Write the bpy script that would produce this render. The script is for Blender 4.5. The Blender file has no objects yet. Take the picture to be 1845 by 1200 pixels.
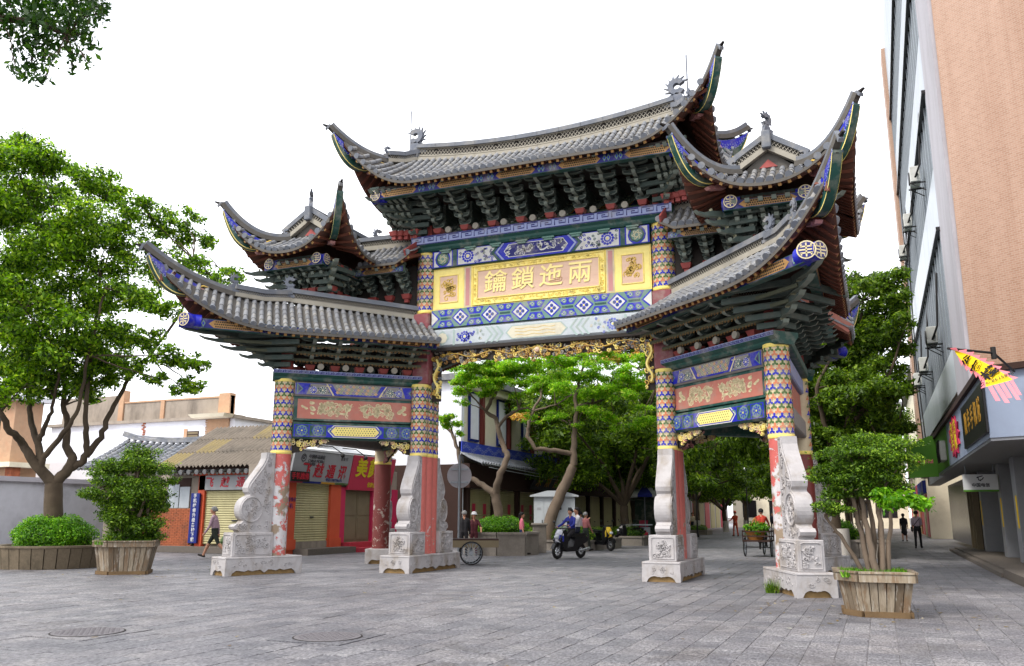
import bpy, math, random
import numpy as np
from mathutils import Vector, Matrix, noise as mnoise

# ------------------------------------------------------------------ camera, sky, sun, exposure
SC = bpy.context.scene
COL = SC.collection
PW, PH = 1845.0, 1200.0
FPX = 1532.7
PITCH = math.radians(12.061)
YAW = math.radians(22.976)
ROLL = 0.0023
CAMH = 1.44
_fw = Vector((-math.sin(YAW) * math.cos(PITCH), math.cos(YAW) * math.cos(PITCH), math.sin(PITCH)))
_rt0 = Vector((math.cos(YAW), math.sin(YAW), 0))
_up0 = _rt0.cross(_fw)
_rt = _rt0 * math.cos(ROLL) + _up0 * math.sin(ROLL)
_up = _up0 * math.cos(ROLL) - _rt0 * math.sin(ROLL)
cam = bpy.data.cameras.new('camera')
cam.sensor_width = 36.0
cam.lens = 36.0 * FPX / PW
cam.clip_start = 0.1
cam.clip_end = 2000
camo = bpy.data.objects.new('camera', cam)
COL.objects.link(camo)
_M = Matrix(((_rt.x, _up.x, -_fw.x, 0), (_rt.y, _up.y, -_fw.y, 0), (_rt.z, _up.z, -_fw.z, CAMH), (0, 0, 0, 1)))
camo.matrix_world = _M
SC.camera = camo

SUN_EL, SUN_AZ = math.radians(52), math.radians(212)     # azimuth clockwise from +Y: light comes from the front left
world = bpy.data.worlds.new('World')
SC.world = world
world.use_nodes = True
_nt = world.node_tree
_nt.nodes.clear()
_o = _nt.nodes.new('ShaderNodeOutputWorld')
_b = _nt.nodes.new('ShaderNodeBackground')
_s = _nt.nodes.new('ShaderNodeTexSky')
_s.sky_type = 'NISHITA'
_s.sun_disc = False
_s.sun_elevation = SUN_EL
_s.sun_rotation = SUN_AZ
_s.dust_density = 4.0
_s.air_density = 1.0
_mx = _nt.nodes.new('ShaderNodeMix')
_mx.data_type = 'RGBA'
_mx.inputs[0].default_value = 0.86
_mx.inputs[7].default_value = (9.6, 9.7, 10.2, 1)           # even white cloud cover over the blue sky
_tc = _nt.nodes.new('ShaderNodeTexCoord')
_cn = _nt.nodes.new('ShaderNodeTexNoise')                  # faint tone in the cloud cover, all round the sky
_cn.inputs['Scale'].default_value = 2.2
_cn.inputs['Detail'].default_value = 5
_nt.links.new(_tc.outputs['Generated'], _cn.inputs['Vector'])
_cr = _nt.nodes.new('ShaderNodeMapRange')
_cr.inputs[1].default_value, _cr.inputs[2].default_value = .46, .72
_nt.links.new(_cn.outputs[0], _cr.inputs[0])
_cm = _nt.nodes.new('ShaderNodeMix')
_cm.data_type = 'RGBA'
_cm.inputs[6].default_value = (9.9, 10.0, 10.4, 1)
_cm.inputs[7].default_value = (4.3, 4.4, 4.7, 1)
_nt.links.new(_cr.outputs[0], _cm.inputs[0])
_nt.links.new(_cm.outputs[2], _mx.inputs[7])
_nt.links.new(_s.outputs[0], _mx.inputs[6])
_nt.links.new(_mx.outputs[2], _b.inputs[0])
_b.inputs[1].default_value = 0.115
_nt.links.new(_b.outputs[0], _o.inputs[0])
sun = bpy.data.lights.new('sun', 'SUN')
sun.energy = 1.5
sun.angle = math.radians(14)
sun.color = (1.0, 0.95, 0.88)
suno = bpy.data.objects.new('sun', sun)
COL.objects.link(suno)
_sd = Vector((math.sin(SUN_AZ) * math.cos(SUN_EL), math.cos(SUN_AZ) * math.cos(SUN_EL), math.sin(SUN_EL)))
suno.rotation_euler = _sd.to_track_quat('Z', 'Y').to_euler()
suno.location = (0, 0, 60)
SC.view_settings.view_transform = 'Standard'
SC.view_settings.look = 'None'
SC.view_settings.exposure = 1.22
SC.view_settings.gamma = 1.0
SC.view_settings.use_curve_mapping = False
SC.cycles.max_bounces = 5
SC.cycles.diffuse_bounces = 4
SC.cycles.glossy_bounces = 2
SC.cycles.transmission_bounces = 2
SC.cycles.transparent_max_bounces = 2
SC.cycles.use_denoising = True
SC.cycles.caustics_reflective = False
SC.cycles.caustics_refractive = False

def at(px, py, d):
    """world point seen at photo pixel (px, py) at the horizontal distance d from the camera"""
    r = _fw + _rt * ((px - PW / 2) / FPX) - _up * ((py - PH / 2) / FPX)
    k = d / math.hypot(r.x, r.y)
    return Vector((r.x * k, r.y * k, CAMH + r.z * k))

# ------------------------------------------------------------------ mesh builder
class MB:
    def __init__(s):
        s.v, s.f, s.m, s.sm = [], [], [], []
    def add(s, vs, fs, mat=0, smooth=False):
        o = len(s.v)
        s.v.extend((float(p[0]), float(p[1]), float(p[2])) for p in vs)
        for f in fs:
            s.f.append(tuple(i + o for i in f))
            s.m.append(mat)
            s.sm.append(smooth)
        return s
    def box(s, c, size, rz=0.0, mat=0, bev=0.0, top=1.0):
        x, y, z = (q / 2 for q in size)
        ca, sa = math.cos(rz), math.sin(rz)
        b = min(bev, x * .4, y * .4, z * .4)
        if b > 0:
            vs, fs = [], []
            for zz, i in ((-z, b), (-z + b, 0), (z - b, 0), (z, b)):
                k = top if zz > 0 else 1.0
                X, Y = (x - i) * k, (y - i) * k
                vs += [(q[0], q[1], zz) for q in ((X - b, -Y), (X, -Y + b), (X, Y - b), (X - b, Y), (-X + b, Y), (-X, Y - b), (-X, -Y + b), (-X + b, -Y))]
            for k in range(3):
                for i in range(8):
                    j = (i + 1) % 8
                    fs.append((k * 8 + i, k * 8 + j, k * 8 + 8 + j, k * 8 + 8 + i))
            fs.append(tuple(range(8))[::-1])
            fs.append(tuple(range(24, 32)))
        else:
            vs = [(sx * x * (top if zz > 0 else 1), sy * y * (top if zz > 0 else 1), zz) for zz in (-z, z) for sx, sy in ((-1, -1), (1, -1), (1, 1), (-1, 1))]
            fs = [(3, 2, 1, 0), (4, 5, 6, 7), (0, 1, 5, 4), (1, 2, 6, 5), (2, 3, 7, 6), (3, 0, 4, 7)]
        vs = [(c[0] + p[0] * ca - p[1] * sa, c[1] + p[0] * sa + p[1] * ca, c[2] + p[2]) for p in vs]
        return s.add(vs, fs, mat)
    def bar(s, p0, p1, w, h, mat=0, up=(0, 0, 1), w1=None, h1=None):
        p0, p1 = Vector(p0), Vector(p1)
        d = (p1 - p0).normalized()
        a = d.cross(Vector(up))
        a = a.normalized() if a.length > 1e-6 else Vector((1, 0, 0))
        b = a.cross(d)
        w1, h1 = w1 or w, h1 or h
        vs = [p0 + a * (sx * w / 2) + b * (sy * h / 2) for sx, sy in ((-1, -1), (1, -1), (1, 1), (-1, 1))]
        vs += [p1 + a * (sx * w1 / 2) + b * (sy * h1 / 2) for sx, sy in ((-1, -1), (1, -1), (1, 1), (-1, 1))]
        return s.add(vs, [(3, 2, 1, 0), (4, 5, 6, 7), (0, 1, 5, 4), (1, 2, 6, 5), (2, 3, 7, 6), (3, 0, 4, 7)][::1], mat)
    def tube(s, pts, r, n=8, mat=0, cap=True, smooth=True, phase=0.0):
        pts = [Vector(p) for p in pts]
        rs = r if isinstance(r, (list, tuple)) else [r] * len(pts)
        t = (pts[1] - pts[0]).normalized()
        u = t.orthogonal().normalized()
        vs, fs = [], []
        for i, p in enumerate(pts):
            t2 = (pts[min(i + 1, len(pts) - 1)] - pts[max(i - 1, 0)])
            t2 = t2.normalized() if t2.length > 1e-9 else t
            q = t.rotation_difference(t2)
            u = (q @ u)
            u = (u - t2 * u.dot(t2)).normalized()
            t = t2
            w = t.cross(u)
            for k in range(n):
                a = 2 * math.pi * k / n + phase
                vs.append(p + (u * math.cos(a) + w * math.sin(a)) * rs[i])
        for i in range(len(pts) - 1):
            for k in range(n):
                k2 = (k + 1) % n
                fs.append((i * n + k, i * n + k2, (i + 1) * n + k2, (i + 1) * n + k))
        s.add(vs, fs, mat, smooth)
        if cap:
            s.add(vs[:n], [tuple(range(n))[::-1]], mat)
            s.add(vs[-n:], [tuple(range(n))], mat)
        return s
    def lathe(s, prof, n=16, c=(0, 0, 0), mat=0, smooth=True, a0=0.0, a1=2 * math.pi):
        full = abs(a1 - a0 - 2 * math.pi) < 1e-6
        m = n if full else n + 1
        vs = [(c[0] + r * math.cos(a0 + (a1 - a0) * k / n), c[1] + r * math.sin(a0 + (a1 - a0) * k / n), c[2] + z) for r, z in prof for k in range(m)]
        fs = []
        for i in range(len(prof) - 1):
            for k in range(n):
                k2 = (k + 1) % m
                fs.append((i * m + k, i * m + k2, (i + 1) * m + k2, (i + 1) * m + k))
        s.add(vs, fs, mat, smooth)
        if full:
            if prof[-1][0] > 1e-4:
                s.add(vs[-m:], [tuple(range(m))], mat)
            if prof[0][0] > 1e-4:
                s.add(vs[:m], [tuple(range(m))[::-1]], mat)
        return s
    def ball(s, c, r, n=10, mat=0, sc=(1, 1, 1)):
        vs, fs = [], []
        m = max(4, n // 2)
        for i in range(m + 1):
            th = math.pi * i / m
            for k in range(n):
                a = 2 * math.pi * k / n
                vs.append((c[0] + r * sc[0] * math.sin(th) * math.cos(a), c[1] + r * sc[1] * math.sin(th) * math.sin(a), c[2] - r * sc[2] * math.cos(th)))
        for i in range(m):
            for k in range(n):
                k2 = (k + 1) % n
                fs.append((i * n + k, i * n + k2, (i + 1) * n + k2, (i + 1) * n + k))
        return s.add(vs, fs, mat, True)
    def prism(s, outline, fr, h0, h1, mat=0, mside=None):
        """outline: list of (u, v); fr = (O, U, V, N); extruded from h0 to h1 along N"""
        O, U, V, N = (Vector(q) for q in fr)
        n = len(outline)
        ar = sum(outline[i][0] * outline[(i + 1) % n][1] - outline[(i + 1) % n][0] * outline[i][1] for i in range(n))
        if ar < 0:
            outline = outline[::-1]
        lo = [O + U * a + V * b + N * h0 for a, b in outline]
        hi = [O + U * a + V * b + N * h1 for a, b in outline]
        flip = U.cross(V).dot(N) < 0
        top, bot = tuple(range(n, 2 * n)), tuple(range(n))[::-1]
        sides = [(i, (i + 1) % n, n + (i + 1) % n, n + i) for i in range(n)]
        if flip:
            top, bot, sides = top[::-1], bot[::-1], [f[::-1] for f in sides]
        s.add(lo + hi, [top, bot], mat)
        s.add(lo + hi, sides, mat if mside is None else mside)
        return s
    def grid(s, rows, mat=0, smooth=True, flip=False):
        """rows: list of equally long point lists"""
        n = len(rows[0])
        vs = [p for r in rows for p in r]
        fs = []
        for i in range(len(rows) - 1):
            for k in range(n - 1):
                f = (i * n + k, i * n + k + 1, (i + 1) * n + k + 1, (i + 1) * n + k)
                fs.append(f[::-1] if flip else f)
        return s.add(vs, fs, mat, smooth)
    def mesh(s, name, mats, mx=False, my=False):
        v = np.array(s.v, dtype=np.float32).reshape(-1, 3)
        if mx:
            v[:, 0] *= -1
        if my:
            v[:, 1] *= -1
        f = s.f if mx == my else [q[::-1] for q in s.f]
        me = bpy.data.meshes.new(name)
        me.from_pydata(v.tolist(), [], f)
        for m in (mats if isinstance(mats, (list, tuple)) else [mats]):
            me.materials.append(m)
        me.polygons.foreach_set('material_index', s.m)
        me.polygons.foreach_set('use_smooth', s.sm)
        me.update()
        return me
    def build(s, name, mats, parent=None, loc=(0, 0, 0), rz=0.0, mx=False, my=False, kind=None):
        return link(name, s.mesh(name, mats, mx, my), parent, loc, rz, kind)

def link(name, me, parent=None, loc=(0, 0, 0), rz=0.0, kind=None):
    o = bpy.data.objects.new(name, me)
    COL.objects.link(o)
    o.location = loc
    o.rotation_euler = (0, 0, rz)
    if parent:
        o.parent = parent
    if kind:
        o['kind'] = kind
    return o

def empty(name, loc=(0, 0, 0), rz=0.0, parent=None):
    o = link(name, None, parent, loc, rz)
    o.empty_display_size = 0.2
    return o

def tag(o, label, cat=None, group=None, kind=None):
    o['label'] = label
    if cat:
        o['category'] = cat
    if group:
        o['group'] = group
    if kind:
        o['kind'] = kind
    return o

def struct(o):
    o['kind'] = 'structure'
    return o

def copy_tree(o, parent=None):
    c = o.copy()
    COL.objects.link(c)
    c.parent = parent
    for ch in list(o.children):
        copy_tree(ch, c)
    return c

# ------------------------------------------------------------------ 2D motifs: lists of (outline, colour, layer)
def circ(c, r, n=12, ph=0.0, sx=1.0):
    return [(c[0] + r * sx * math.cos(2 * math.pi * k / n + ph), c[1] + r * math.sin(2 * math.pi * k / n + ph)) for k in range(n)]
def rect(x0, y0, x1, y1):
    return [(x0, y0), (x1, y0), (x1, y1), (x0, y1)]
def strip(pts, w):
    """quads of a ribbon of width w (number or list) along a 2D polyline"""
    out = []
    n = len(pts)
    L, R = [], []
    for i, p in enumerate(pts):
        a, b = pts[max(i - 1, 0)], pts[min(i + 1, n - 1)]
        dx, dy = b[0] - a[0], b[1] - a[1]
        l = math.hypot(dx, dy) or 1
        ww = (w[i] if isinstance(w, (list, tuple)) else w) / 2
        L.append((p[0] - dy / l * ww, p[1] + dx / l * ww))
        R.append((p[0] + dy / l * ww, p[1] - dx / l * ww))
    for i in range(n - 1):
        out.append([R[i], R[i + 1], L[i + 1], L[i]])
    return out
def spiral(c, r, turns=1.4, a0=0.0, sgn=1, n=14, r1=0.18):
    return [(c[0] + r * (1 - (1 - r1) * k / n) * math.cos(a0 + sgn * turns * 2 * math.pi * k / n), c[1] + r * (1 - (1 - r1) * k / n) * math.sin(a0 + sgn * turns * 2 * math.pi * k / n)) for k in range(n + 1)]
def star3(c, r, w, ph):
    """three-armed motif"""
    out = []
    for k in range(3):
        a = ph + 2 * math.pi * k / 3
        ca, sa = math.cos(a), math.sin(a)
        out.append([(c[0] + x * ca - y * sa, c[1] + x * sa + y * ca) for x, y in ((0, -w * .62), (r * .72, -w), (r, 0), (r * .72, w), (0, w * .62))])
    return out

class Deco:
    """flat painted or carved pieces laid on a surface; pos(u, v, h) -> 3D point"""
    def __init__(s, pos):
        s.pos, s.mb, s.cols = pos, MB(), []
    def ci(s, col):
        if col not in s.cols:
            s.cols.append(col)
        return s.cols.index(col)
    def p(s, outline, col, layer=1, th=0.003):
        h = layer * th
        n = len(outline)
        ar = sum(outline[i][0] * outline[(i + 1) % n][1] - outline[(i + 1) % n][0] * outline[i][1] for i in range(n))
        if ar < 0:
            outline = outline[::-1]
        s.mb.add([s.pos(a, b, h) for a, b in outline], [tuple(range(n))], s.ci(col))
    def ps(s, outs, col, layer=1, th=0.003):
        for o in outs:
            s.p(o, col, layer, th)
    def relief(s, pts, w, col, h=0.02, base=0.0):
        """raised ribbon with a roof-shaped section along a 2D polyline"""
        n = len(pts)
        vs, fs = [], []
        for i, q in enumerate(pts):
            a, b = pts[max(i - 1, 0)], pts[min(i + 1, n - 1)]
            dx, dy = b[0] - a[0], b[1] - a[1]
            l = math.hypot(dx, dy) or 1
            ww = (w[i] if isinstance(w, (list, tuple)) else w) / 2
            nx, ny = -dy / l * ww, dx / l * ww
            vs += [s.pos(q[0] - nx, q[1] - ny, base), s.pos(q[0] - nx * .5, q[1] - ny * .5, base + h), s.pos(q[0] + nx * .5, q[1] + ny * .5, base + h), s.pos(q[0] + nx, q[1] + ny, base)]
        for i in range(n - 1):
            for k in range(3):
                fs.append((i * 4 + k, (i + 1) * 4 + k, (i + 1) * 4 + k + 1, i * 4 + k + 1))
        fs.append((0, 1, 2, 3))
        e = (n - 1) * 4
        fs.append((e + 3, e + 2, e + 1, e))
        s.mb.add(vs, fs, s.ci(col))
    def lump(s, c, r, col, h=0.02, sx=1.0, n=8, base=0.0):
        vs = [s.pos(a, b, base) for a, b in circ(c, r, n, 0, sx)] + [s.pos(a, b, base + h * .8) for a, b in circ(c, r * .6, n, 0, sx)] + [s.pos(c[0], c[1], base + h)]
        fs = []
        for k in range(n):
            k2 = (k + 1) % n
            fs += [(k, k2, n + k2, n + k), (n + k, n + k2, 2 * n)]
        s.mb.add(vs, fs, s.ci(col))
    def build(s, name, parent, mx=False, my=False, kind=None):
        return s.mb.build(name, [M[c] for c in s.cols], parent, mx=mx, my=my, kind=kind)

def plane_pos(O, U, V, N):
    O, U, V, N = Vector(O), Vector(U), Vector(V), Vector(N)
    return lambda u, v, h: O + U * u + V * v + N * h

def carve(dc, x0, y0, x1, y1, col, rng, n=14, w=0.03, h=0.02, rr=(0.05, 0.11), base=0.0):
    """fill a rectangle with scroll work"""
    for i in range(n):
        c = (rng.uniform(x0 + rr[0], x1 - rr[0]), rng.uniform(y0 + rr[0], y1 - rr[0]))
        r = min(rng.uniform(*rr), (x1 - x0) / 2, (y1 - y0) / 2)
        pts = spiral(c, r, rng.uniform(.7, 1.4), rng.uniform(0, 6.28), rng.choice((-1, 1)), 9)
        pts = [(min(max(a, x0), x1), min(max(b, y0), y1)) for a, b in pts]
        dc.relief(pts, w, col, h, base)
        if rng.random() < .6:
            a = rng.uniform(0, 6.28)
            dc.lump((min(max(c[0] + r * 1.2 * math.cos(a), x0), x1), min(max(c[1] + r * 1.2 * math.sin(a), y0), y1)), w * rng.uniform(.6, 1.1), col, h, base=base, n=6)

TMP = bpy.data.scenes.new('workbench')
def eval_mesh(o):
    """mesh of an object after its modifiers, evaluated in a small side scene"""
    TMP.collection.objects.link(o)
    vl = TMP.view_layers[0]
    vl.update()
    me = bpy.data.meshes.new_from_object(o.evaluated_get(vl.depsgraph))
    TMP.collection.objects.unlink(o)
    return me
def text_mesh(body, size, extrude=0.0, bold=0.0, shear=0.0, align='CENTER'):
    cu = bpy.data.curves.new('lettering', 'FONT')
    cu.body = body
    cu.size = size
    cu.extrude = extrude
    cu.offset = bold
    cu.shear = shear
    cu.align_x = align
    cu.align_y = 'CENTER'
    cu.resolution_u = 3
    o = bpy.data.objects.new('lettering', cu)
    me = eval_mesh(o)
    bpy.data.objects.remove(o)
    bpy.data.curves.remove(cu)
    me.materials.clear()
    return me
def text(name, body, size, O, U, V, mat, parent, extrude=0.004, bold=0.0, shear=0.0, sx=1.0, sy=1.0, align='CENTER'):
    me = text_mesh(body, size, extrude, bold, shear, align)
    me.materials.append(M[mat])
    U, V, O = Vector(U).normalized(), Vector(V).normalized(), Vector(O)
    N = U.cross(V)
    me.transform(Matrix(((U.x * sx, V.x * sy, N.x, O.x), (U.y * sx, V.y * sy, N.y, O.y), (U.z * sx, V.z * sy, N.z, O.z), (0, 0, 0, 1))))
    return link(name, me, parent)

# ------------------------------------------------------------------ materials
M = {}
def lin(c):
    return c / 12.92 if c <= .04045 else ((c + .055) / 1.055) ** 2.4
def rgb(r, g, b, k=1.0):
    return (lin(r / 255) * k, lin(g / 255) * k, lin(b / 255) * k, 1)
def new_mat(name):
    m = bpy.data.materials.new(name)
    m.use_nodes = True
    nt = m.node_tree
    p = nt.nodes['Principled BSDF']
    M[name] = m
    return m, nt, p
def nmul(c, k):
    return (min(c[0] * k, 1), min(c[1] * k, 1), min(c[2] * k, 1), 1)
def mix(nt, fac, a, b, typ='MIX'):
    n = nt.nodes.new('ShaderNodeMix')
    n.data_type = 'RGBA'
    n.blend_type = typ
    for i, q in ((0, fac), (6, a), (7, b)):
        if hasattr(q, 'is_output'):
            nt.links.new(q, n.inputs[i])
        else:
            n.inputs[i].default_value = q
    return n.outputs[2]
def noise(nt, scale, detail=4, rough=.55, vec=None, dist=0.0, scl=None):
    n = nt.nodes.new('ShaderNodeTexNoise')
    n.inputs['Scale'].default_value = scale
    n.inputs['Detail'].default_value = detail
    n.inputs['Roughness'].default_value = rough
    n.inputs['Distortion'].default_value = dist
    if vec is None:
        vec = coords(nt)
    if scl:
        mp = nt.nodes.new('ShaderNodeMapping')
        mp.inputs['Scale'].default_value = scl
        nt.links.new(vec, mp.inputs[0])
        vec = mp.outputs[0]
    nt.links.new(vec, n.inputs['Vector'])
    return n.outputs[0]
def coords(nt):
    for n in nt.nodes:
        if n.bl_idname == 'ShaderNodeNewGeometry':
            return n.outputs['Position']
    return nt.nodes.new('ShaderNodeNewGeometry').outputs['Position']
def ramp(nt, fac, a, b):
    r = nt.nodes.new('ShaderNodeMapRange')
    r.inputs[1].default_value = a
    r.inputs[2].default_value = b
    nt.links.new(fac, r.inputs[0])
    return r.outputs[0]
def bump(nt, p, h, strength=.3, dist=.01):
    b = nt.nodes.new('ShaderNodeBump')
    b.inputs['Strength'].default_value = strength
    b.inputs['Distance'].default_value = dist
    nt.links.new(h, b.inputs['Height'])
    nt.links.new(b.outputs[0], p.inputs['Normal'])
def simple(name, c, rough=.6, var=.18, scale=6.0, bmp=0.0, bscale=40.0, metal=0.0, spec=.35, dirt=None, dirt_amt=.5, dirt_scale=2.0, dscl=None, island=False):
    """one colour with mottling, optional dirt patches and fine relief"""
    m, nt, p = new_mat(name)
    if name.startswith('paint_') and not dirt:
        dirt, dirt_amt, dirt_scale = rgb(180, 172, 158, .7), .55, 2.8
    n1 = noise(nt, scale, 5)
    col = mix(nt, n1, nmul(c, 1 - var), nmul(c, 1 + var))
    if dirt:
        n2 = noise(nt, dirt_scale, 6, .65, scl=dscl)
        f = ramp(nt, n2, .48, .72)
        mm = nt.nodes.new('ShaderNodeMath')
        mm.operation = 'MULTIPLY'
        mm.inputs[1].default_value = dirt_amt
        nt.links.new(f, mm.inputs[0])
        col = mix(nt, mm.outputs[0], col, dirt)
    if island:
        gi = nt.nodes.new('ShaderNodeNewGeometry')
        col = mix(nt, gi.outputs['Random Per Island'], mix(nt, 1.0, col, (.62, .62, .62, 1), 'MULTIPLY'), mix(nt, 1.0, col, (1.3, 1.28, 1.22, 1), 'MULTIPLY'))
    nt.links.new(col, p.inputs['Base Color'])
    p.inputs['Roughness'].default_value = rough
    p.inputs['Metallic'].default_value = metal
    p.inputs['Specular IOR Level'].default_value = spec
    if bmp:
        bump(nt, p, noise(nt, bscale, 4), bmp)
    return m
def peel(name, c, under, thr=.55, scale=5.0, rough=.55, third=None, thr3=.62, hi=None):
    """paint flaking off its ground; hi = (z0, z1) flaking fades out between these heights"""
    m, nt, p = new_mat(name)
    n1 = noise(nt, scale, 8, .7, dist=.6)
    if hi:
        g = nt.nodes.new('ShaderNodeSeparateXYZ')
        nt.links.new(coords(nt), g.inputs[0])
        r = ramp(nt, g.outputs[2], hi[0], hi[1])
        a = nt.nodes.new('ShaderNodeMath')
        a.operation = 'MULTIPLY_ADD'
        nt.links.new(r, a.inputs[0])
        a.inputs[1].default_value = -.22
        nt.links.new(n1, a.inputs[2])
        n1 = a.outputs[0]
    f = ramp(nt, n1, thr - .008, thr + .008)
    col = mix(nt, noise(nt, 9, 4), nmul(c, .82), nmul(c, 1.15))
    und = mix(nt, noise(nt, 14, 4), nmul(under, .75), nmul(under, 1.12))
    if third:
        und = mix(nt, ramp(nt, noise(nt, scale * .8, 5), .5, .56), und, third)
    nt.links.new(mix(nt, f, col, und), p.inputs['Base Color'])
    p.inputs['Roughness'].default_value = rough
    bump(nt, p, f, .5, .004)
    return m
def leafmat(name, c1, c2, c3=None, trans=.35, rough=.45):
    m, nt, p = new_mat(name)
    g = nt.nodes.new('ShaderNodeNewGeometry')
    oi = nt.nodes.new('ShaderNodeObjectInfo')
    r = nt.nodes.new('ShaderNodeValToRGB')
    e = r.color_ramp.elements
    e[0].color, e[1].color = c1, c2
    e[0].position, e[1].position = .1, .8
    if c3:
        x = e.new(.97)
        x.color = c3
    nt.links.new(g.outputs['Random Per Island'], r.inputs[0])
    nz = noise(nt, .9, 3, vec=g.outputs['Position'])
    col = mix(nt, ramp(nt, nz, .35, .65), mix(nt, 1.0, r.outputs[0], (.55, .62, .55, 1), 'MULTIPLY'), r.outputs[0])
    nt.links.new(col, p.inputs['Base Color'])
    p.inputs['Roughness'].default_value = rough
    p.inputs['Specular IOR Level'].default_value = .35
    t = nt.nodes.new('ShaderNodeBsdfTranslucent')
    nt.links.new(mix(nt, 1.0, col, (1.25, 1.3, .55, 1), 'MULTIPLY'), t.inputs[0])
    ms = nt.nodes.new('ShaderNodeMixShader')
    ms.inputs[0].default_value = trans
    nt.links.new(p.outputs[0], ms.inputs[1])
    nt.links.new(t.outputs[0], ms.inputs[2])
    nt.links.new(ms.outputs[0], nt.nodes['Material Output'].inputs[0])
    return m

K = .72
# stone and ground
simple('marble', rgb(194, 190, 190, K), .6, .24, 5, .4, 25, dirt=rgb(138, 120, 92, K), dirt_amt=.75, dirt_scale=2.2, dscl=(1, 1, .5))
simple('marble_dark', rgb(168, 160, 150, K), .65, .25, 7, .4, 30, dirt=rgb(110, 92, 66, K), dirt_amt=.6, dirt_scale=2.2)
simple('old_stone', rgb(128, 122, 112, K), .8, .25, 6, .5, 25, dirt=rgb(70, 68, 55, K), dirt_scale=2)
simple('brick_footing', rgb(150, 122, 80, K), .9, .3, 14, .6, 30)
simple('brick', rgb(182, 104, 70, K), .9, .4, 5, .5, 30, dirt=rgb(104, 74, 60, K), dirt_amt=.8, dirt_scale=2)
simple('brick_pale', rgb(206, 168, 136, K), .9, .25, 6, .5, 30, dirt=rgb(190, 136, 104, K), dirt_scale=3)
simple('mortar', rgb(150, 140, 128, K), .95, .2, 9)
simple('render_grey', rgb(200, 200, 206, .85), .85, .22, 2.2, .3, 12, dirt=rgb(128, 126, 128, K), dirt_amt=.6, dirt_scale=1.1)
simple('coping', rgb(198, 194, 200, K), .8, .12, 3)
simple('white_wall', rgb(236, 238, 246, .86), .8, .05, 2, dirt=rgb(200, 196, 190, .8), dirt_amt=.4, dirt_scale=.8)
simple('weathered_render', rgb(172, 160, 146, K), .9, .2, 3, .3, 12, dirt=rgb(96, 88, 80, K), dirt_amt=.7, dirt_scale=.9, dscl=(1, 1, .3))
simple('granite_planter', rgb(126, 112, 92, K), .85, .35, 18, .5, 30, dirt=rgb(60, 56, 42, K), dirt_amt=.7, dirt_scale=1.5)
simple('granite_kerb', rgb(150, 142, 132, K), .8, .25, 15, .3, 30, dirt=rgb(96, 86, 70, K), dirt_scale=1.5)
# roof
simple('roof_tile', rgb(128, 131, 138, K), .8, .35, 7, .3, 30, dirt=rgb(178, 172, 158, K), dirt_amt=.65, dirt_scale=4, island=True)
simple('roof_pan', rgb(108, 104, 98, K), .9, .3, 6, .3, 30, dirt=rgb(72, 66, 58, K), dirt_amt=.7, dirt_scale=3)
simple('ridge_stone', rgb(122, 127, 136, K), .8, .25, 4, .3, 20, dirt=rgb(184, 178, 166, K), dirt_amt=.5, dirt_scale=2.4)
simple('lattice_pale', rgb(176, 170, 156, K), .85, .2, 6)
simple('lattice_dark', rgb(46, 42, 40, K), .9, .2, 6)
simple('ornament', rgb(120, 126, 138, K), .8, .3, 8, .3, 25, dirt=rgb(180, 170, 150, K), dirt_scale=4)
simple('rafter_red', rgb(128, 74, 56, K), .7, .25, 7, dirt=rgb(60, 32, 26, K), dirt_scale=3)
simple('soffit', rgb(98, 64, 52, K), .8, .25, 7)
simple('gold', rgb(232, 194, 96, K), .5, .18, 9)
simple('gold_bright', rgb(250, 230, 150, .9), .45, .06, 9)
simple('gold_pale', rgb(250, 230, 136, .86), .55, .15, 9)
simple('cream', rgb(240, 224, 178, K), .6, .12, 9)
simple('bracket_dark', rgb(76, 90, 84, K), .7, .3, 9, dirt=rgb(112, 110, 98, K), dirt_scale=4)
simple('bracket_edge', rgb(146, 156, 144, K), .6, .25, 9)
simple('bracket_red', rgb(176, 84, 78, K), .6, .2, 9)
simple('bracket_tongue', rgb(150, 148, 122, K), .7, .2, 9)
simple('gold_dim', rgb(176, 134, 78, K), .6, .25, 12)
simple('rail_olive', rgb(92, 96, 76, K), .7, .3, 9)
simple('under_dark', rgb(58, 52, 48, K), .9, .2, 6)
# gate paint
simple('paint_green', rgb(34, 84, 76, K), .5, .2, 9)
simple('paint_green_pale', rgb(112, 152, 138, K), .55, .18, 9)
simple('paint_dkgreen', rgb(34, 66, 44, K), .55, .2, 9)
simple('paint_blue', rgb(30, 40, 190, K), .5, .18, 9)
simple('paint_blue_dark', rgb(28, 30, 118, K), .55, .2, 9)
simple('paint_blue_pale', rgb(168, 180, 224, K), .6, .15, 9)
simple('paint_orange', rgb(228, 138, 96, K), .55, .15, 9)
simple('paint_leaf', rgb(84, 116, 56, K), .55, .2, 9)
simple('paint_beige', rgb(230, 212, 176, K), .6, .18, 12, dirt=rgb(160, 140, 110, K), dirt_scale=3)
simple('paint_pink', rgb(214, 150, 146, K), .6, .12, 4)
simple('paint_pink_pale', rgb(240, 204, 176, K), .6, .1, 5, dirt=rgb(214, 170, 156, K), dirt_scale=1.5, dscl=(.3, 1, 3))
simple('paint_brownpink', rgb(208, 130, 112, K), .6, .15, 6)
simple('paint_maroon', rgb(146, 76, 82, K), .5, .15, 5)
simple('paint_yellow', rgb(250, 226, 120, .86), .5, .1, 6)
simple('paint_white', rgb(232, 232, 226, K), .6, .08, 9)
simple('paint_faded', rgb(204, 212, 216, K), .7, .12, 5, dirt=rgb(150, 170, 176, K), dirt_amt=.5, dirt_scale=3)
simple('paint_faded_green', rgb(176, 198, 192, K), .7, .15, 5)
simple('paint_faded_blue', rgb(120, 130, 210, K), .7, .15, 5)
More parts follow.
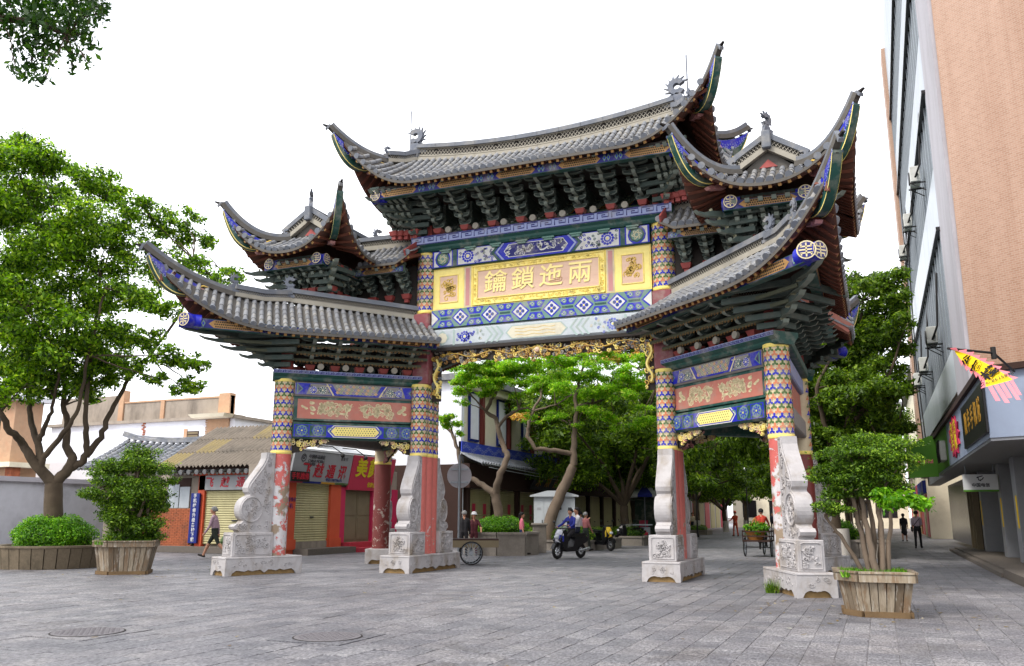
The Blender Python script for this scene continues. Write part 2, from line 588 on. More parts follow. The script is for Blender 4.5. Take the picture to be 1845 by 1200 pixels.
simple('paint_faded_yellow', rgb(228, 222, 198, K), .7, .12, 5)
simple('paint_dust', rgb(160, 156, 152, K), .8, .25, 9)
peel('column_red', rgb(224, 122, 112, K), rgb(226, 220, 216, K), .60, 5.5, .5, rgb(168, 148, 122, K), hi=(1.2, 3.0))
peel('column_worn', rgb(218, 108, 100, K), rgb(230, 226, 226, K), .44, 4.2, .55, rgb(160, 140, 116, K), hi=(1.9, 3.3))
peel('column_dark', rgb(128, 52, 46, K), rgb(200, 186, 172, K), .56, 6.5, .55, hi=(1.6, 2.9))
# ------------------------------------------------------------------ the gate
GX, GY = -7.92, 20.55
IP, FP, RP = Vector((3.38, 0, 0)), Vector((6.2, -2.5, 0)), Vector((6.2, 2.5, 0))
BF = Vector((.386, -.922, 0))                     # direction in which the corner posts' drum stones point
gate = empty('memorial_gateway', (GX, GY, 0))
tag(gate, 'tall painted Chinese memorial gateway with upturned grey tiled roofs spanning the street', 'gateway')
rg = random.Random(5)

# ---- pillars
def pattern_on_column(parent, cx, cy, r, z0, z1, a0, a1, mx, my=False):
    """three-armed motifs in blue, orange and green wrapped round a column between the angles a0 and a1"""
    pos = lambda u, v, h: (cx + (r + .004 + h) * math.cos(a0 + u / r), cy + (r + .004 + h) * math.sin(a0 + u / r), z0 + v)
    d = Deco(pos)
    W, Hh = (a1 - a0) * r, z1 - z0
    px, py = .150, .098
    j = 0
    y = py * .5
    while y < Hh - .03:
        i = 0
        x = px * (.5 if j % 2 else 1.0) - px * .5
        while x < W:
            if x > .03 and x < W - .03:
                c = ('paint_blue', 'paint_orange', 'paint_leaf')[j % 3]
                ph = math.pi / 2 if (i + j) % 2 else -math.pi / 2
                d.ps(star3((x, y), .088, .040, math.pi / 2), 'cream', 1)
                d.ps(star3((x, y), .074, .028, math.pi / 2), c, 2)
            x += px
            i += 1
        y += py
        j += 1
    return d.build('painted_pattern', parent, mx, my, 'stuff')

def column_shaft(c, r, z0, z1, mat, n=20):
    b = MB()
    b.lathe([(r, z0), (r, z1)], n, (c.x, c.y, 0))
    return b
def pillar(kind, sgn, my):
    mx = sgn < 0
    left = sgn < 0
    P = {'I': IP, 'F': FP, 'R': RP if not my else FP}[kind]
    if kind == 'I':
        lobes = [(P + Vector((0, -.30, 0)), .23), (P, .25), (P + Vector((0, .30, 0)), .23)]
    else:
        lobes = [(P, .255)]
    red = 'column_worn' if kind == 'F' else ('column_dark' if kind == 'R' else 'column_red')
    root = MB()
    for c, r in lobes:
        root.lathe([(r, .40), (r, 2.95)], 20, (c.x, c.y, 0))
    po = root.build('pillar', [M[red]], gate, mx=mx, my=my)
    for c, r in lobes:
        for z in (2.95, 4.81):
            b = MB()
            b.lathe([(r + .002, z), (r + .012, z + .01), (r + .012, z + .08), (r + .002, z + .09)], 20, (c.x, c.y, 0))
            b.build('gilt_band', [M['paint_yellow']], po, mx=mx, my=my)
    b = MB()
    for c, r in lobes:
        b.lathe([(r, 3.03), (r, 4.82)], 20, (c.x, c.y, 0))
    b.build('painted_shaft', [M['paint_beige']], po, mx=mx, my=my)
    if kind != 'R':
        for i, (c, r) in enumerate(lobes):
            rng_a = (math.radians(150), math.radians(400)) if kind == 'F' else (math.radians(165), math.radians(390))
            if left:
                rng_a = (math.radians(150), math.radians(405))
            pattern_on_column(po, c.x, c.y, r, 3.05, 4.81, rng_a[0], rng_a[1], mx, my)
    if kind == 'R':
        pattern_on_column(po, P.x, P.y, .255, 3.05, 4.81, math.radians(150), math.radians(400), mx, my)
    if kind == 'I':
        r = .30
        b = MB()
        b.lathe([(r - .02, 4.9), (r - .02, 6.92)], 20, (P.x, P.y, 0))
        b.box((P.x, P.y - .12, 5.9), (.5, .5, 2.0), bev=.03)
        b.build('plain_shaft', [M['paint_maroon']], po, mx=mx)
        for z in (6.92, 8.60):
            b = MB()
            b.lathe([(r + .002, z), (r + .012, z + .01), (r + .012, z + .08), (r + .002, z + .09)], 20, (P.x, P.y, 0))
            b.build('gilt_band', [M['paint_yellow']], po, mx=mx)
        b = MB()
        b.lathe([(r, 7.0), (r, 8.62)], 20, (P.x, P.y, 0))
        b.build('painted_shaft', [M['paint_beige']], po, mx=mx)
        pattern_on_column(po, P.x, P.y, r, 7.02, 8.60, math.radians(160), math.radians(400), mx)
    else:
        b = MB()
        b.lathe([(.2, 4.9), (.2, 5.6)], 14, (P.x, P.y, 0))
        b.build('upper_post', [M['bracket_red']], po, mx=mx, my=my)
    return po

DRUM = [(0, 2.97), (.26, 2.97), (.27, 2.82), (.34, 2.68), (.46, 2.52), (.60, 2.34), (.70, 2.2), (.745, 2.08), (.72, 1.98), (.66, 1.92)]
DRUM += [(.60 + .335 * math.cos(math.radians(a)), 1.555 + .335 * math.sin(math.radians(a))) for a in range(78, -62, -12)]
DRUM += [(.86, 1.22), (1.0, 1.2), (1.06, 1.14), (1.03, 1.08), (.94, 1.06), (.90, 1.03), (.90, 1.0), (0, 1.0)]
def drum_stone(po, O, D, ks, mx, my, th=.30, seed=1):
    """carved drum stone standing in the plane O + D*w, up"""
    D = Vector(D)
    N = Vector((-D.y, D.x, 0))
    fr = (O, D, (0, 0, 1), N)
    out = [(u * ks, v) for u, v in DRUM]
    b = MB()
    b.prism(out, fr, -th / 2, th / 2)
    st = b.build('drum_stone', [M['marble']], po, mx=mx, my=my)
    r_ = random.Random(seed)
    for sg in (-1, 1):
        d = Deco(plane_pos(O + N * (sg * th / 2), D * ks, (0, 0, 1), N * sg))
        edge = [(.05, 1.03), (.05, 2.93), (.21, 2.93), (.22, 2.8), (.30, 2.63), (.42, 2.47), (.55, 2.3), (.65, 2.17), (.69, 2.08), (.67, 2.02), (.58, 1.94)]
        d.relief(edge, .035, 'marble', .02)
        d.relief([(.60 + .30 * math.cos(math.radians(a)), 1.555 + .30 * math.sin(math.radians(a))) for a in range(0, 361, 20)], .04, 'marble', .03)
        for k in range(5):
            a = math.radians(90 + 72 * k)
            d.relief(spiral((.60 + .15 * math.cos(a), 1.555 + .15 * math.sin(a)), .085, 1.6, a, 1, 14), .022, 'marble', .022)
        d.lump((.6, 1.555), .06, 'marble', .03)
        for (x0, y0, x1, y1, n) in ((.10, 2.3, .36, 2.6, 5), (.10, 1.95, .62, 2.3, 12), (.10, 2.6, .22, 2.9, 4), (.07, 1.05, .27, 1.95, 12), (.27, 1.05, .95, 1.22, 10)):
            carve(d, x0, y0, x1, y1, 'marble', r_, n, .026, .022, (.04, .085))
        d.build('carving', st, mx, my, 'stuff')
    return st

def base_stone(po, O, D, w0, w1, wid, mx, my, seed=3):
    """long footing stone with a scalloped apron over rough brick"""
    D = Vector(D)
    N = Vector((-D.y, D.x, 0))
    L = w1 - w0
    mid = O + D * ((w0 + w1) / 2)
    rz = math.atan2(D.y, D.x)
    b = MB()
    b.box((mid.x, mid.y, .10), (L - .10, wid - .10, .2), rz, 1)
    b.box((mid.x, mid.y, .31), (L - .004, wid - .004, .24), rz, 0, .008)
    def apron(O2, U, NN, ln, k):
        outl = [(0, .2), (0, -.005), (.10, -.005), (.12, .02)]
        m = 16
        for i in range(m + 1):
            t = i / m
            x = .13 + (ln - .26) * t
            s = abs(math.sin(t * math.pi * k))
            y = .05 + .075 * s ** .7 + (.05 * max(0, 1 - abs(t - .5) * 8) if k < 4 else 0)
            outl.append((x, y))
        outl += [(ln - .12, .02), (ln - .10, -.005), (ln, -.005), (ln, .2)]
        b.prism(outl, (O2, U, (0, 0, 1), NN), -.05, .0)
    hw = wid / 2
    apron(O + D * w1 + N * hw, -N, D, wid, 2)
    apron(O + D * w0 - N * hw, N, -D, wid, 2)
    apron(O + D * (w0 + .0505) + N * (-hw), D, -N, L - .101, 6)
    apron(O + D * (w1 - .0505) + N * hw, -D, N, L - .101, 6)
    st = b.build('base_stone', [M['marble'], M['brick_footing']], po, mx=mx, my=my)
    r_ = random.Random(seed)
    for fr, ln in (((O + D * (w1 + .001) + N * hw, -N, (0, 0, 1), D), wid), ((O + D * w0 - N * (hw + .001), D, (0, 0, 1), -N), L), ((O + D * w1 + N * (hw + .001), -D, (0, 0, 1), N), L)):
        d = Deco(plane_pos(*fr))
        d.relief([(.02, .40), (ln - .02, .40)], .018, 'marble', .008)
        carve(d, .08, .17, ln - .08, .36, 'marble', r_, int(7 * ln), .016, .01, (.03, .06))
        d.build('carving', st, mx, my, 'stuff')
    return st

def pedestal(po, O, D, w0, w1, wid, mx, my, seed=7):
    D = Vector(D)
    N = Vector((-D.y, D.x, 0))
    mid = O + D * ((w0 + w1) / 2)
    b = MB()
    b.box((mid.x, mid.y, .715), (w1 - w0, wid, .57), math.atan2(D.y, D.x), 0, .012)
    st = b.build('pedestal', [M['marble']], po, mx=mx, my=my)
    r_ = random.Random(seed)
    L = w1 - w0
    for fr, ln in (((O + D * w1 + N * (wid / 2), -N, (0, 0, 1), D), wid), ((O + D * w0 - N * (wid / 2), D, (0, 0, 1), -N), L), ((O + D * w1 + N * (wid / 2), -D, (0, 0, 1), N), L)):
        d = Deco(plane_pos(*fr))
        e = .06
        d.relief([(e, .49), (e, .93), (e + .05, .95), (ln - e - .05, .95), (ln - e, .93), (ln - e, .49), (e, .49)], .022, 'marble', .018)
        carve(d, e + .03, .51, ln - e - .03, .92, 'marble', r_, int(42 * ln * .6), .03, .026, (.035, .08))
        d.build('carving', st, mx, my, 'stuff')
    return st

for sgn in (-1, 1):
    mx = sgn < 0
    p = pillar('I', sgn, False)
    base_stone(p, IP, (0, -1, 0), -1.42, 1.42, .86, mx, False, 11)
    for D in ((0, -1, 0), (0, 1, 0)):
        O = IP + Vector(D) * .40
        pedestal(p, O, D, .0, .80, .62, mx, False, 12 + int(D[1]))
        drum_stone(p, O + Vector(D) * .02, D, .70, mx, False, .34, 21 + sgn)
    for my in (False, True):
        p = pillar('R' if my else 'F', sgn, my)
        base_stone(p, FP, BF, -.55, 1.5, .74, mx, my, 14)
        O = FP + BF * .22
        pedestal(p, O, BF, 0, 1.08, .50, mx, my, 15)
        drum_stone(p, O + BF * .01, BF, .95, mx, my, .30, 31 + sgn)
    # thin stone prop on the rear face

# ---- beams and painted panels
def flower(d, c, r, layer, petals=10, c1='paint_blue', c2='paint_white'):
    d.p(circ(c, r, 14), c2, layer)
    for k in range(petals):
        a = 2 * math.pi * k / petals
        d.p(circ((c[0] + r * .74 * math.cos(a), c[1] + r * .74 * math.sin(a)), r * .2, 7), c1, layer + 1)
    d.p(circ(c, r * .5, 12), c1, layer + 1)
    d.p(circ(c, r * .3, 9), c2, layer + 2)
    d.p(circ(c, r * .14, 7), 'paint_yellow', layer + 3)
def dragons(d, x0, x1, y0, y1, col, rng, layer=2, dens=16):
    """two facing dragons in flat scrolls with clouds at the ends"""
    w, h = x1 - x0, y1 - y0
    cx_, cy_ = (x0 + x1) / 2, (y0 + y1) / 2
    for sg in (-1, 1):
        pts = []
        for k in range(26):
            t = k / 25
            pts.append((cx_ + sg * w * (.04 + .27 * t + .035 * math.sin(t * 17)), cy_ + h * .26 * math.sin(t * 12.5 + .6) * (1 - .25 * t)))
        d.ps(strip(pts, [h * .15 * (1 - .55 * k / 25) for k in range(26)]), col, layer)
        d.p(circ((cx_ + sg * w * .065, cy_ + h * .06), h * .16, 9), col, layer)
        for k in range(4):
            a = rng.uniform(-.9, .9)
            p0 = (cx_ + sg * w * .065, cy_ + h * .12)
            d.ps(strip([p0, (p0[0] - sg * h * .3 * math.cos(a), p0[1] + h * .3 * math.sin(a) + .02)], [h * .04, h * .012]), col, layer)
        for k in range(dens):
            c = (cx_ + sg * w * rng.uniform(.07, .33), cy_ + h * rng.uniform(-.36, .36))
            d.ps(strip(spiral(c, h * rng.uniform(.07, .15), 1.0, rng.uniform(0, 6.3), rng.choice((-1, 1)), 8), h * .05), col, layer)
        for k in range(6):
            c = (cx_ + sg * w * rng.uniform(.37, .47), cy_ + h * rng.uniform(-.36, .36))
            d.p(circ(c, h * rng.uniform(.05, .1), 7, rng.uniform(0, 3), 1.6), col, layer)
            d.p(circ((c[0] + .03, c[1] + .02), h * .06, 7, 0, 1.2), col, layer)
def frame_box(O, U, N, L, z0, z1, th, name, mat, parent, mx, my=False, bev=.03):
    b = MB()
    U, N = Vector(U), Vector(N)
    h = z1 - z0
    e = min(bev, h * .3)
    prof = [(-th / 2, z0 + e), (-th / 2 + e, z0), (th / 2 - e, z0), (th / 2, z0 + e), (th / 2, z1 - e * 1.2), (th / 2 - e * 1.2, z1), (-th / 2 + e * 1.2, z1), (-th / 2, z1 - e * 1.2)]
    b.prism(prof, (Vector(O), N, (0, 0, 1), U), 0, L)
    return b.build(name, [M[mat]], parent, mx=mx, my=my)

WD = (FP - IP).normalized()
WN = Vector((-.663, -.748, 0))
WL = (FP - IP).length
def wing(mx, my):
    r_ = random.Random(8)
    s0, s1 = .30, WL - .24
    O = IP + WD * s0
    L = s1 - s0
    # top beam
    t = frame_box(O, WD, WN, L, 4.47, 4.86, .34, 'wing_top_beam', 'paint_dust', gate, mx, my, .05)
    d = Deco(plane_pos(O + WN * .171 + Vector((0, 0, 4.47)), WD, (0, 0, 1), WN))
    b0, b1 = .04, .34
    d.p(rect(.02, b0, L - .02, b1), 'paint_blue', 1)
    for sg in (0, 1):
        X = (lambda x: x) if not sg else (lambda x: L - x)
        d.p([(X(.05), b0), (X(.22), (b0 + b1) / 2), (X(.05), b1)], 'paint_green_pale', 2)
        d.p([(X(.09), b0 + .06), (X(.18), (b0 + b1) / 2), (X(.09), b1 - .06)], 'paint_blue_dark', 3)
        d.p([(X(.30), b0 + .01), (X(.95), b0 + .01), (X(.78), b1 - .01), (X(.40), b1 - .01)], 'paint_dust', 2)
        flower(d, (X(.48), .17), .10, 3)
        flower(d, (X(.72), .17), .10, 3, 9, 'paint_green')
        for k in range(16):
            d.p(circ((X(r_.uniform(.3, .95)), r_.uniform(.07, .32)), .022, 6), r_.choice(('paint_blue', 'paint_green', 'cream')), 3)
        d.p([(X(.98), b0), (X(1.03), b0), (X(.84), b1), (X(.80), b1)], 'cream', 3)
    x0, x1 = 1.06, L - 1.06
    d.p([(x0 + .06, b0 + .04), (x1 - .06, b0 + .04), (x1 + .10, b1), (x0 - .10, b1)], 'paint_dust', 2)
    nx = max(3, int((x1 - x0) / .085))
    for j in range(3):
        for i in range(nx):
            c = (x0 + (i + .5 + .5 * (j % 2)) * (x1 - x0) / nx, b0 + .085 + j * .085)
            if c[0] < x1:
                d.p(circ(c, .048, 4), 'cream', 3)
                d.p(circ(c, .036, 4), ('paint_orange', 'paint_blue', 'paint_green_pale')[(i + j) % 3], 4)
                d.p(circ(c, .014, 5), 'cream', 5)
    d.build('painted_pattern', t, mx, my, 'stuff')
    # dragon panel
    t = frame_box(O, WD, WN, L, 3.83, 4.47, .2, 'wing_dragon_panel', 'paint_green', gate, mx, my, .01)
    d = Deco(plane_pos(O + WN * .101 + Vector((0, 0, 3.83)), WD, (0, 0, 1), WN))
    d.p(rect(.10, .06, L - .10, .57), 'paint_brownpink', 1)
    dragons(d, .12, L - .12, .09, .55, 'cream', r_, 2, 70)
    d.build('painted_pattern', t, mx, my, 'stuff')
    # bottom beam
    t = frame_box(O, WD, WN, L, 3.36, 3.80, .34, 'wing_bottom_beam', 'paint_green', gate, mx, my, .05)
    d = Deco(plane_pos(O + WN * .171 + Vector((0, 0, 3.36)), WD, (0, 0, 1), WN))
    b0, b1 = .05, .37
    d.p(rect(.03, b0, L - .03, b1), 'paint_blue', 1)
    for sg in (0, 1):
        X = (lambda x: x) if not sg else (lambda x: L - x)
        for a, bb in ((.07, .40), (.43, .86)):
            d.p([(X(a), b0 + .02), (X(bb), b0 + .02), (X(bb), b1 - .02), (X(a), b1 - .02)], 'paint_green', 2)
            cc = (X((a + bb) / 2), (b0 + b1) / 2)
            d.p(circ(cc, .17, 6, math.pi / 2 * (a < .1)), 'paint_blue', 3)
            d.p(circ(cc, .145, 8), 'paint_green_pale', 4)
            flower(d, cc, .12, 5, 8, 'paint_blue', 'paint_green_pale')
        d.ps(strip(spiral((X(.98), .22), .09, 1.2, 0, 1 if sg else -1, 10), .03), 'paint_green_pale', 3)
    x0, x1 = .92, L - .92
    d.p([(x0 - .02, (b0 + b1) / 2), (x0 + .13, b0), (x1 - .13, b0), (x1 + .02, (b0 + b1) / 2), (x1 - .13, b1), (x0 + .13, b1)], 'paint_white', 2)
    d.p([(x0 + .02, (b0 + b1) / 2), (x0 + .15, b0 + .02), (x1 - .15, b0 + .02), (x1 - .02, (b0 + b1) / 2), (x1 - .15, b1 - .02), (x0 + .15, b1 - .02)], 'paint_blue', 3)
    d.p([(x0 + .06, (b0 + b1) / 2), (x0 + .17, b0 + .04), (x1 - .17, b0 + .04), (x1 - .06, (b0 + b1) / 2), (x1 - .17, b1 - .04), (x0 + .17, b1 - .04)], 'gold_pale', 4)
    nx = int((x1 - x0 - .3) / .07)
    for j in range(4):
        for i in range(nx):
            d.p(circ((x0 + .16 + (i + .5 * (j % 2) + .25) * .07, b0 + .075 + j * .057), .016, 4), 'paint_dkgreen', 5)
    d.build('painted_pattern', t, mx, my, 'stuff')
    # cornice with the key fret
    O2 = IP + WD * .12
    L2 = WL + .2
    b = MB()
    prof = [(-.2, 4.86), (.2, 4.86), (.24, 4.90), (.25, 4.95), (.31, 5.0), (.33, 5.03), (.33, 5.12), (-.33, 5.12), (-.33, 5.03), (-.25, 4.95)]
    b.prism(prof, (O2, WN, (0, 0, 1), WD), 0, L2)
    t = b.build('wing_cornice', [M['paint_green']], gate, mx=mx, my=my)
    d = Deco(plane_pos(O2 + WN * .331 + Vector((0, 0, 5.03)), WD, (0, 0, 1), WN))
    key_fret(d, 0, L2, .0, .09)
    d.build('key_fret', t, mx, my, 'stuff')
    # carved spandrels below the beam
    for sg in (0, 1):
        fr = (O if not sg else O + WD * L, WD if not sg else -WD, (0, 0, 1), WN)
        spandrel(fr, 1.0, .36, 3.355, mx, my)
def key_fret(d, x0, x1, y0, y1, bg='paint_blue_dark', fg='paint_blue_pale'):
    h = y1 - y0
    d.p(rect(x0, y0, x1, y1), bg, 1)
    d.p(rect(x0, y1 - h * .1, x1, y1), fg, 2)
    d.p(rect(x0, y0, x1, y0 + h * .1), fg, 2)
    st = h * 1.5
    n = int((x1 - x0) / st)
    st = (x1 - x0) / n
    for i in range(n):
        x = x0 + i * st
        q = [(.05, .2), (.05, .82), (.82, .82), (.82, .38), (.36, .38), (.36, .6), (.6, .6)]
        d.ps(strip([(x + a * st, y0 + b * h) for a, b in q], h * .13), fg, 2)
def spandrel(fr, ln, ht, ztop, mx, my, th=.14, mats=('gold_pale', 'old_stone')):
    O, U, V, N = (Vector(q) for q in fr)
    O = O + Vector((0, 0, ztop))
    out = [(0, 0), (ln, 0), (ln * .86, -ht * .18), (ln * .66, -ht * .42), (ln * .42, -ht * .58), (ln * .2, -ht * .94), (0, -ht)]
    b = MB()
    b.prism(out, (O, U, V, N), -.03, .03, 0)
    t = b.build('carved_spandrel', [M['under_dark']], gate, mx=mx, my=my)
    r_ = random.Random(4)
    for sg in (1, -1):
        d = Deco(plane_pos(O + N * (.03 * sg), U, V, N * sg))
        for i in range(30):
            x = r_.uniform(.02, ln * .92)
            ymax = np.interp(x, [0, ln * .2, ln * .42, ln * .66, ln], [ht, ht * .94, ht * .58, ht * .42, .03])
            c = (x, -r_.uniform(.02, max(.03, ymax - .02)))
            d.relief(spiral(c, r_.uniform(.04, .08), r_.uniform(.7, 1.3), r_.uniform(0, 6), r_.choice((-1, 1)), 8), .03, r_.choice(('gold_pale', 'gold_pale', 'cream', 'paint_pink')), .05)
        d.build('carving', t, mx, my, 'stuff')
for sgn in (-1, 1):
    for my in (False, True):
        wing(sgn < 0, my)
    mx = sgn < 0
    # outer side between the two corner posts
    for z0, z1, th, m, nm in ((4.47, 4.86, .32, 'paint_blue_pale', 'side_beam'), (3.36, 3.80, .32, 'paint_dust', 'side_beam'), (3.83, 4.47, .14, 'paint_brownpink', 'side_panel'), (4.88, 5.12, .6, 'paint_green', 'side_cornice')):
        frame_box(FP + Vector((0, .22, 0)), (0, 1, 0), (1, 0, 0), 4.56, z0, z1, th, nm, m, gate, mx)

# ---- central bay
def center_bay():
    r_ = random.Random(9)
    x0, x1 = -3.10, 3.10
    L = x1 - x0
    Y = -.30
    mk = lambda z0, z1, th, nm, m, bev=.02: frame_box((x0, 0, 0), (1, 0, 0), (0, 1, 0), L, z0, z1, th, nm, m, gate, False, False, bev)
    fr = lambda z, y: plane_pos((x0, y, z), (1, 0, 0), (0, 0, 1), (0, -1, 0))
    # first beam
    t = mk(8.17, 8.68, .56, 'central_top_beam', 'paint_green')
    d = Deco(fr(8.17, -.281))
    H = .51
    d.p(rect(0, .02, L, H - .02), 'paint_blue', 1)
    for sg in (0, 1):
        X = (lambda x: x) if not sg else (lambda x: L - x)
        R = lambda a, b_, c, e, col, l: d.p([(X(a), b_), (X(c), b_), (X(c), e), (X(a), e)], col, l)
        R(.05, .04, .60, H - .04, 'paint_white', 2)
        d.p(circ((X(.325), H / 2), .24, 12), 'paint_blue', 3)
        d.p(circ((X(.325), H / 2), .205, 8), 'paint_green', 4)
        d.p(circ((X(.325), H / 2), .16, 8), 'paint_green_pale', 5)
        for k in range(6):
            d.ps(strip(spiral((X(.325) + .08 * math.cos(k * 1.05), H / 2 + .08 * math.sin(k * 1.05)), .05, 1, k, 1, 7), .018), 'cream', 6)
        R(.64, .02, .76, H - .02, 'paint_green', 2)
        d.p([(X(.80), .04), (X(2.0), .04), (X(1.78), H / 2), (X(2.0), H - .04), (X(.80), H - .04)], 'paint_white', 2)
        flower(d, (X(1.10), H / 2), .20, 3, 12)
        for k in range(46):
            c = (X(r_.uniform(.84, 1.86)), r_.uniform(.07, H - .07))
            if abs(c[0] - X(1.10)) > .22:
                d.ps(strip(spiral(c, .042, 1.1, r_.uniform(0, 6), 1, 7), .022), r_.choice(('paint_blue', 'paint_blue_dark', 'paint_green')), 3)
        d.p([(X(2.0), .02), (X(2.10), .02), (X(1.90), H / 2), (X(2.10), H - .02), (X(2.0), H - .02), (X(1.80), H / 2)], 'paint_green', 4)
        d.p([(X(2.14), .02), (X(2.20), .02), (X(2.0), H / 2), (X(2.20), H - .02), (X(2.14), H - .02), (X(1.94), H / 2)], 'paint_blue_pale', 4)
    d.p([(2.3 - .12, H / 2), (2.32, .07), (L - 2.32, .07), (L - 2.18, H / 2), (L - 2.32, H - .07), (2.32, H - .07)], 'paint_white', 2)
    d.p([(2.3 - .09, H / 2), (2.34, .09), (L - 2.34, .09), (L - 2.21, H / 2), (L - 2.34, H - .09), (2.34, H - .09)], 'paint_blue_dark', 3)
    dragons(d, 2.2, L - 2.2, .08, H - .08, 'paint_white', r_, 4, 12)
    d.build('painted_pattern', t, kind='stuff')
    b = MB()
    for k in range(8):
        b2 = MB()
        x = x0 + .42 + k * (L - .84) / 7
        b2.box((x, -.31, 8.655), (.34, .09, .05), 0, 0, .008)
        b2.box((x, -.31, 8.60), (.24, .07, .05), 0, 0, .008)
        b2.build('dentil_block', [M['paint_green_pale']], t)
    # inscription panel
    t = mk(6.98, 8.17, .40, 'inscription_panel', 'paint_yellow', .005)
    d = Deco(fr(6.98, -.201))
    H = 1.19
    for sg in (0, 1):
        X = (lambda x: x) if not sg else (lambda x: L - x)
        d.p([(X(.04), .04), (X(.93), .04), (X(.93), H - .04), (X(.04), H - .04)], 'gold_pale', 1)
        d.p([(X(.20), .20), (X(.77), .20), (X(.77), H - .22), (X(.20), H - .22)], 'paint_pink_pale', 2)
        for e in ([(.20, .20), (.77, .20)], [(.77, .20), (.77, H - .22)], [(.77, H - .22), (.20, H - .22)], [(.20, H - .22), (.20, .20)]):
            d.relief([(X(a), b_) for a, b_ in e], .035, 'paint_yellow', .02)
        for k in range(26):
            a = r_.uniform(0, 6.3)
            rr_ = r_.uniform(.02, .2)
            c = (X(.485) + rr_ * .95 * math.cos(a), .59 + rr_ * 1.6 * math.sin(a))
            d.relief(spiral(c, r_.uniform(.05, .10), 1.1, r_.uniform(0, 6), r_.choice((-1, 1)), 9), .035, 'gold', .012, .006)
        d.p([(X(.96), .02), (X(1.17), .02), (X(1.17), H - .02), (X(.96), H - .02)], 'paint_beige', 1)
        d.p([(X(1.005), .06), (X(1.125), .06), (X(1.125), H - .06), (X(1.005), H - .06)], 'paint_pink', 2)
    d.p(rect(1.21, .03, L - 1.21, H - .03), 'gold_pale', 1)
    d.p(rect(1.38, .24, L - 1.38, H - .20), 'paint_pink_pale', 2)
    for e in ([(1.36, .22), (L - 1.36, .22)], [(L - 1.36, .22), (L - 1.36, H - .18)], [(L - 1.36, H - .18), (1.36, H - .18)], [(1.36, H - .18), (1.36, .22)], [(1.22, .05), (L - 1.22, .05)], [(L - 1.22, .05), (L - 1.22, H - .05)], [(L - 1.22, H - .05), (1.22, H - .05)], [(1.22, H - .05), (1.22, .05)]):
        d.relief(e, .045, 'paint_yellow', .03)
    for (a, c, e, g) in ((1.25, .08, L - 1.25, .2), (1.25, H - .165, L - 1.25, H - .06), (1.245, .2, 1.345, H - .17), (L - 1.345, .2, L - 1.245, H - .17)):
        carve(d, a, c, e, g, 'paint_yellow', r_, int(22 * max(e - a, g - c)), .022, .014, (.025, .05), .003)
    d.build('painted_pattern', t, kind='stuff')
    for i, ch in enumerate('鑰鎖迤兩'):
        text('inscription_character', ch, .66, (x0 + L / 2 + (i - 1.5) * .80, -.213, 6.98 + .61), (1, 0, 0), (0, 0, 1), 'gold_bright', t, .014, .006, .06, sx=1.05, sy=.98)
    # second beam: diamonds
    t = mk(6.46, 6.98, .52, 'central_middle_beam', 'paint_green', .03)
    d = Deco(fr(6.46, -.261))
    H = .52
    d.p(rect(0, .01, L, H - .01), 'paint_green_pale', 1)
    n = 7
    for i in range(n + 1):
        cx_ = i * L / n
        dia = lambda k: [(max(0, min(L, cx_ - .27 * k)), H / 2), (cx_ if 0 < i < n else max(0, min(L, cx_)), H / 2 - .25 * k), (max(0, min(L, cx_ + .27 * k)), H / 2), (max(0, min(L, cx_)), H / 2 + .25 * k)]
        if i in (0, n):
            dia = lambda k: [(cx_, H / 2 - .25 * k), (cx_ + (.27 if i == 0 else -.27) * k, H / 2), (cx_, H / 2 + .25 * k)]
        d.p(dia(.98), 'paint_blue', 2)
        d.p(dia(.76), 'paint_white', 3)
        if 0 < i < n:
            for k in range(4):
                a = math.pi / 2 * k
                d.p(circ((cx_ + .075 * math.cos(a), H / 2 + .075 * math.sin(a)), .05, 8, a), 'paint_blue', 4)
                d.p(circ((cx_ + .085 * math.cos(a), H / 2 + .085 * math.sin(a)), .026, 6, a), 'paint_green', 5)
            d.p(circ((cx_, H / 2), .026, 6), 'paint_yellow', 6)
        if i < n:
            mx_ = cx_ + L / n / 2
            for sy in (-1, 1):
                d.p([(mx_ - .26, H / 2 + sy * .25), (mx_ + .26, H / 2 + sy * .25), (mx_ + .16, H / 2 + sy * .06), (mx_ - .16, H / 2 + sy * .06)], 'paint_blue', 2)
                for sx in (-1, 1):
                    d.ps(strip(spiral((mx_ + sx * .10, H / 2 + sy * .155), .085, 1.2, math.pi * (sx < 0), sx * sy, 10), .034), 'paint_green_pale', 3)
                    d.ps(strip(spiral((mx_ + sx * .10, H / 2 + sy * .155), .055, 1.0, math.pi * (sx < 0), sx * sy, 8), .012), 'paint_white', 4)
            d.ps(strip([(mx_ - .15, H / 2), (mx_ + .15, H / 2)], .05), 'paint_green', 3)
    d.build('painted_pattern', t, kind='stuff')
    # faded beam
    t = mk(5.92, 6.46, .50, 'central_lower_beam', 'paint_faded', .06)
    d = Deco(fr(5.92, -.251))
    H = .50
    for sg in (0, 1):
        X = (lambda x: x) if not sg else (lambda x: L - x)
        d.p(circ((X(.34), H / 2), .22, 4), 'paint_faded_green', 1)
        d.p(circ((X(.34), H / 2), .15, 8), 'paint_faded_yellow', 2)
        d.p([(X(.66), .03), (X(.72), .03), (X(.72), H - .03), (X(.66), H - .03)], 'paint_faded_green', 1)
        flower(d, (X(1.02), H / 2), .17, 1, 11, 'paint_blue' if not sg else 'paint_faded_blue', 'paint_faded')
        for k in range(22):
            c = (X(r_.uniform(.8, 1.6)), r_.uniform(.06, H - .06))
            d.ps(strip(spiral(c, .04, 1.1, r_.uniform(0, 6), 1, 7), .02), r_.choice(('paint_faded_blue', 'paint_faded_green', 'paint_faded_yellow')) if sg or c[0] > 1.35 else 'paint_blue', 2)
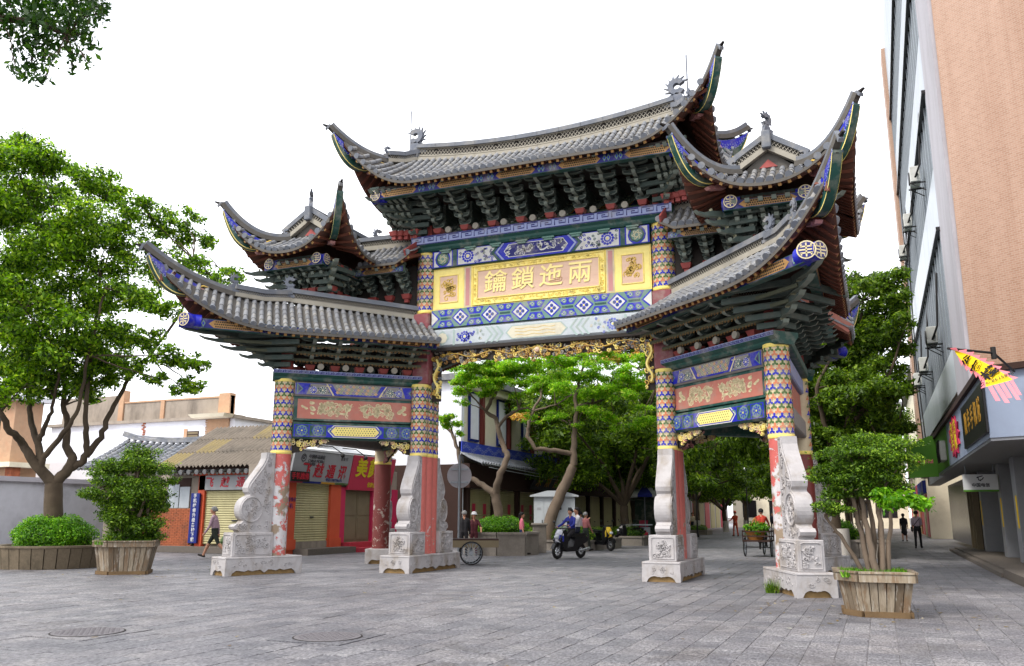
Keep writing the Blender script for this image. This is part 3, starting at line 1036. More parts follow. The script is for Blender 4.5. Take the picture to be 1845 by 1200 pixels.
        for q in (0, .16, .32):
            d.p([(X(1.62 + q), .03), (X(1.68 + q), .03), (X(1.86 + q), H / 2), (X(1.68 + q), H - .03), (X(1.62 + q), H - .03), (X(1.80 + q), H / 2)], 'paint_faded_green', 1)
    d.p([(2.22, H / 2), (2.40, .07), (L - 2.40, .07), (L - 2.22, H / 2), (L - 2.40, H - .07), (2.40, H - .07)], 'paint_faded_green', 1)
    d.p([(2.27, H / 2), (2.42, .09), (L - 2.42, .09), (L - 2.27, H / 2), (L - 2.42, H - .09), (2.42, H - .09)], 'paint_faded_yellow', 2)
    for k in range(3):
        d.ps(strip([(2.5 + i * .06, .16 + k * .09 + .015 * math.sin(i * .9 + k)) for i in range(20)], .012), 'gold', 3)
    d.build('painted_pattern', t, kind='stuff')
    # cornice with key fret
    b = MB()
    prof = [(-.32, 8.68), (.32, 8.68), (.36, 8.74), (.37, 8.80), (.43, 8.86), (.43, 9.12), (-.43, 9.12), (-.43, 8.86), (-.37, 8.80)]
    b.prism(prof, ((-3.72, 0, 0), (0, -1, 0), (0, 0, 1), (1, 0, 0)), 0, 7.44)
    t = b.build('central_cornice', [M['paint_green']], gate)
    d = Deco(plane_pos((-3.72, -.431, 8.87), (1, 0, 0), (0, 0, 1), (0, -1, 0)))
    key_fret(d, 0, 7.44, 0, .25, 'paint_blue_pale', 'paint_blue_dark')
    d.build('key_fret', t, kind='stuff')
    # carved fringe under the central opening: stem, drops at the pillars and a boss
    b = MB()
    b.box((0, -.1, 5.86), (6.2, .3, .10), 0, 0, .01)
    b.box((0, -.1, 5.66), (6.2, .05, .30), 0, 0)
    for sx in (-1, 1):
        b.box((sx * 2.98, -.1, 5.0), (.26, .05, 1.1), 0, 0)
    t = b.build('carved_fringe', [M['under_dark']], gate)
    d = Deco(plane_pos((-3.1, -.126, 5.5), (1, 0, 0), (0, 0, 1), (0, -1, 0)))
    for k in range(330):
        x = r_.uniform(.02, 6.18)
        c = (x, r_.uniform(.0, .32) - .08 * (abs(math.sin(x * 3.2)) < .3))
        d.relief(spiral(c, r_.uniform(.04, .085), r_.uniform(.7, 1.3), r_.uniform(0, 6), r_.choice((-1, 1)), 8), .034, r_.choice(('gold_pale', 'gold', 'gold_dim', 'lattice_pale', 'ornament', 'gold_dim')), .06)
    for sx in (.13, 6.07):
        pts = [(sx + .07 * math.sin(k * .9), .1 - k * .095) for k in range(11)]
        d.relief(pts, .09, 'gold_pale', .08)
        for k in range(26):
            c = (sx + r_.uniform(-.11, .13), r_.uniform(-.98, .1))
            d.relief(spiral(c, r_.uniform(.04, .08), 1, r_.uniform(0, 6), r_.choice((-1, 1)), 7), .035, r_.choice(('gold_pale', 'gold', 'ornament')), .06)
    pts = [(.3 + .25 * k, .18 + .07 * math.sin(k * 1.3)) for k in range(23)]
    d.relief(pts, .03, 'gold', .07)
    for k in range(8):
        a = k * math.pi / 4
        d.lump((3.1 + .10 * math.cos(a), .17 + .10 * math.sin(a)), .06, 'gold_pale', .06)
    d.lump((3.1, .17), .10, 'paint_pink_pale', .12, n=12)
    d.build('carving', t, kind='stuff')
center_bay()
# ------------------------------------------------------------------ roofs of the gate
def row_pts(p0, p1, sag, n=7):
    p0, p1 = Vector(p0), Vector(p1)
    out = []
    for k in range(n):
        w = k / (n - 1)
        q = p0.lerp(p1, w)
        q.z -= sag * 4 * w * (1 - w) * .9 + sag * .35 * math.sin(math.pi * w * 2) * 0
        out.append(q)
    return out
def tile_row(mb, pts, a, half, r=.068):
    """covering tiles laid end to end along pts, with the round end tile and the drip tile beside it"""
    a = Vector(a).normalized()
    L = sum((pts[i + 1] - pts[i]).length for i in range(len(pts) - 1))
    n = max(1, int(round(L / .30)))
    def P(t):
        d = t * L
        for i in range(len(pts) - 1):
            l = (pts[i + 1] - pts[i]).length
            if d <= l or i == len(pts) - 2:
                return pts[i].lerp(pts[i + 1], min(1.0, d / max(l, 1e-6))), (pts[i + 1] - pts[i]).normalized()
            d -= l
    vs, fs = [], []
    m = 5
    for k in range(n):
        for t, rr in ((k / n, r), ((k + 1) / n, r * .84)):
            p, tg = P(t)
            nn = a.cross(tg)
            if nn.z < 0:
                nn = -nn
            for j in range(m):
                ang = math.pi * j / (m - 1)
                vs.append(p + a * (rr * math.cos(ang)) + nn * (rr * math.sin(ang) * 1.05 - .01))
        o = k * 2 * m
        for j in range(m - 1):
            fs.append((o + j, o + j + 1, o + m + j + 1, o + m + j))
    mb.add(vs, fs, 0, True)
    p, tg = P(0)
    nn = a.cross(tg)
    if nn.z < 0:
        nn = -nn
    c = p + nn * .012 - tg * .012
    disc = [c + a * (r * 1.18 * math.cos(2 * math.pi * j / 10)) + nn * (r * 1.18 * math.sin(2 * math.pi * j / 10)) for j in range(10)]
    back = [q + tg * .05 for q in disc]
    mb.add(disc + back, [tuple(range(10)), tuple(range(19, 9, -1))] + [(j, 10 + j, 10 + (j + 1) % 10, (j + 1) % 10) for j in range(10)], 2)
    c = p + a * half - nn * .02
    dn = -nn * .10 + tg * .01
    tri = [c - a * .075, c - a * .05 + dn * .6, c + dn, c + a * .05 + dn * .6, c + a * .075]
    mb.add(tri + [q + tg * .02 for q in tri], [(0, 1, 2, 3, 4), (9, 8, 7, 6, 5), (0, 5, 6, 1), (1, 6, 7, 2), (2, 7, 8, 3), (3, 8, 9, 4)], 1)

RAFTER = MB()
RAFTER.add([(0, -.035, -.04), (0, .035, -.04), (0, .035, .04), (0, -.035, .04), (.8, -.035, -.04), (.8, .035, -.04), (.8, .035, .04), (.8, -.035, .04)],
           [(3, 2, 1, 0)], 1)
RAFTER.add([(0, -.035, -.04), (0, .035, -.04), (0, .035, .04), (0, -.035, .04), (.8, -.035, -.04), (.8, .035, -.04), (.8, .035, .04), (.8, -.035, .04)],
           [(0, 1, 5, 4), (1, 2, 6, 5), (2, 3, 7, 6), (3, 0, 4, 7)], 0)
RAFTER_ME = RAFTER.mesh('rafter', [M['rafter_red'], M['gold_dim']])

def roof_face(roof, rows, mx, my, single=True, rafters=True, soff=.17, half=None):
    """rows: polylines from the eave up; neighbouring rows define the slope between them"""
    b = MB()
    b.grid([[q - Vector((0, 0, .035)) for q in r] for r in rows], 0)
    rj = random.Random(len(rows))
    rows = [[q + Vector((0, 0, rj.uniform(-.008, .012) * (0 < k))) for k, q in enumerate(r)] for r in rows]
    sh = b.build('pan_tiles', [M['roof_pan']], roof, mx=mx, my=my)
    b = MB()
    b.grid([[q - Vector((0, 0, soff if k else .10)) for k, q in enumerate(r)] for r in rows], 0, flip=True)
    b.grid([[r[0] - Vector((0, 0, .03)), r[0] - Vector((0, 0, .10))] for r in rows], 1)
    b.build('soffit_boards', [M['soffit'], M['roof_pan']], roof, mx=mx, my=my)
    joined, jraf = MB(), MB()
    n = len(rows)
    for i, r in enumerate(rows):
        a = rows[min(i + 1, n - 1)][0] - rows[max(i - 1, 0)][0]
        if a.length < 1e-4 or (r[-1] - r[0]).length < .05:
            continue
        step = a.length / (2 if 0 < i < n - 1 else 1)
        mb = MB() if single else joined
        tile_row(mb, r, a, step / 2)
        if single:
            mb.build('tile_row', [M['roof_tile'], M['roof_pan'], M['ridge_stone']], roof, mx=mx, my=my)
        if rafters:
            ln = (r[1] - r[0]).length
            tg = (r[min(2, len(r) - 1)] - r[0]).normalized()
            p = r[0] + tg * .05 - Vector((0, 0, .145))
            X = tg.copy()
            Yv = a.normalized()
            if mx:
                p.x, X.x, Yv.x = -p.x, -X.x, -Yv.x
            if my:
                p.y, X.y, Yv.y = -p.y, -X.y, -Yv.y
            Zv = X.cross(Yv).normalized()
            if Zv.z < 0:
                Zv = -Zv
            Yv = Zv.cross(X)
            sc_ = min(1.0, max(.35, (r[-1] - r[0]).length / .8))
            mat_ = Matrix(((X.x * sc_, Yv.x, Zv.x, p.x), (X.y * sc_, Yv.y, Zv.y, p.y), (X.z * sc_, Yv.z, Zv.z, p.z), (0, 0, 0, 1)))
            if single:
                o = link('rafter', RAFTER_ME, roof)
                o.matrix_basis = mat_
            else:
                off = len(jraf.v)
                jraf.v.extend(tuple(mat_ @ Vector(q_)) for q_ in RAFTER.v)
                jraf.f.extend(tuple(i_ + off for i_ in f_) for f_ in RAFTER.f)
                jraf.m.extend(RAFTER.m)
                jraf.sm.extend(RAFTER.sm)
    if not single:
        if jraf.v:
            jraf.build('rafters', [M['rafter_red'], M['gold_dim']], roof, kind='stuff')
        joined.build('roof_tiles', [M['roof_tile'], M['roof_pan'], M['ridge_stone']], roof, mx=mx, my=my, kind='stuff')

def ridge_wall(parent, path, h, mx, my, th=.14, lat=True, name='ridge'):
    """pierced ridge: base course, open lattice band, cap stones"""
    path = [Vector(p) for p in path]
    b = MB()
    up = Vector((0, 0, 1))
    for i in range(len(path) - 1):
        p, q = path[i], path[i + 1]
        e = (q - p).normalized() * .01
        b.bar(p + up * .05, q + up * .05 + e, th * 1.5, .10, 1)
        b.bar(p + up * (h / 2), q + up * (h / 2) + e, th * .5, h - .1, 2)
        b.bar(p + up * (h * .30 + .0), q + up * (h * .30) + e, th * 1.1, .035, 1)
        b.bar(p + up * (h * .78), q + up * (h * .78) + e, th * 1.1, .04, 1)
        b.bar(p + up * (h - .05), q + up * (h - .05) + e, th * 1.7, .12, 0)
    t = b.build(name, [M['ridge_stone'], M['lattice_pale'], M['lattice_dark']], parent, mx=mx, my=my)
    if lat:
        L = 0
        for i in range(len(path) - 1):
            p, q = path[i], path[i + 1]
            ln = (q - p).length
            U = (q - p).normalized()
            N = Vector((U.y, -U.x, 0)).normalized()
            for sg in (1, -1):
                d = Deco(plane_pos(p + N * (sg * th * .27), U, up, N * sg))
                y0, y1 = h * .33, h * .75
                s = (y1 - y0) * .5
                k = int(ln / s)
                for j in range(k + 1):
                    for dr in (1, -1):
                        x0 = j * s
                        x1 = x0 + (y1 - y0) * .8 * dr
                        xa, xb = max(0, min(ln, x0)), max(0, min(ln, x1))
                        if abs(xa - xb) > .02:
                            d.ps(strip([(xa, y0), (xb, y0 + (y1 - y0) * abs(xb - xa) / abs(x1 - x0))], max(.011, (y1 - y0) * .085)), 'lattice_pale', 2 + (dr > 0), .012)
                d.build('ridge_lattice', t, mx, my, 'stuff')
    return t

def chiwen(parent, p, U, size, mx, my, name='ridge_ornament', spikes=9):
    """curled-tail ridge beast: block, body and a ring tail with spikes, in the plane of U and up"""
    U = Vector(U).normalized()
    N = Vector((-U.y, U.x, 0))
    fr = (Vector(p), U, (0, 0, 1), N)
    b = MB()
    s = size
    b.prism([(-.16 * s, 0), (.18 * s, 0), (.20 * s, .22 * s), (.14 * s, .42 * s), (.05 * s, .5 * s), (-.10 * s, .46 * s), (-.17 * s, .25 * s)], fr, -.07 * s, .07 * s)
    b.prism([(.12 * s, .16 * s), (.36 * s, .10 * s), (.40 * s, .18 * s), (.30 * s, .24 * s), (.34 * s, .34 * s), (.14 * s, .36 * s)], fr, -.06 * s, .06 * s)
    c = (.03 * s, .68 * s)
    ri, ro = .09 * s, .23 * s
    n = 12
    a0, a1 = math.radians(-150), math.radians(150)
    for k in range(n):
        q0, q1 = a0 + (a1 - a0) * k / n, a0 + (a1 - a0) * (k + 1) / n
        b.prism([(c[0] + ri * math.cos(q0), c[1] + ri * math.sin(q0)), (c[0] + ro * math.cos(q0), c[1] + ro * math.sin(q0)), (c[0] + ro * math.cos(q1), c[1] + ro * math.sin(q1)), (c[0] + ri * math.cos(q1), c[1] + ri * math.sin(q1))], fr, -.07 * s, .07 * s)
    for k in range(spikes):
        q = a0 + (a1 - a0) * (k + .5) / spikes
        w = .16
        b.prism([(c[0] + ro * .95 * math.cos(q - w), c[1] + ro * .95 * math.sin(q - w)), (c[0] + ro * 1.5 * math.cos(q + .25), c[1] + ro * 1.5 * math.sin(q + .25)), (c[0] + ro * .95 * math.cos(q + w), c[1] + ro * .95 * math.sin(q + w))], fr, -.03 * s, .03 * s)
    b.box(Vector(p) + Vector((0, 0, .02)), (.34 * s, .34 * s, .12 * s), math.atan2(U.y, U.x))
    return b.build(name, [M['ornament']], parent, mx=mx, my=my)

def hip_end(roof, A, T, zf, u_tile, mx, my, u_cres, depth=.42, th=.17, lat_to=0.0, orn=True):
    """hip from A (top) to the flying tip T: cap ridge sweeping up, painted crescent rafter below, dragon head, end tile"""
    A, T = Vector(A), Vector(T)
    H = Vector((T.x - A.x, T.y - A.y, 0))
    UL = H.length
    H.normalize()
    N = Vector((-H.y, H.x, 0))
    up = Vector((0, 0, 1))
    pos = lambda u, z: Vector((A.x, A.y, 0)) + H * u + up * z
    n = 20
    b = MB()
    us = [UL * k / n for k in range(n + 1)]
    for k in range(n):
        p, q = pos(us[k], zf(us[k])), pos(us[k + 1], zf(us[k + 1]))
        w = .20 - .08 * (k / n) ** 2
        tt = (q - p).normalized() * .012
        nr = N.cross(tt).normalized()
        if nr.z < 0:
            nr = -nr
        b.bar(p + nr * .05, q + nr * .05 + tt, w, .12, 1)
        b.bar(p + nr * .15, q + nr * .15 + tt, w * .7, .12, 0)
    p = pos(UL, zf(UL))
    tg = (p - pos(UL - .1, zf(UL - .1))).normalized()
    b.bar(p, p + tg * .05 + H * .01, .11, .20, 0, w1=.09, h1=.14)
    b.bar(p + tg * .05, p + tg * .09 + H * .10, .07, .06, 2, w1=.05, h1=.025)
    q = pos(UL - .42, zf(UL - .42)) + H * .10
    b.bar(q, q + tg * .10 + H * .10, .10, .08, 2, w1=.05, h1=.03)
    b.build('hip_ridge', [M['ridge_stone'], M['roof_pan'], M['lattice_dark']], roof, mx=mx, my=my)
    # crescent rafter
    u0, u1 = u_cres
    m = 14
    top = [(u0 + (u1 - u0) * k / m, zf(u0 + (u1 - u0) * k / m) - .06) for k in range(m + 1)]
    bot = []
    for k, (u, z) in enumerate(top):
        w = k / m
        bot.append((u + .10 * math.sin(math.pi * w), z - .05 - depth * (math.sin(math.pi * (.12 + .88 * w)) ** .8)))
    fr = (Vector((A.x, A.y, 0)), H, up, N)
    b = MB()
    for k in range(m):
        b.prism([bot[k], bot[k + 1], top[k + 1], top[k]], fr, -th / 2, th / 2)
    t = b.build('crescent_rafter', [M['paint_green']], roof, mx=mx, my=my)
    for sg in (1, -1):
        d = Deco(plane_pos(Vector((A.x, A.y, 0)) + N * (sg * th / 2), H, up, N * sg))
        lerp = lambda k, w: (top[k][0] * (1 - w) + bot[k][0] * w, top[k][1] * (1 - w) + bot[k][1] * w)
        for k in range(m):
            d.p([lerp(k, .02), lerp(k, .55), lerp(k + 1, .55), lerp(k + 1, .02)], 'paint_blue', 1)
        for k in range(m + 1):
            c = lerp(min(k, m), .52)
            d.ps(strip(spiral(c, .035 + .03 * math.sin(math.pi * k / m), .9, k * 1.7, 1, 7), .012), 'paint_blue_pale', 2)
            c = lerp(min(k, m), .3)
            d.ps(strip(spiral(c, .03, .9, k * 2.3, 1, 6), .010), 'paint_blue_pale', 2)
        d.ps(strip(bot, .025), 'gold_pale', 2)
        d.build('painted_pattern', t, mx, my, 'stuff')
    # dragon head at the root of the crescent
    c = pos(u0 + .02, bot[0][1] - .02)
    b = MB()
    fr2 = (c, H, up, N)
    b.prism([(-.25, -.08), (.05, -.14), (.10, -.10), (-.02, -.02), (.02, .06), (.20, .02), (.26, .07), (.22, .13), (.06, .17), (-.05, .2), (-.25, .14)], fr2, -.09, .09, 0)
    b.prism([(-.02, -.13), (.18, -.16), (.24, -.11), (.16, -.07), (.02, -.06)], fr2, -.07, .07, 0)
    b.prism([(0, -.07), (.12, -.07), (.12, .02), (0, .03)], fr2, -.05, .05, 1)
    for sg in (-1, 1):
        b.tube([c + N * (sg * .06) + up * .17, c + N * (sg * .10) - H * .14 + up * .24, c + N * (sg * .12) - H * .26 + up * .22], [.028, .02, .008], 6, 2)
        b.ball(c + N * (sg * .08) + H * .06 + up * .13, .03, 6, 2)
    b.build('dragon_head', [M['paint_pink'], M['bracket_red'], M['gold']], roof, mx=mx, my=my)

def medallion(parent, p, D, r, ln, mx, my):
    """round painted purlin end with the longevity character"""
    D = Vector(D).normalized()
    p = Vector(p)
    b = MB()
    b.tube([p - D * ln, p], r, 16, 0)
    t = b.build('purlin_end', [M['paint_blue']], parent, mx=mx, my=my)
    U = Vector((-D.y, D.x, 0))
    d = Deco(plane_pos(p + D * .002, U, (0, 0, 1), D))
    d.p(circ((0, 0), r, 18), 'cream', 1)
    d.p(circ((0, 0), r * .86, 18), 'paint_blue_dark', 2)
    for q in ([(-.6, .35), (.6, .35)], [(-.75, 0), (.75, 0)], [(-.6, -.35), (.6, -.35)], [(0, -.75), (0, .75)], [(-.5, .35), (-.5, .6)], [(.5, .35), (.5, .6)], [(-.5, -.35), (-.5, -.6)], [(.5, -.35), (.5, -.6)]):
        d.ps(strip([(a * r, b_ * r) for a, b_ in q], r * .15), 'cream', 3)
    d.build('medallion', t, mx, my, 'stuff')

# ---- bracket sets
def arm_lateral(w, h, dp):
    """boat-shaped cross arm: pale rim with a dark inset"""
    b = MB()
    o = lambda k, e: [(-w * k, h - e), (-w * k, h * .45), (-w * .78 * k, h * .12 + e), (-w * .45 * k, e), (w * .45 * k, e), (w * .78 * k, h * .12 + e), (w * k, h * .45), (w * k, h - e)]
    b.prism(o(1, 0), ((0, 0, 0), (1, 0, 0), (0, 0, 1), (0, -1, 0)), -dp / 2, dp / 2, 1, 0)
    b.prism(o(.9, h * .14), ((0, 0, 0), (1, 0, 0), (0, 0, 1), (0, -1, 0)), dp / 2, dp / 2 + .004, 0)
    for x in (-w * .86, 0, w * .86):
        b.box((x, 0, h + .035), (.10, dp * 1.25, .07), 0, 0, .008, 1.15)
    return b.mesh('bracket_arm', [M['bracket_dark'], M['bracket_edge']])
def arm_nose(l, h, w, red=False):
    """arm projecting to the front with an upcurled beak"""
    b = MB()
    o = [(-.15, h), (-.15, .02), (l * .45, 0), (l * .70, .03), (l * .9, .0), (l * 1.08, .03), (l * 1.16, .10), (l * 1.10, .075), (l * .98, .07), (l * .86, .12), (l * .80, h * .8), (l * .6, h)]
    b.prism(o, ((0, 0, 0), (0, -1, 0), (0, 0, 1), (1, 0, 0)), -w / 2, w / 2, 0, 1)
    b.box((0, -l * .80, h * .72), (w * .75, .05, h * .9), 0, 2, .01)
    if red:
        b.box((0, -l * .78, h * 1.25), (w * 1.25, .12, .10), 0, 3, .015)
    return b.mesh('bracket_arm', [M['bracket_dark'], M['bracket_edge'], M['bracket_tongue'], M['bracket_red']])
LAT = {}
def bracket_set(origin, D, tiers, step, rise, mx, my, w0=.20, w1=.42, h=.16, wn=.10, single=False):
    """corbel set: each tier steps further out along D"""
    D = Vector(D).normalized()
    o = Vector(origin)
    if mx:
        o.x, D = -o.x, Vector((-D.x, D.y, 0))
    if my:
        o.y, D = -o.y, Vector((D.x, -D.y, 0))
    rz = math.atan2(D.x, -D.y)
    b = MB()
    b.box((0, 0, .09), (.20, .20, .14), 0, 1, .01, 1.35)
    b.box((0, 0, -.02), (.12, .12, .12), 0, 1)
    b.box((0, .03, tiers * rise / 2 + .12), (.10, .12, tiers * rise), 0, 0)
    rear = my or (abs(D.x) > abs(D.y) and not single)
    arms = []
    for k in range(tiers):
        w = w0 + (w1 - w0) * (k / max(1, tiers - 1))
        key = ('l', round(w, 3), h)
        if key not in LAT:
            LAT[key] = arm_lateral(w, h * .75, .085)
        z = .17 + k * rise
        arms.append((LAT[key], (0, -step * k, z + .02)))
        if k:
            key = ('n', round(step * k, 3), k == tiers - 1)
            if key not in LAT:
                LAT[key] = arm_nose(step * k + .12, h, wn, k == tiers - 1)
            arms.append((LAT[key], (0, 0, z - rise * .35)))
    if not rear:
        t = b.build('bracket_set', [M['bracket_dark'], M['bracket_red']], gate, o, rz)
        for q, l in arms:
            link('bracket_arm', q, t, l)
    else:
        key = ('joined', tiers, step, rise, w0, w1, h)
        if key not in LAT:
            b.m = [0 if q == 0 else 3 for q in b.m]
            for q, l in arms:
                nl = 4 if len(q.materials) > 2 else 2
                off = len(b.v)
                b.v.extend((v.co.x + l[0], v.co.y + l[1], v.co.z + l[2]) for v in q.vertices)
                for p_ in q.polygons:
                    b.f.append(tuple(i_ + off for i_ in p_.vertices))
                    b.m.append(p_.material_index)
                    b.sm.append(False)
            LAT[key] = b.mesh('bracket_set', [M['bracket_dark'], M['bracket_edge'], M['bracket_tongue'], M['bracket_red']])
        t = link('bracket_set', LAT[key], gate, o, rz)
    return t
def diag_arms(parent_name, origin, D, n, l0, dl, rise, mx, my):
    """corner arms reaching out along the hip"""
    D = Vector(D).normalized()
    o = Vector(origin)
    if mx:
        o.x, D = -o.x, Vector((-D.x, D.y, 0))
    if my:
        o.y, D = -o.y, Vector((D.x, -D.y, 0))
    b = MB()
    b.box((0, 0, .3), (.16, .16, .7), 0, 0)
    t = b.build('corner_bracket_set', [M['bracket_dark']], gate, o, math.atan2(D.x, -D.y))
    for k in range(n):
        l = l0 + dl * k
        me = arm_nose(l, .17, .12)
        link('bracket_arm', me, t, (0, 0, .05 + rise * k))
        for sg in (-1, 1):
            b = MB()
            b.bar((sg * .02, -l * .55, .13 + rise * k), (sg * l * .55, -l * .15, .13 + rise * k), .08, .12, 0)
            b.build('bracket_arm', [M['bracket_edge' if 0 else 'bracket_dark']], t)
    return t

def purlin(p0, p1, r, mx, my, name='painted_purlin'):
    p0, p1 = Vector(p0), Vector(p1)
    U = (p1 - p0).normalized()
    L = (p1 - p0).length
    b = MB()
    b.bar(p0, p1, r * 1.6, r * 2)
    t = b.build(name, [M['paint_green']], gate, mx=mx, my=my)
    for sg in (1, -1):
        N = Vector((U.y, -U.x, 0)) * sg
        d = Deco(plane_pos(p0 + N * (r * .8), U, (0, 0, 1), N))
        n = max(1, int(L / 1.6))
        for i in range(n):
            a, e = i * L / n, (i + 1) * L / n
            d.p(rect(a, -r * .9, e, r * .9), 'paint_blue_dark', 1)
            w = e - a
            d.p([(a + .24 * w, -r * .8), (e - .24 * w, -r * .8), (e - .18 * w, 0), (e - .24 * w, r * .8), (a + .24 * w, r * .8), (a + .18 * w, 0)], 'gold_dim', 2)
            for q in range(int(w * .5 / .05)):
                for j in range(3):
                    d.p(circ((a + .27 * w + q * .05 + .025 * (j % 2), -r * .5 + j * r * .5), .023, 4), 'under_dark', 3)
            for x in (a + .06 * w, a + .12 * w, e - .12 * w, e - .06 * w):
                d.p([(x - .05, 0), (x, -r * .8), (x + .05, 0), (x, r * .8)], 'paint_green_pale', 2)
                d.p([(x - .025, 0), (x, -r * .4), (x + .025, 0), (x, r * .4)], 'paint_blue', 3)
        d.build('painted_pattern', t, mx, my, 'stuff')
    return t

# ---- lower side roofs
def lift(c, base, amt, span, pw=2.6):
    """eave height at the distance c from the corner"""
    return base + amt * max(0.0, (span - c) / span) ** pw
def low_roof(mx, my):
    single = not my
    roof = empty('lower_side_roof', parent=gate)
    corner = Vector((7.62, -5.78, 0))
    zf = lambda u: 7.02 - 1.02 * (u / 3.94) + 1.62 * (u / 3.94) ** 2 + .05 * (u / 3.94) ** 6
    UL = math.hypot(corner.x - FP.x, corner.y - FP.y)
    S = 7.05
    e0 = IP + WN * 1.49
    rows = []
    s = .02
    while s <= S + .001:
        p0 = e0 + WD * s
        c = S - s
        p0.z = lift(c, 5.93, 1.50, 3.5)
        p0 += WN * (-.0) + Vector((0, 0, 0))
        if s <= WL:
            p1 = IP + WD * s
            p1.z = 6.72 + .22 * (s / WL)
            p1 += WN * .08
        else:
            h = (s - WL) / (S - WL)
            q = FP.lerp(corner, h)
            p1 = Vector((q.x, q.y, zf(h * UL) + .02))
            if h > .9:
                p0 = p0.lerp(p1, (h - .9) * 4)
        rows.append(row_pts(p0, p1, .07 if s <= WL else .03))
        s += .195
    roof_face(roof, rows, mx, my, single)
    # outer slope
    rows = []
    ye = -.4 if not my else -1.5
    n = int((5.78 + ye) / .2)
    for k in range(n + 1):
        y = ye + (-5.7 - ye) * k / n
        c = y - corner.y
        p0 = Vector((corner.x, y, lift(c, 5.93, 1.50, 3.5)))
        if y > FP.y:
            p1 = Vector((FP.x + .06, y, 6.96))
        else:
            h = (y - FP.y) / (corner.y - FP.y)
            q = FP.lerp(corner, h)
            p1 = Vector((q.x, q.y, zf(h * UL) + .02))
            if h > .9:
                p0 = p0.lerp(p1, (h - .9) * 4)
        rows.append(row_pts(p0, p1, .06))
    roof_face(roof, rows, mx, my, False, True)
    # inner slope (towards the court behind)
    inn = MB()
    inn.grid([[IP + WD * 0.1 + Vector((0, 0, 6.8)), IP + WD * .9 - WN * .6 + Vector((0, 0, 6.3))], [FP + Vector((0, 0, 7.0)), FP - Vector((.9, -.9, -6.3))]])
    inn.build('inner_slope', [M['roof_pan']], roof, mx=mx, my=my)
    # ridges
    up = Vector((0, 0, 1))
    ridge_wall(roof, [IP + WD * .28 + up * 6.76, FP + up * 6.98], .37, mx, my)
    hp = Vector((corner.x, corner.y, 0)) - FP
    q1 = FP + hp * .44
    ridge_wall(roof, [FP + up * 7.0, FP + hp * .22 + up * (zf(UL * .22) + .0), q1 + up * (zf(UL * .44))], .30, mx, my, name='descending_ridge')
    ridge_wall(roof, [FP + up * 7.0, Vector((FP.x, ye, 7.05))], .30, mx, my, name='side_ridge')
    chiwen(roof, FP + up * 7.12, WD, .62, mx, my)
    chiwen(roof, q1 + up * (zf(UL * .44) + .12), hp, .50, mx, my)
    hip_end(roof, FP + up * 7.0, (7.79, -6.1, 7.8), zf, None, mx, my, (2.55, 3.80), .40)
    # verge boards at the open end of the outer slope
    b = MB()
    b.bar((6.3, ye + .02, 7.0), (7.62, ye + .02, 5.92), .04, .22, 0)
    b.build('verge_board', [M['paint_brownpink']], roof, mx=mx, my=my)
    # carrying timbers
    c0 = Vector((7.09, -5.02, 6.0))
    pa = IP + WN * 1.08 + up * 5.86
    tdir = (c0 - pa)
    purlin(pa + WD * .0, Vector((c0.x, c0.y, 5.98)) , .12, mx, my)
    purlin(Vector((c0.x, c0.y, 5.98)), (c0.x, ye, 5.9), .12, mx, my)
    medallion(roof, Vector((c0.x, c0.y, 6.02)) + WD * .30, WD, .17, .5, mx, my)
    medallion(roof, Vector((c0.x, c0.y - .30, 6.02)), (0, -1, 0), .17, .5, mx, my)
    # bracket rows
    for k in range(5):
        s = .55 + k * (WL - .9) / 4.4
        bracket_set(IP + WD * s + up * 5.16, WN, 4, .30, .145, mx, my, .18, .33, .15)
    for k in range(4):
        bracket_set(FP + Vector((0, .55 + k * .55, 5.16)), (1, 0, 0), 4, .28, .145, mx, my, .18, .30, .15)
    diag_arms('', FP + up * 5.12, BF, 5, .7, .46, .155, mx, my)
    for k in range(3):     # tie rails between the sets
        b = MB()
        b.bar(IP + WD * .1 + WN * (.28 + .28 * k) + up * (5.40 + .145 * k), FP + WD * (.5 + .55 * k) + WN * (.28 + .28 * k) + up * (5.40 + .145 * k), .05, .07)
        b.build('bracket_rail', [M['rail_olive']], roof, mx=mx, my=my)
        d = Deco(plane_pos(IP + WN * (.31 + .28 * k) + up * (5.30 + .145 * k), WD, (0, 0, 1), WN))
        for q in range(34):
            d.ps(strip(spiral((.25 + q * .1, .05), .035, 1.0, q, 1, 6), .012), 'gold_dim', 1)
        d.build('carving', roof, mx, my, 'stuff')
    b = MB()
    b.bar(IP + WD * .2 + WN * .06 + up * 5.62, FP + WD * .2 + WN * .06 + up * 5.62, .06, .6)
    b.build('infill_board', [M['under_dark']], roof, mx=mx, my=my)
    if not my:
        for k in range(4):
            s = .95 + k * (WL - .9) / 4.4
            b = MB()
            p = IP + WD * s + up * 5.24 + WN * .34
            b.tube([p - WN * .08, p], [.085, .085], 12)
            b.build('rosette', [M['lattice_pale']], roof, mx=mx, my=my)
for sgn in (-1, 1):
    for my in (False, True):
        low_roof(sgn < 0, my)

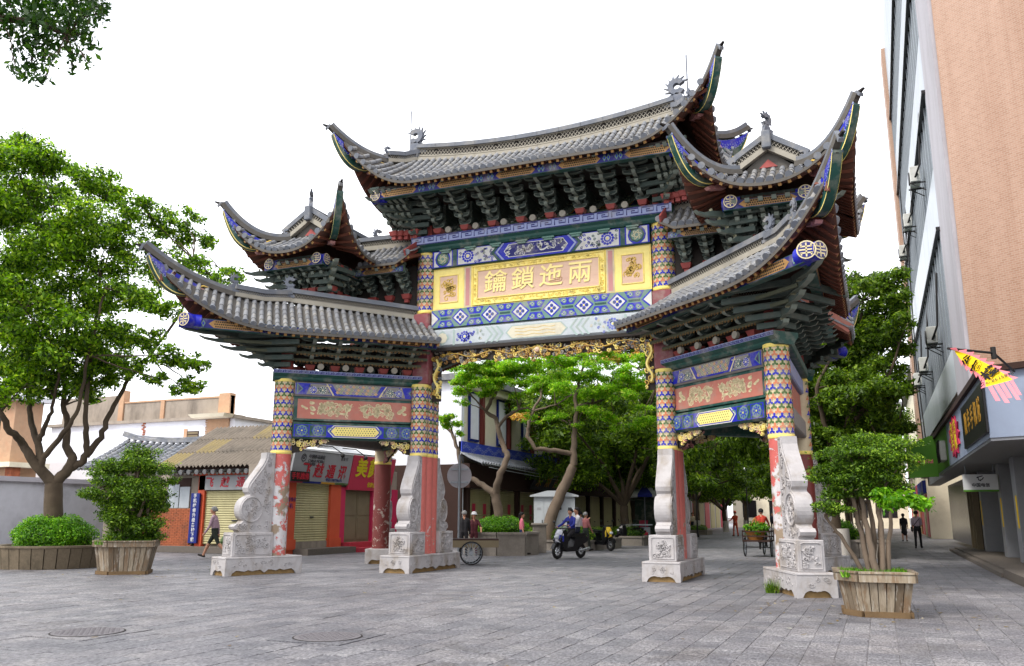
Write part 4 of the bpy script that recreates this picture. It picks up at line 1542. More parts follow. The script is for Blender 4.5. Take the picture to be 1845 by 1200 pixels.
# ---- upper side roofs
def mid_roof(mx):
    roof = empty('upper_side_roof', parent=gate)
    up = Vector((0, 0, 1))
    xc, hw, yf = 6.22, 1.90, -3.02
    zl = lambda c: lift(c, 8.38, 1.30, 1.95, 2.5)
    G = Vector((.62, -1.78, 9.02))                       # foot of the gable, measured from the axis
    tip = Vector((1.97, -3.20, 9.95))
    UL = math.hypot(hw - G.x, yf - G.y)
    UT = math.hypot(tip.x - G.x, tip.y - G.y)
    zf = lambda u: 9.02 - .55 * (u / UT) + 1.33 * (u / UT) ** 2.2
    for my in (False, True):
        single = not my
        rows = []
        n = 19
        for k in range(n + 1):
            dx = -hw + 2 * hw * k / n
            c = hw - abs(dx)
            p0 = Vector((xc + dx, yf + .17 * math.sin(math.pi * c / hw / 2), zl(c)))
            if abs(dx) < G.x:
                p1 = Vector((xc + dx, G.y, 9.05))
            else:
                h = (abs(dx) - G.x) / (hw - G.x)
                p1 = Vector((xc + dx, G.y + (yf - G.y) * h, zf(h * UL) + .02))
                if h > .85:
                    p0 = p0.lerp(p1, (h - .85) * 4)
            rows.append(row_pts(p0, p1, .05))
        roof_face(roof, rows, mx, my, single)
        for sd in (-1, 1):
            rows = []
            n = 15
            for k in range(n + 1):
                y = yf * k / n
                c = y - yf
                p0 = Vector((xc + sd * (hw - .17 * math.sin(math.pi * min(c, hw) / hw / 2)), y, zl(c)))
                if y > G.y:
                    p1 = Vector((xc + sd * .05, y, 9.62))
                else:
                    h = (y - G.y) / (yf - G.y)
                    p1 = Vector((xc + sd * (G.x + (hw - G.x) * h), y, zf(h * UL) + .02))
                    if h > .85:
                        p0 = p0.lerp(p1, (h - .85) * 4)
                rows.append(row_pts(p0, p1, .08))
            roof_face(roof, rows if sd > 0 else rows[::-1], mx, my, False, True)
            hip_end(roof, (xc + sd * G.x, G.y, 9.02), (xc + sd * tip.x, tip.y, tip.z), zf, None, mx, my, (UT - 1.25, UT - .08), .36)
            ridge_wall(roof, [(xc + sd * .03, G.y + .02, 9.50), (xc + sd * (G.x + .25), G.y + .0, 8.95)], .40, mx, my, .12, name='gable_ridge')
            chiwen(roof, (xc + sd * (G.x + .12), G.y - .08, 9.05), (sd, 0, 0), .34, mx, my, 'hip_ornament')
            medallion(roof, (xc + sd * .78, -2.48, 8.16), (0, -1, 0), .15, .4, mx, my)
            medallion(roof, (xc + sd * .98, -2.28, 8.16), (sd, 0, 0), .15, .4, mx, my)
        b = MB()
        b.prism([(-.58, 9.05), (.58, 9.05), (0, 9.56)], ((xc, G.y + .06, 0), (1, 0, 0), (0, 0, 1), (0, -1, 0)), -.05, .0)
        g_ = b.build('gable', [M['roof_pan']], roof, mx=mx, my=my)
        b = MB()
        b.prism([(-.20, 9.12), (.20, 9.12), (0, 9.31)], ((xc, G.y + .06, 0), (1, 0, 0), (0, 0, 1), (0, -1, 0)), .0, .02)
        b.build('gable_panel', [M['bracket_red']], g_, mx=mx, my=my)
        b = MB()
        b.box((xc, G.y - .05, 9.72), (.2, .28, .42), 0, 0, .02)
        b.build('ridge_end_block', [M['ridge_stone']], roof, mx=mx, my=my)
        chiwen(roof, (xc, G.y - .02, 9.80), (.5, .85, 0), .66, mx, my)
        # bracket rows
        for k in range(6):
            bracket_set((xc - .70 + .28 * k, -1.62, 7.42), (0, -1, 0), 5, .17, .13, mx, my, .10, .13, .14)
        for sd in (-1, 1):
            for k in range(4):
                bracket_set((xc + sd * .5, -1.5 + .42 * k, 7.42), (sd, 0, 0), 4, .13, .15, mx, my, .12, .18, .14)
            diag_arms('', (xc + sd * .55, -1.6, 7.35), (sd * .7, -.72, 0), 4, .45, .26, .17, mx, my)
        purlin((xc - .95, -2.36, 8.08), (xc + .95, -2.36, 8.08), .10, mx, my)
        b = MB()
        b.box((xc, -2.0, 8.24), (1.9, .7, .08), 0, 0)
        b.build('ceiling_board', [M['soffit']], roof, mx=mx, my=my)
    for sd in (-1, 1):
        purlin((xc + sd * .86, -2.36, 8.08), (xc + sd * .86, 2.36, 8.08), .10, mx, False)
    ridge_wall(roof, [(xc, -1.72, 9.55), (xc, 1.72, 9.55)], .34, mx, False)
    b = MB()
    b.box((xc, 0, 7.6), (.9, 3.1, 1.4), 0, 0)
    b.build('roof_core', [M['under_dark']], roof, mx=mx)
    # linking roof towards the central pillar
    lr = empty('linking_roof', parent=gate)
    for my in (False, True):
        rows = []
        n = 8
        for k in range(n + 1):
            x = 3.50 + (5.0 - 3.50) * k / n
            z0 = 8.30 + (.20 * (1 - k / 2) if k < 2 else 0)
            rows.append(row_pts((x, -1.02, z0), (x, -.05, 9.05), .07))
        roof_face(lr, rows, mx, my, not my)
        for k in range(3):
            bracket_set((3.98 + k * .55, -.12, 7.40), (0, -1, 0), 5, .15, .14, mx, my, .12, .24, .14)
        purlin((3.7, -.82, 8.10), (5.3, -.82, 8.10), .08, mx, my)
        b = MB()
        b.bar((3.56, -1.04, 8.44), (3.56, -.1, 9.05), .04, .26, 0)
        b.build('verge_board', [M['bracket_red']], lr, mx=mx, my=my)
    ridge_wall(lr, [(3.72, 0, 9.0), (5.7, 0, 9.05)], .40, mx, False)
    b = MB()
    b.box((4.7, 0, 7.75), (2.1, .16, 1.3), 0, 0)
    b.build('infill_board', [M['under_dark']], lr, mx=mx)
for sgn in (-1, 1):
    mid_roof(sgn < 0)

# ---- main roof
def main_roof():
    roof = empty('main_roof', parent=gate)
    up = Vector((0, 0, 1))
    hw, yf = 5.05, -2.02
    xr = 3.80
    zr = lambda x: 11.36 + .30 * (abs(x) / xr) ** 2
    zl = lambda c: lift(c, 10.21, 1.45, 2.3, 2.3)
    tip = Vector((5.38, -2.30, 12.0))
    UL, UT = math.hypot(hw - xr, yf), math.hypot(tip.x - xr, tip.y)
    zf = lambda u: 11.66 - 1.55 * (u / UT) + 1.87 * (u / UT) ** 2
    for my in (False, True):
        single = not my
        rows = []
        n = 50
        for k in range(n + 1):
            x = -hw + 2 * hw * k / n
            c = hw - abs(x)
            p0 = Vector((x, yf + .12 * math.sin(math.pi * min(c, 2) / 4), zl(c)))
            if abs(x) <= xr:
                p1 = Vector((x, -.08, zr(x)))
            else:
                h = (abs(x) - xr) / (hw - xr)
                p1 = Vector((x, yf * h, zf(h * UL) + .02))
                if h > .85:
                    p0 = p0.lerp(p1, (h - .85) * 4)
            rows.append(row_pts(p0, p1, .13 if abs(x) < xr else .05))
        roof_face(roof, rows, False, my, single)
        for sd in (-1, 1):
            rows = []
            n = 10
            for k in range(n + 1):
                y = yf * k / n
                c = y - yf
                p0 = Vector((sd * (hw - .1 * math.sin(math.pi * min(c, 2) / 4)), y, zl(c)))
                h = y / yf
                p1 = Vector((sd * (xr + (hw - xr) * h), y, zf(h * UL) + .02))
                if h > .85:
                    p0 = p0.lerp(p1, (h - .85) * 4)
                rows.append(row_pts(p0, p1, .08))
            roof_face(roof, rows if sd > 0 else rows[::-1], False, my, False, True)
            hip_end(roof, (sd * xr, 0, 11.66), (sd * tip.x, tip.y, tip.z), zf, None, False, my, (UT - 1.45, UT - .12), .42)
            h1 = .42
            q1 = Vector((sd * (xr + (hw - xr) * h1), yf * h1, zf(h1 * UL)))
            ridge_wall(roof, [(sd * xr, 0, 11.66), (sd * (xr + (hw - xr) * h1 * .5), yf * h1 * .5, zf(h1 * .5 * UL)), q1], .32, False, my, name='descending_ridge')
            chiwen(roof, q1 + up * .1, (sd * (hw - xr), yf, 0), .42, False, my, 'hip_ornament')
            medallion(roof, (sd * 4.15, -1.72, 10.0), (0, -1, 0), .15, .4, False, my)
            medallion(roof, (sd * 4.35, -1.5, 10.0), (sd, 0, 0), .15, .4, False, my)
            diag_arms('', (sd * 3.42, -.2, 9.12), (sd * .5, -.86, 0), 5, .45, .30, .17, False, my)
            for k in range(5):
                bracket_set((sd * (3.55 + .17 * k), -.30 - .05 * k, 9.18), (0, -1, 0), 6, .22, .145, False, my, .09, .11, .15)
            for k in range(3):
                bracket_set((sd * 3.6, -.1 + .3 * (k - 1), 9.18), (sd, 0, 0), 4, .2, .19, False, my, .10, .14, .15)
        for k in range(8):
            x = -2.95 + k * 5.9 / 7
            bracket_set((x, -.22, 9.18), (0, -1, 0), 6, .235, .145, False, my, .18, .43, .15)
        purlin((-4.3, -1.58, 10.02), (4.3, -1.58, 10.02), .12, False, my)
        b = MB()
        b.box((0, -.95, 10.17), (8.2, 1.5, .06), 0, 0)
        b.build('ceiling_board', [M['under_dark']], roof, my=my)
        if not my:
            for k in range(7):
                x = -2.95 + (k + .5) * 5.9 / 7
                b = MB()
                b.tube([(x, -.42, 9.20), (x, -.5, 9.20)], .09, 12)
                b.build('rosette', [M['lattice_pale']], roof)
    n = 12
    ridge_wall(roof, [(-xr + 2 * xr * k / n, 0, zr(-xr + 2 * xr * k / n) - .04) for k in range(n + 1)], .50, False, False, .18)
    for sd in (-1, 1):
        chiwen(roof, (sd * 3.92, 0, 11.75), (-sd, 0, 0), 1.0, False, False, spikes=12)
        b = MB()
        b.tube([(sd * 4.15, .1, 11.5), (sd * 4.15, .1, 13.35)], .018, 6)
        b.build('lightning_rod', [M['ornament']], roof)
    b = MB()
    for sd in (-1, 1):
        b.box((sd * 3.4, 0, 9.3), (.42, .42, .4), 0, 0)
    b.build('upper_posts', [M['bracket_red']], roof)
main_roof()
# ------------------------------------------------------------------ ground and paving
def paving_mat():
    m, nt, p = new_mat('paving_stone')
    g = nt.nodes.new('ShaderNodeNewGeometry')
    oi = nt.nodes.new('ShaderNodeObjectInfo')
    ad = nt.nodes.new('ShaderNodeMath')
    ad.operation = 'ADD'
    nt.links.new(g.outputs['Random Per Island'], ad.inputs[0])
    nt.links.new(oi.outputs['Random'], ad.inputs[1])
    fr = nt.nodes.new('ShaderNodeMath')
    fr.operation = 'FRACT'
    nt.links.new(ad.outputs[0], fr.inputs[0])
    r = nt.nodes.new('ShaderNodeValToRGB')
    e = r.color_ramp.elements
    e[0].position, e[0].color = 0, rgb(101, 103, 107, .52)
    e[1].position, e[1].color = 1, rgb(187, 188, 189, .52)
    for q, c in ((.25, rgb(123, 125, 131, .52)), (.5, rgb(145, 143, 145, .52)), (.78, rgb(165, 161, 159, .52))):
        x = e.new(q)
        x.color = c
    nt.links.new(fr.outputs[0], r.inputs[0])
    big = ramp(nt, noise(nt, .16, 4, .6, vec=g.outputs['Position']), .36, .66)
    col = mix(nt, big, mix(nt, .75, r.outputs[0], rgb(125, 127, 133, .52)), mix(nt, .55, r.outputs[0], rgb(179, 180, 183, .52)))
    fine = noise(nt, 38, 4, .75, vec=g.outputs['Position'], scl=(1, .4, 1))
    col = mix(nt, ramp(nt, fine, .40, .60), mix(nt, 1.0, col, (.42, .41, .44, 1), 'MULTIPLY'), mix(nt, 1.0, col, (1.52, 1.49, 1.47, 1), 'MULTIPLY'))
    mott = ramp(nt, noise(nt, 2.3, 6, .7, vec=g.outputs['Position']), .40, .66)
    col = mix(nt, mott, mix(nt, 1.0, col, (.74, .73, .76, 1), 'MULTIPLY'), mix(nt, 1.0, col, (1.12, 1.1, 1.08, 1), 'MULTIPLY'))
    dirt = ramp(nt, noise(nt, .7, 6, .65, vec=g.outputs['Position']), .55, .78)
    col = mix(nt, dirt, col, mix(nt, .6, col, rgb(112, 106, 104, .5)))
    stain = ramp(nt, noise(nt, .42, 7, .72, vec=g.outputs['Position'], dist=.8), .56, .64)
    col = mix(nt, stain, col, mix(nt, 1.0, col, (.70, .68, .66, 1), 'MULTIPLY'))
    spots = ramp(nt, noise(nt, 7.0, 2, .5, vec=g.outputs['Position']), .72, .76)
    col = mix(nt, spots, col, mix(nt, 1.0, col, (.55, .53, .52, 1), 'MULTIPLY'))
    nt.links.new(col, p.inputs['Base Color'])
    rr = nt.nodes.new('ShaderNodeMapRange')
    rr.inputs[3].default_value, rr.inputs[4].default_value = .42, .72
    nt.links.new(noise(nt, .6, 4, vec=g.outputs['Position']), rr.inputs[0])
    nt.links.new(rr.outputs[0], p.inputs['Roughness'])
    bump(nt, p, fine, .35, .006)
    return m
paving_mat()
simple('joint', rgb(122, 115, 112, .5), .95, .3, 9)
b = MB()
b.box((0, 150, -.062), (900, 900, .1))
ground = struct(b.build('ground', [M['joint']]))
SW, SL = .31, .52
rp = random.Random(3)
stones = []
ci = 0
x = -30.0
while x < 2.5:
    off = rp.uniform(0, SL)
    y = 3.0 + off
    while y < 60:
        L = SL * rp.choice((.75, 1, 1, 1, 1.25))
        if not (y > 44 and x < -17.5) and not (x < -19.4 and y > 25.2) and not (y < 8 and x < -12):
            stones.append((x + SW / 2, y + L / 2, SW - .008, L - .008))
        y += L
    x += SW
def in_view(x, y):
    v = Vector((x, y, 0)) - Vector((0, 0, CAMH))
    z = v.dot(_fw)
    if z < .5:
        return False
    u, w = PW / 2 + FPX * v.dot(_rt) / z, PH / 2 - FPX * v.dot(_up) / z
    return -60 < u < PW + 60 and w < PH + 90
stones = [s for s in stones if in_view(s[0], s[1])]
stones.sort(key=lambda s: s[0] ** 2 + s[1] ** 2)
SME = {}
def stone_verts(w, l, z, t):
    c = .006
    return [(-w / 2, -l / 2, -.06), (w / 2, -l / 2, -.06), (w / 2, l / 2, -.06), (-w / 2, l / 2, -.06),
            (-w / 2, -l / 2, -.004), (w / 2, -l / 2, -.004), (w / 2, l / 2, -.004), (-w / 2, l / 2, -.004),
            (-w / 2 + c, -l / 2 + c, 0), (w / 2 - c, -l / 2 + c, 0), (w / 2 - c, l / 2 - c, 0), (-w / 2 + c, l / 2 - c, 0)]
SF = [(0, 1, 5, 4), (1, 2, 6, 5), (2, 3, 7, 6), (3, 0, 4, 7), (4, 5, 9, 8), (5, 6, 10, 9), (6, 7, 11, 10), (7, 4, 8, 11), (8, 9, 10, 11)]
for (sx, sy, w, l) in stones[:300]:
    k = round(l, 3)
    if k not in SME:
        q = MB()
        q.add(stone_verts(w, l, 0, 0), SF)
        SME[k] = q.mesh('paving_stone', [M['paving_stone']])
    o = link('paving_stone', SME[k], ground, (sx, sy, rp.uniform(-.004, .003)))
    o.rotation_euler = (rp.uniform(-.006, .006), rp.uniform(-.006, .006), rp.uniform(-.004, .004))
q = MB()
for (sx, sy, w, l) in stones[300:]:
    z = rp.uniform(-.004, .003)
    q.add([(sx + a, sy + c, z + e) for a, c, e in stone_verts(w, l, 0, 0)], SF)
q.build('paving', [M['paving_stone']], ground, kind='stuff')
b = MB()
b.box((-25, 60, -.018), (14, 160, .02))
b.box((4, 70, -.018), (14, 160, .02))
b.box((-10, 110, -.02), (30, 100, .02))
b.box((-30, 10, -.02), (30, 60, .02))
b.build('outer_paving', [M['paving_stone']], ground)
# manholes
simple('iron', rgb(128, 124, 128, .55), .6, .2, 12, .3, 60)
def manhole(x, y, r, label):
    t = empty('manhole_cover', (x, y, .004))
    tag(t, label, 'manhole')
    b = MB()
    b.box((0, 0, -.002), (r * 2.5, r * 2.5, .012), 0, 0)
    b.build('surround', [M['paving_stone']], t)
    b = MB()
    b.lathe([(r * 1.04, .005), (r * 1.04, .008), (r * .98, .008)], 28)
    b.build('rim', [M['lattice_dark']], t)
    b = MB()
    b.lathe([(r * .99, .006), (r * .98, .013)], 28)
    for k in range(9):
        for j in range(9):
            xx, yy = (k - 4) * r * .19, (j - 4) * r * .19
            if math.hypot(xx, yy) < r * .85:
                b.box((xx, yy, .015), (r * .11, r * .05, .006), (k + j) % 2 * 1.57)
    b.build('lid', [M['iron']], t)
manhole(-9.15, 8.15, .42, 'round iron manhole cover set in the paving at the bottom left')
manhole(-6.2, 9.0, .40, 'pale round manhole cover in the paving left of centre')

# ------------------------------------------------------------------ vegetation
leafmat('leaf_tree', rgb(36, 70, 6, .95), rgb(142, 190, 20, .95), rgb(208, 232, 76, .95), .5)
leafmat('leaf_dark', rgb(36, 78, 16, .9), rgb(64, 104, 28, .9), rgb(104, 144, 40, .9), .4)
leafmat('leaf_deep', rgb(56, 82, 18, 1), rgb(118, 152, 38, 1), rgb(172, 196, 64, 1), .52)
leafmat('leaf_topiary', rgb(46, 76, 12, .95), rgb(118, 158, 38, .95), rgb(176, 206, 66, .95), .45)
leafmat('leaf_hedge', rgb(62, 120, 12, .85), rgb(128, 192, 30, .85), rgb(170, 216, 60, .85), .4)
leafmat('leaf_flame', rgb(96, 150, 18, 1), rgb(170, 222, 50, 1), rgb(226, 232, 110, 1), .65)
leafmat('leaf_bright', rgb(76, 138, 12, .9), rgb(132, 190, 28, .9), rgb(180, 222, 64, .9), .45)
leafmat('flower_orange', rgb(210, 150, 60, .85), rgb(236, 190, 90, .85), None, .3)
simple('bark', rgb(96, 82, 66, K), .9, .35, 5, .8, 18, dirt=rgb(54, 46, 38, K), dirt_amt=.7, dirt_scale=2.5, dscl=(1, 1, .3))
simple('bark_pale', rgb(126, 110, 94, K), .9, .35, 5, .8, 18, dirt=rgb(78, 66, 56, K), dirt_amt=.6, dirt_scale=2.5)
simple('limewash', rgb(206, 200, 190, K), .9, .15, 5)
simple('grass', rgb(96, 140, 40, K), .9, .3, 9)
simple('soil', rgb(70, 56, 42, K), .95, .3, 9)

def leaves(clumps, n, size, seed, shell=.55, up=.35, asp=.5, drop=0.0, lk=1.0):
    """clumps: (cx, cy, cz, rx, ry, rz); returns vertex and quad arrays of n leaves"""
    rs = np.random.default_rng(seed)
    C = np.array(clumps, dtype=float)
    vol = (C[:, 3] * C[:, 4] + C[:, 3] * C[:, 5])
    idx = rs.choice(len(C), n, p=vol / vol.sum())
    d = rs.normal(size=(n, 3))
    d /= np.linalg.norm(d, axis=1)[:, None]
    rad = shell + (1 - shell) * rs.random(n) ** .6
    lump = 1 + lk * (.28 * np.sin(d[:, 0] * 5 + idx) * np.sin(d[:, 1] * 5 + idx * 2.1) + .2 * np.sin(d[:, 2] * 7 + idx * .7))
    ctr = C[idx, :3] + d * C[idx, 3:] * (rad * lump)[:, None]
    ctr += rs.normal(size=(n, 3)) * size * .6
    nrm = d * .5 + rs.normal(size=(n, 3)) * .55
    nrm[:, 2] += up
    nrm /= np.linalg.norm(nrm, axis=1)[:, None]
    a = np.cross(nrm, rs.normal(size=(n, 3)))
    a /= np.linalg.norm(a, axis=1)[:, None] + 1e-9
    a[:, 2] -= drop
    b_ = np.cross(nrm, a)
    L = size * rs.uniform(.5, 1.6, n)[:, None]
    a *= L
    b_ *= L * asp
    v = np.stack([ctr - a, ctr + b_ * .9 + a * .1, ctr + a, ctr - b_ * .9 + a * .1], axis=1).reshape(-1, 3)
    return v
def lobes(cl, k, f, seed):
    """break every clump into k smaller ones round its edge"""
    rr_ = random.Random(seed)
    out = []
    for c in cl:
        for i in range(k):
            d = Vector((rr_.gauss(0, 1), rr_.gauss(0, 1), rr_.gauss(0, .8))).normalized() * rr_.uniform(.45, .95)
            g = f * rr_.uniform(.7, 1.3)
            out.append((c[0] + d.x * c[3], c[1] + d.y * c[4], c[2] + d.z * c[5], c[3] * g, c[4] * g, c[5] * g * .8))
    return out
def leaf_mesh(name, v, mat):
    n = len(v) // 4
    me = bpy.data.meshes.new(name)
    me.vertices.add(4 * n)
    me.vertices.foreach_set('co', v.astype(np.float32).ravel())
    me.loops.add(4 * n)
    me.loops.foreach_set('vertex_index', np.arange(4 * n, dtype=np.int32))
    me.polygons.add(n)
    me.polygons.foreach_set('loop_start', np.arange(0, 4 * n, 4, dtype=np.int32))
    me.polygons.foreach_set('loop_total', np.full(n, 4, dtype=np.int32))
    me.materials.append(M[mat])
    me.update(calc_edges=True)
    return me
def wobble(pts, amt, rng, n=4):
    """refine a polyline with slight bends"""
    out = []
    for i in range(len(pts) - 1):
        p, q = Vector(pts[i]), Vector(pts[i + 1])
        for k in range(n):
            w = Vector((rng.uniform(-1, 1), rng.uniform(-1, 1), rng.uniform(-1, 1))) * (amt if (i or k) else 0)
            out.append(p.lerp(q, k / n) + w)
    out.append(Vector(pts[-1]))
    return out
def limb(mb, pts, r0, r1, rng, n=8, amt=.02, mat=0):
    pp = wobble(pts, amt, rng)
    m = len(pp) - 1
    mb.tube(pp, [r0 + (r1 - r0) * (k / m) ** .8 for k in range(m + 1)], n, mat)
def twigs(mb, clumps, roots, rng, r=.02):
    for c in clumps:
        c0 = Vector(c[:3])
        p = min(roots, key=lambda q: (q - c0).length)
        mid = p.lerp(c0, .55) + Vector((rng.uniform(-.2, .2), rng.uniform(-.2, .2), rng.uniform(-.1, .25)))
        limb(mb, [p, mid, c0], r * 1.6, r * .5, rng, 5, .02)
        for k in range(3):
            d = Vector((rng.uniform(-1, 1) * c[3], rng.uniform(-1, 1) * c[4], rng.uniform(-.6, .9) * c[5])) * .8
            limb(mb, [mid.lerp(c0, .6), c0 + d * .5, c0 + d], r * .7, r * .25, rng, 4, .02)

# --- big tree in the round planter at the left
TD = 27.6
t1 = empty('planted_tree', at(96, 985, TD).xy.to_3d())
tag(t1, 'large green tree with forking trunk growing out of the round stone planter', 'tree')
rl = random.Random(17)
o1 = t1.location.copy()
A = lambda x, y, dd=0.0: at(x, y, TD + dd) - o1
b = MB()
fork = A(97, 872)
limb(b, [A(96, 1010), A(96, 935), A(96, 900), fork], .27, .23, rl, 12, .008)
paths = [([fork, A(70, 845), A(52, 819), A(39, 796), A(19, 777, -.6), A(0, 744, -1), A(-40, 690, -1.5)], .17, .06),
         ([A(72, 847), A(74, 822), A(65, 793, .3), A(55, 757, .6), A(54, 721, .8), A(48, 640, 1), A(40, 520, 1.2)], .13, .04),
         ([A(66, 797, .3), A(78, 775, .1), A(90, 748, -.2), A(98, 720, -.5), A(110, 640, -1)], .09, .03),
         ([A(76, 826), A(107, 793, -.4), A(127, 764, -.8), A(143, 728, -1), A(160, 640, -1.5), A(190, 520, -1.6)], .09, .03),
         ([fork, A(124, 845), A(130, 826), A(121, 803, .3), A(122, 770, .5), A(114, 731, .7), A(120, 620, 1), A(130, 480, 1)], .17, .05),
         ([A(126, 843), A(145, 835), A(158, 814, -.2), A(156, 780, -.4), A(153, 741, -.5), A(165, 640, -.4), A(180, 500, 0)], .13, .04),
         ([A(155, 822), A(182, 787), A(195, 751, .2), A(215, 715, .3), A(231, 686, .4), A(270, 640, .5), A(330, 560, .4), A(350, 470, .2)], .10, .03)]
roots = []
for p, r0, r1 in paths:
    limb(b, p, r0, r1, rl, 9, .03)
    roots += [Vector(q) for q in p[-4:]]
cl = []
for (x, y, r) in [(15, 262, .8), (45, 268, .6), (20, 290, 1.0), (70, 285, .8), (25, 350, 1.3), (95, 345, .95), (160, 325, .8), (200, 345, .85), (60, 410, 1.4), (140, 395, 1.25), (215, 395, 1.0), (265, 385, .75), (20, 470, 1.4),
                  (100, 470, 1.4), (180, 460, 1.3), (255, 450, .95), (330, 395, .6), (355, 430, .6), (310, 430, .7), (335, 475, .6), (290, 500, .75), (30, 540, 1.4), (110, 540, 1.4), (190, 530, 1.2), (255, 545, .8),
                  (40, 610, 1.3), (110, 610, 1.3), (170, 600, 1.2), (225, 600, .8), (20, 665, 1.0), (85, 660, 1.0), (150, 655, 1.0), (185, 690, .6), (265, 610, .65), (300, 640, .55), (340, 650, .5), (330, 700, .42),
                  (375, 495, .5), (410, 500, .55), (425, 505, .35), (-40, 380, 1.8), (-50, 520, 1.8), (-45, 640, 1.5), (120, 690, .55), (50, 690, .6), (365, 660, .35), (310, 560, .5), (30, 705, .6), (90, 700, .6), (145, 695, .6), (215, 660, .6), (250, 660, .5), (280, 680, .4), (345, 690, .4), (200, 640, .7), (10, 715, .5), (170, 715, .4)]:
    q = A(x, y, rl.uniform(-2.2, 2.0))
    cl.append((q.x, q.y, q.z, r * .85, r * 1.0, r * .62))
twigs(b, cl, roots, rl)
b.build('trunk', [M['bark']], t1)
link('crown', leaf_mesh('crown', leaves(lobes(cl, 9, .46, 5), 125000, .056, 1, .25), 'leaf_tree'), t1)

# --- overhanging tree outside the frame at the upper left
t2 = empty('overhanging_tree', (-14.5, 7.2, 0))
tag(t2, 'dark leafy branch of a tree hanging into the top left corner', 'tree')
o2 = t2.location.copy()
A = lambda x, y, d=15.5: at(x, y, d) - o2
b = MB()
limb(b, [Vector((0, 0, 0)), Vector((.2, .1, 3)), Vector((.1, .5, 6)), A(-330, 60, 15)], .25, .13, rl, 10, .03)
limb(b, [A(-330, 60, 15), A(-150, 20), A(0, 30), A(70, 40), A(120, 60)], .12, .03, rl, 8, .03)
cl = []
for (x, y, r) in [(20, -10, .5), (80, 0, .6), (140, -5, .5), (60, 45, .42), (110, 40, .5), (155, 25, .32), (185, 10, .2), (45, 80, .25), (80, 80, .3), (120, 75, .28), (150, 60, .25), (55, 115, .22), (85, 105, .15), (45, 135, .15), (75, 145, .17), (140, 100, .16), (155, 110, .14), (165, 85, .13), (15, 40, .25), (20, 60, .12), (30, 125, .13), (130, 125, .08), (-60, -40, 1.0), (-120, 30, 1.0), (180, 25, .16)]:
    q = A(x, y, 15.5 + rl.uniform(-.5, .5))
    cl.append((q.x, q.y, q.z, r, r, r * .9))
twigs(b, cl, [A(0, 30), A(70, 40), A(120, 60), A(30, 20)], rl, .010)
b.build('trunk', [M['bark']], t2)
link('crown', leaf_mesh('crown', leaves(cl, 6500, .05, 2, .15, .2, .5, .3), 'leaf_dark'), t2)

# --- planters
def round_planter(loc, r, h, label, n=30, taper=1.06, polys=None):
    t = empty('stone_planter', loc)
    tag(t, label, 'planter', None)
    me = None
    for k in range(n):
        a = 2 * math.pi * k / n
        w = 2 * math.pi * r / n - .012
        if me is None:
            q = MB()
            q.add([(-w / 2, -.05, 0), (w / 2, -.05, 0), (w / 2, .05, 0), (-w / 2, .05, 0), (-w * taper / 2, -.05 - r * (taper - 1), h - .07), (w * taper / 2, -.05 - r * (taper - 1), h - .07), (w / 2, .05, h - .07), (-w / 2, .05, h - .07)],
                  [(3, 2, 1, 0), (4, 5, 6, 7), (0, 1, 5, 4), (1, 2, 6, 5), (2, 3, 7, 6), (3, 0, 4, 7)])
            me = q.mesh('planter_slab', [M['granite_planter']])
        link('planter_slab', me, t, (r * math.sin(a), -r * math.cos(a), 0), a)
    q = MB()
    q.lathe([(r * taper - .12, h - .07), (r * taper + .06, h - .07), (r * taper + .08, h - .05), (r * taper + .08, h), (r * taper - .12, h), (r * taper - .14, h - .05)], 40, smooth=False)
    q.build('rim', [M['granite_planter']], t)
    q = MB()
    q.lathe([(0.01, h - .1), (r * taper - .1, h - .1)], 30)
    q.lathe([(r - .06, 0), (r - .06, h - .1)], 30)
    q.build('soil', [M['soil']], t)
    return t
def hedge(loc, rx, ry, h, n, label, mat='leaf_hedge', size=.028, seed=5, z0=0.0, shell=.86):
    t = empty('clipped_hedge', loc)
    tag(t, label, 'hedge')
    rr_ = random.Random(seed)
    cl = [(0, 0, h * .28 + z0, rx, ry, h * .72)]
    for k in range(9):
        a = rr_.uniform(0, 6.28)
        cl.append((rx * .55 * math.cos(a), ry * .55 * math.sin(a), h * .35 + z0, rx * .42, ry * .42, h * .55))
    b = MB()
    b.ball((0, 0, h * .25 + z0), 1, 16, 0, (rx * .86, ry * .86, h * .6))  # dark solid core added to block light through the leaves; twigs follow
    for k in range(7):
        a = k * .9
        b.tube([(0, 0, -.1), (rx * .3 * math.cos(a), ry * .3 * math.sin(a), h * .4)], .015, 5, 1)
    b.build('light_block_and_twigs', [M['leaf_dark'], M['bark']], t)
    v = leaves(cl, n, size, seed, shell, .5, .55, 0.0, .3)
    v = v.reshape(-1, 4, 3)
    v = v[v[:, :, 2].min(axis=1) > -.05].reshape(-1, 3)
    link('foliage', leaf_mesh('foliage', v, mat), t)
    return t
pl = at(96, 1000, TD)
round_planter((pl.x, pl.y, 0), 1.36, .60, 'low round planter of upright stone slabs holding the large tree at left')
hedge((pl.x, pl.y, .54), 1.08, 1.08, .88, 32000, 'bright green clipped hedge around the trunk in the round stone planter')

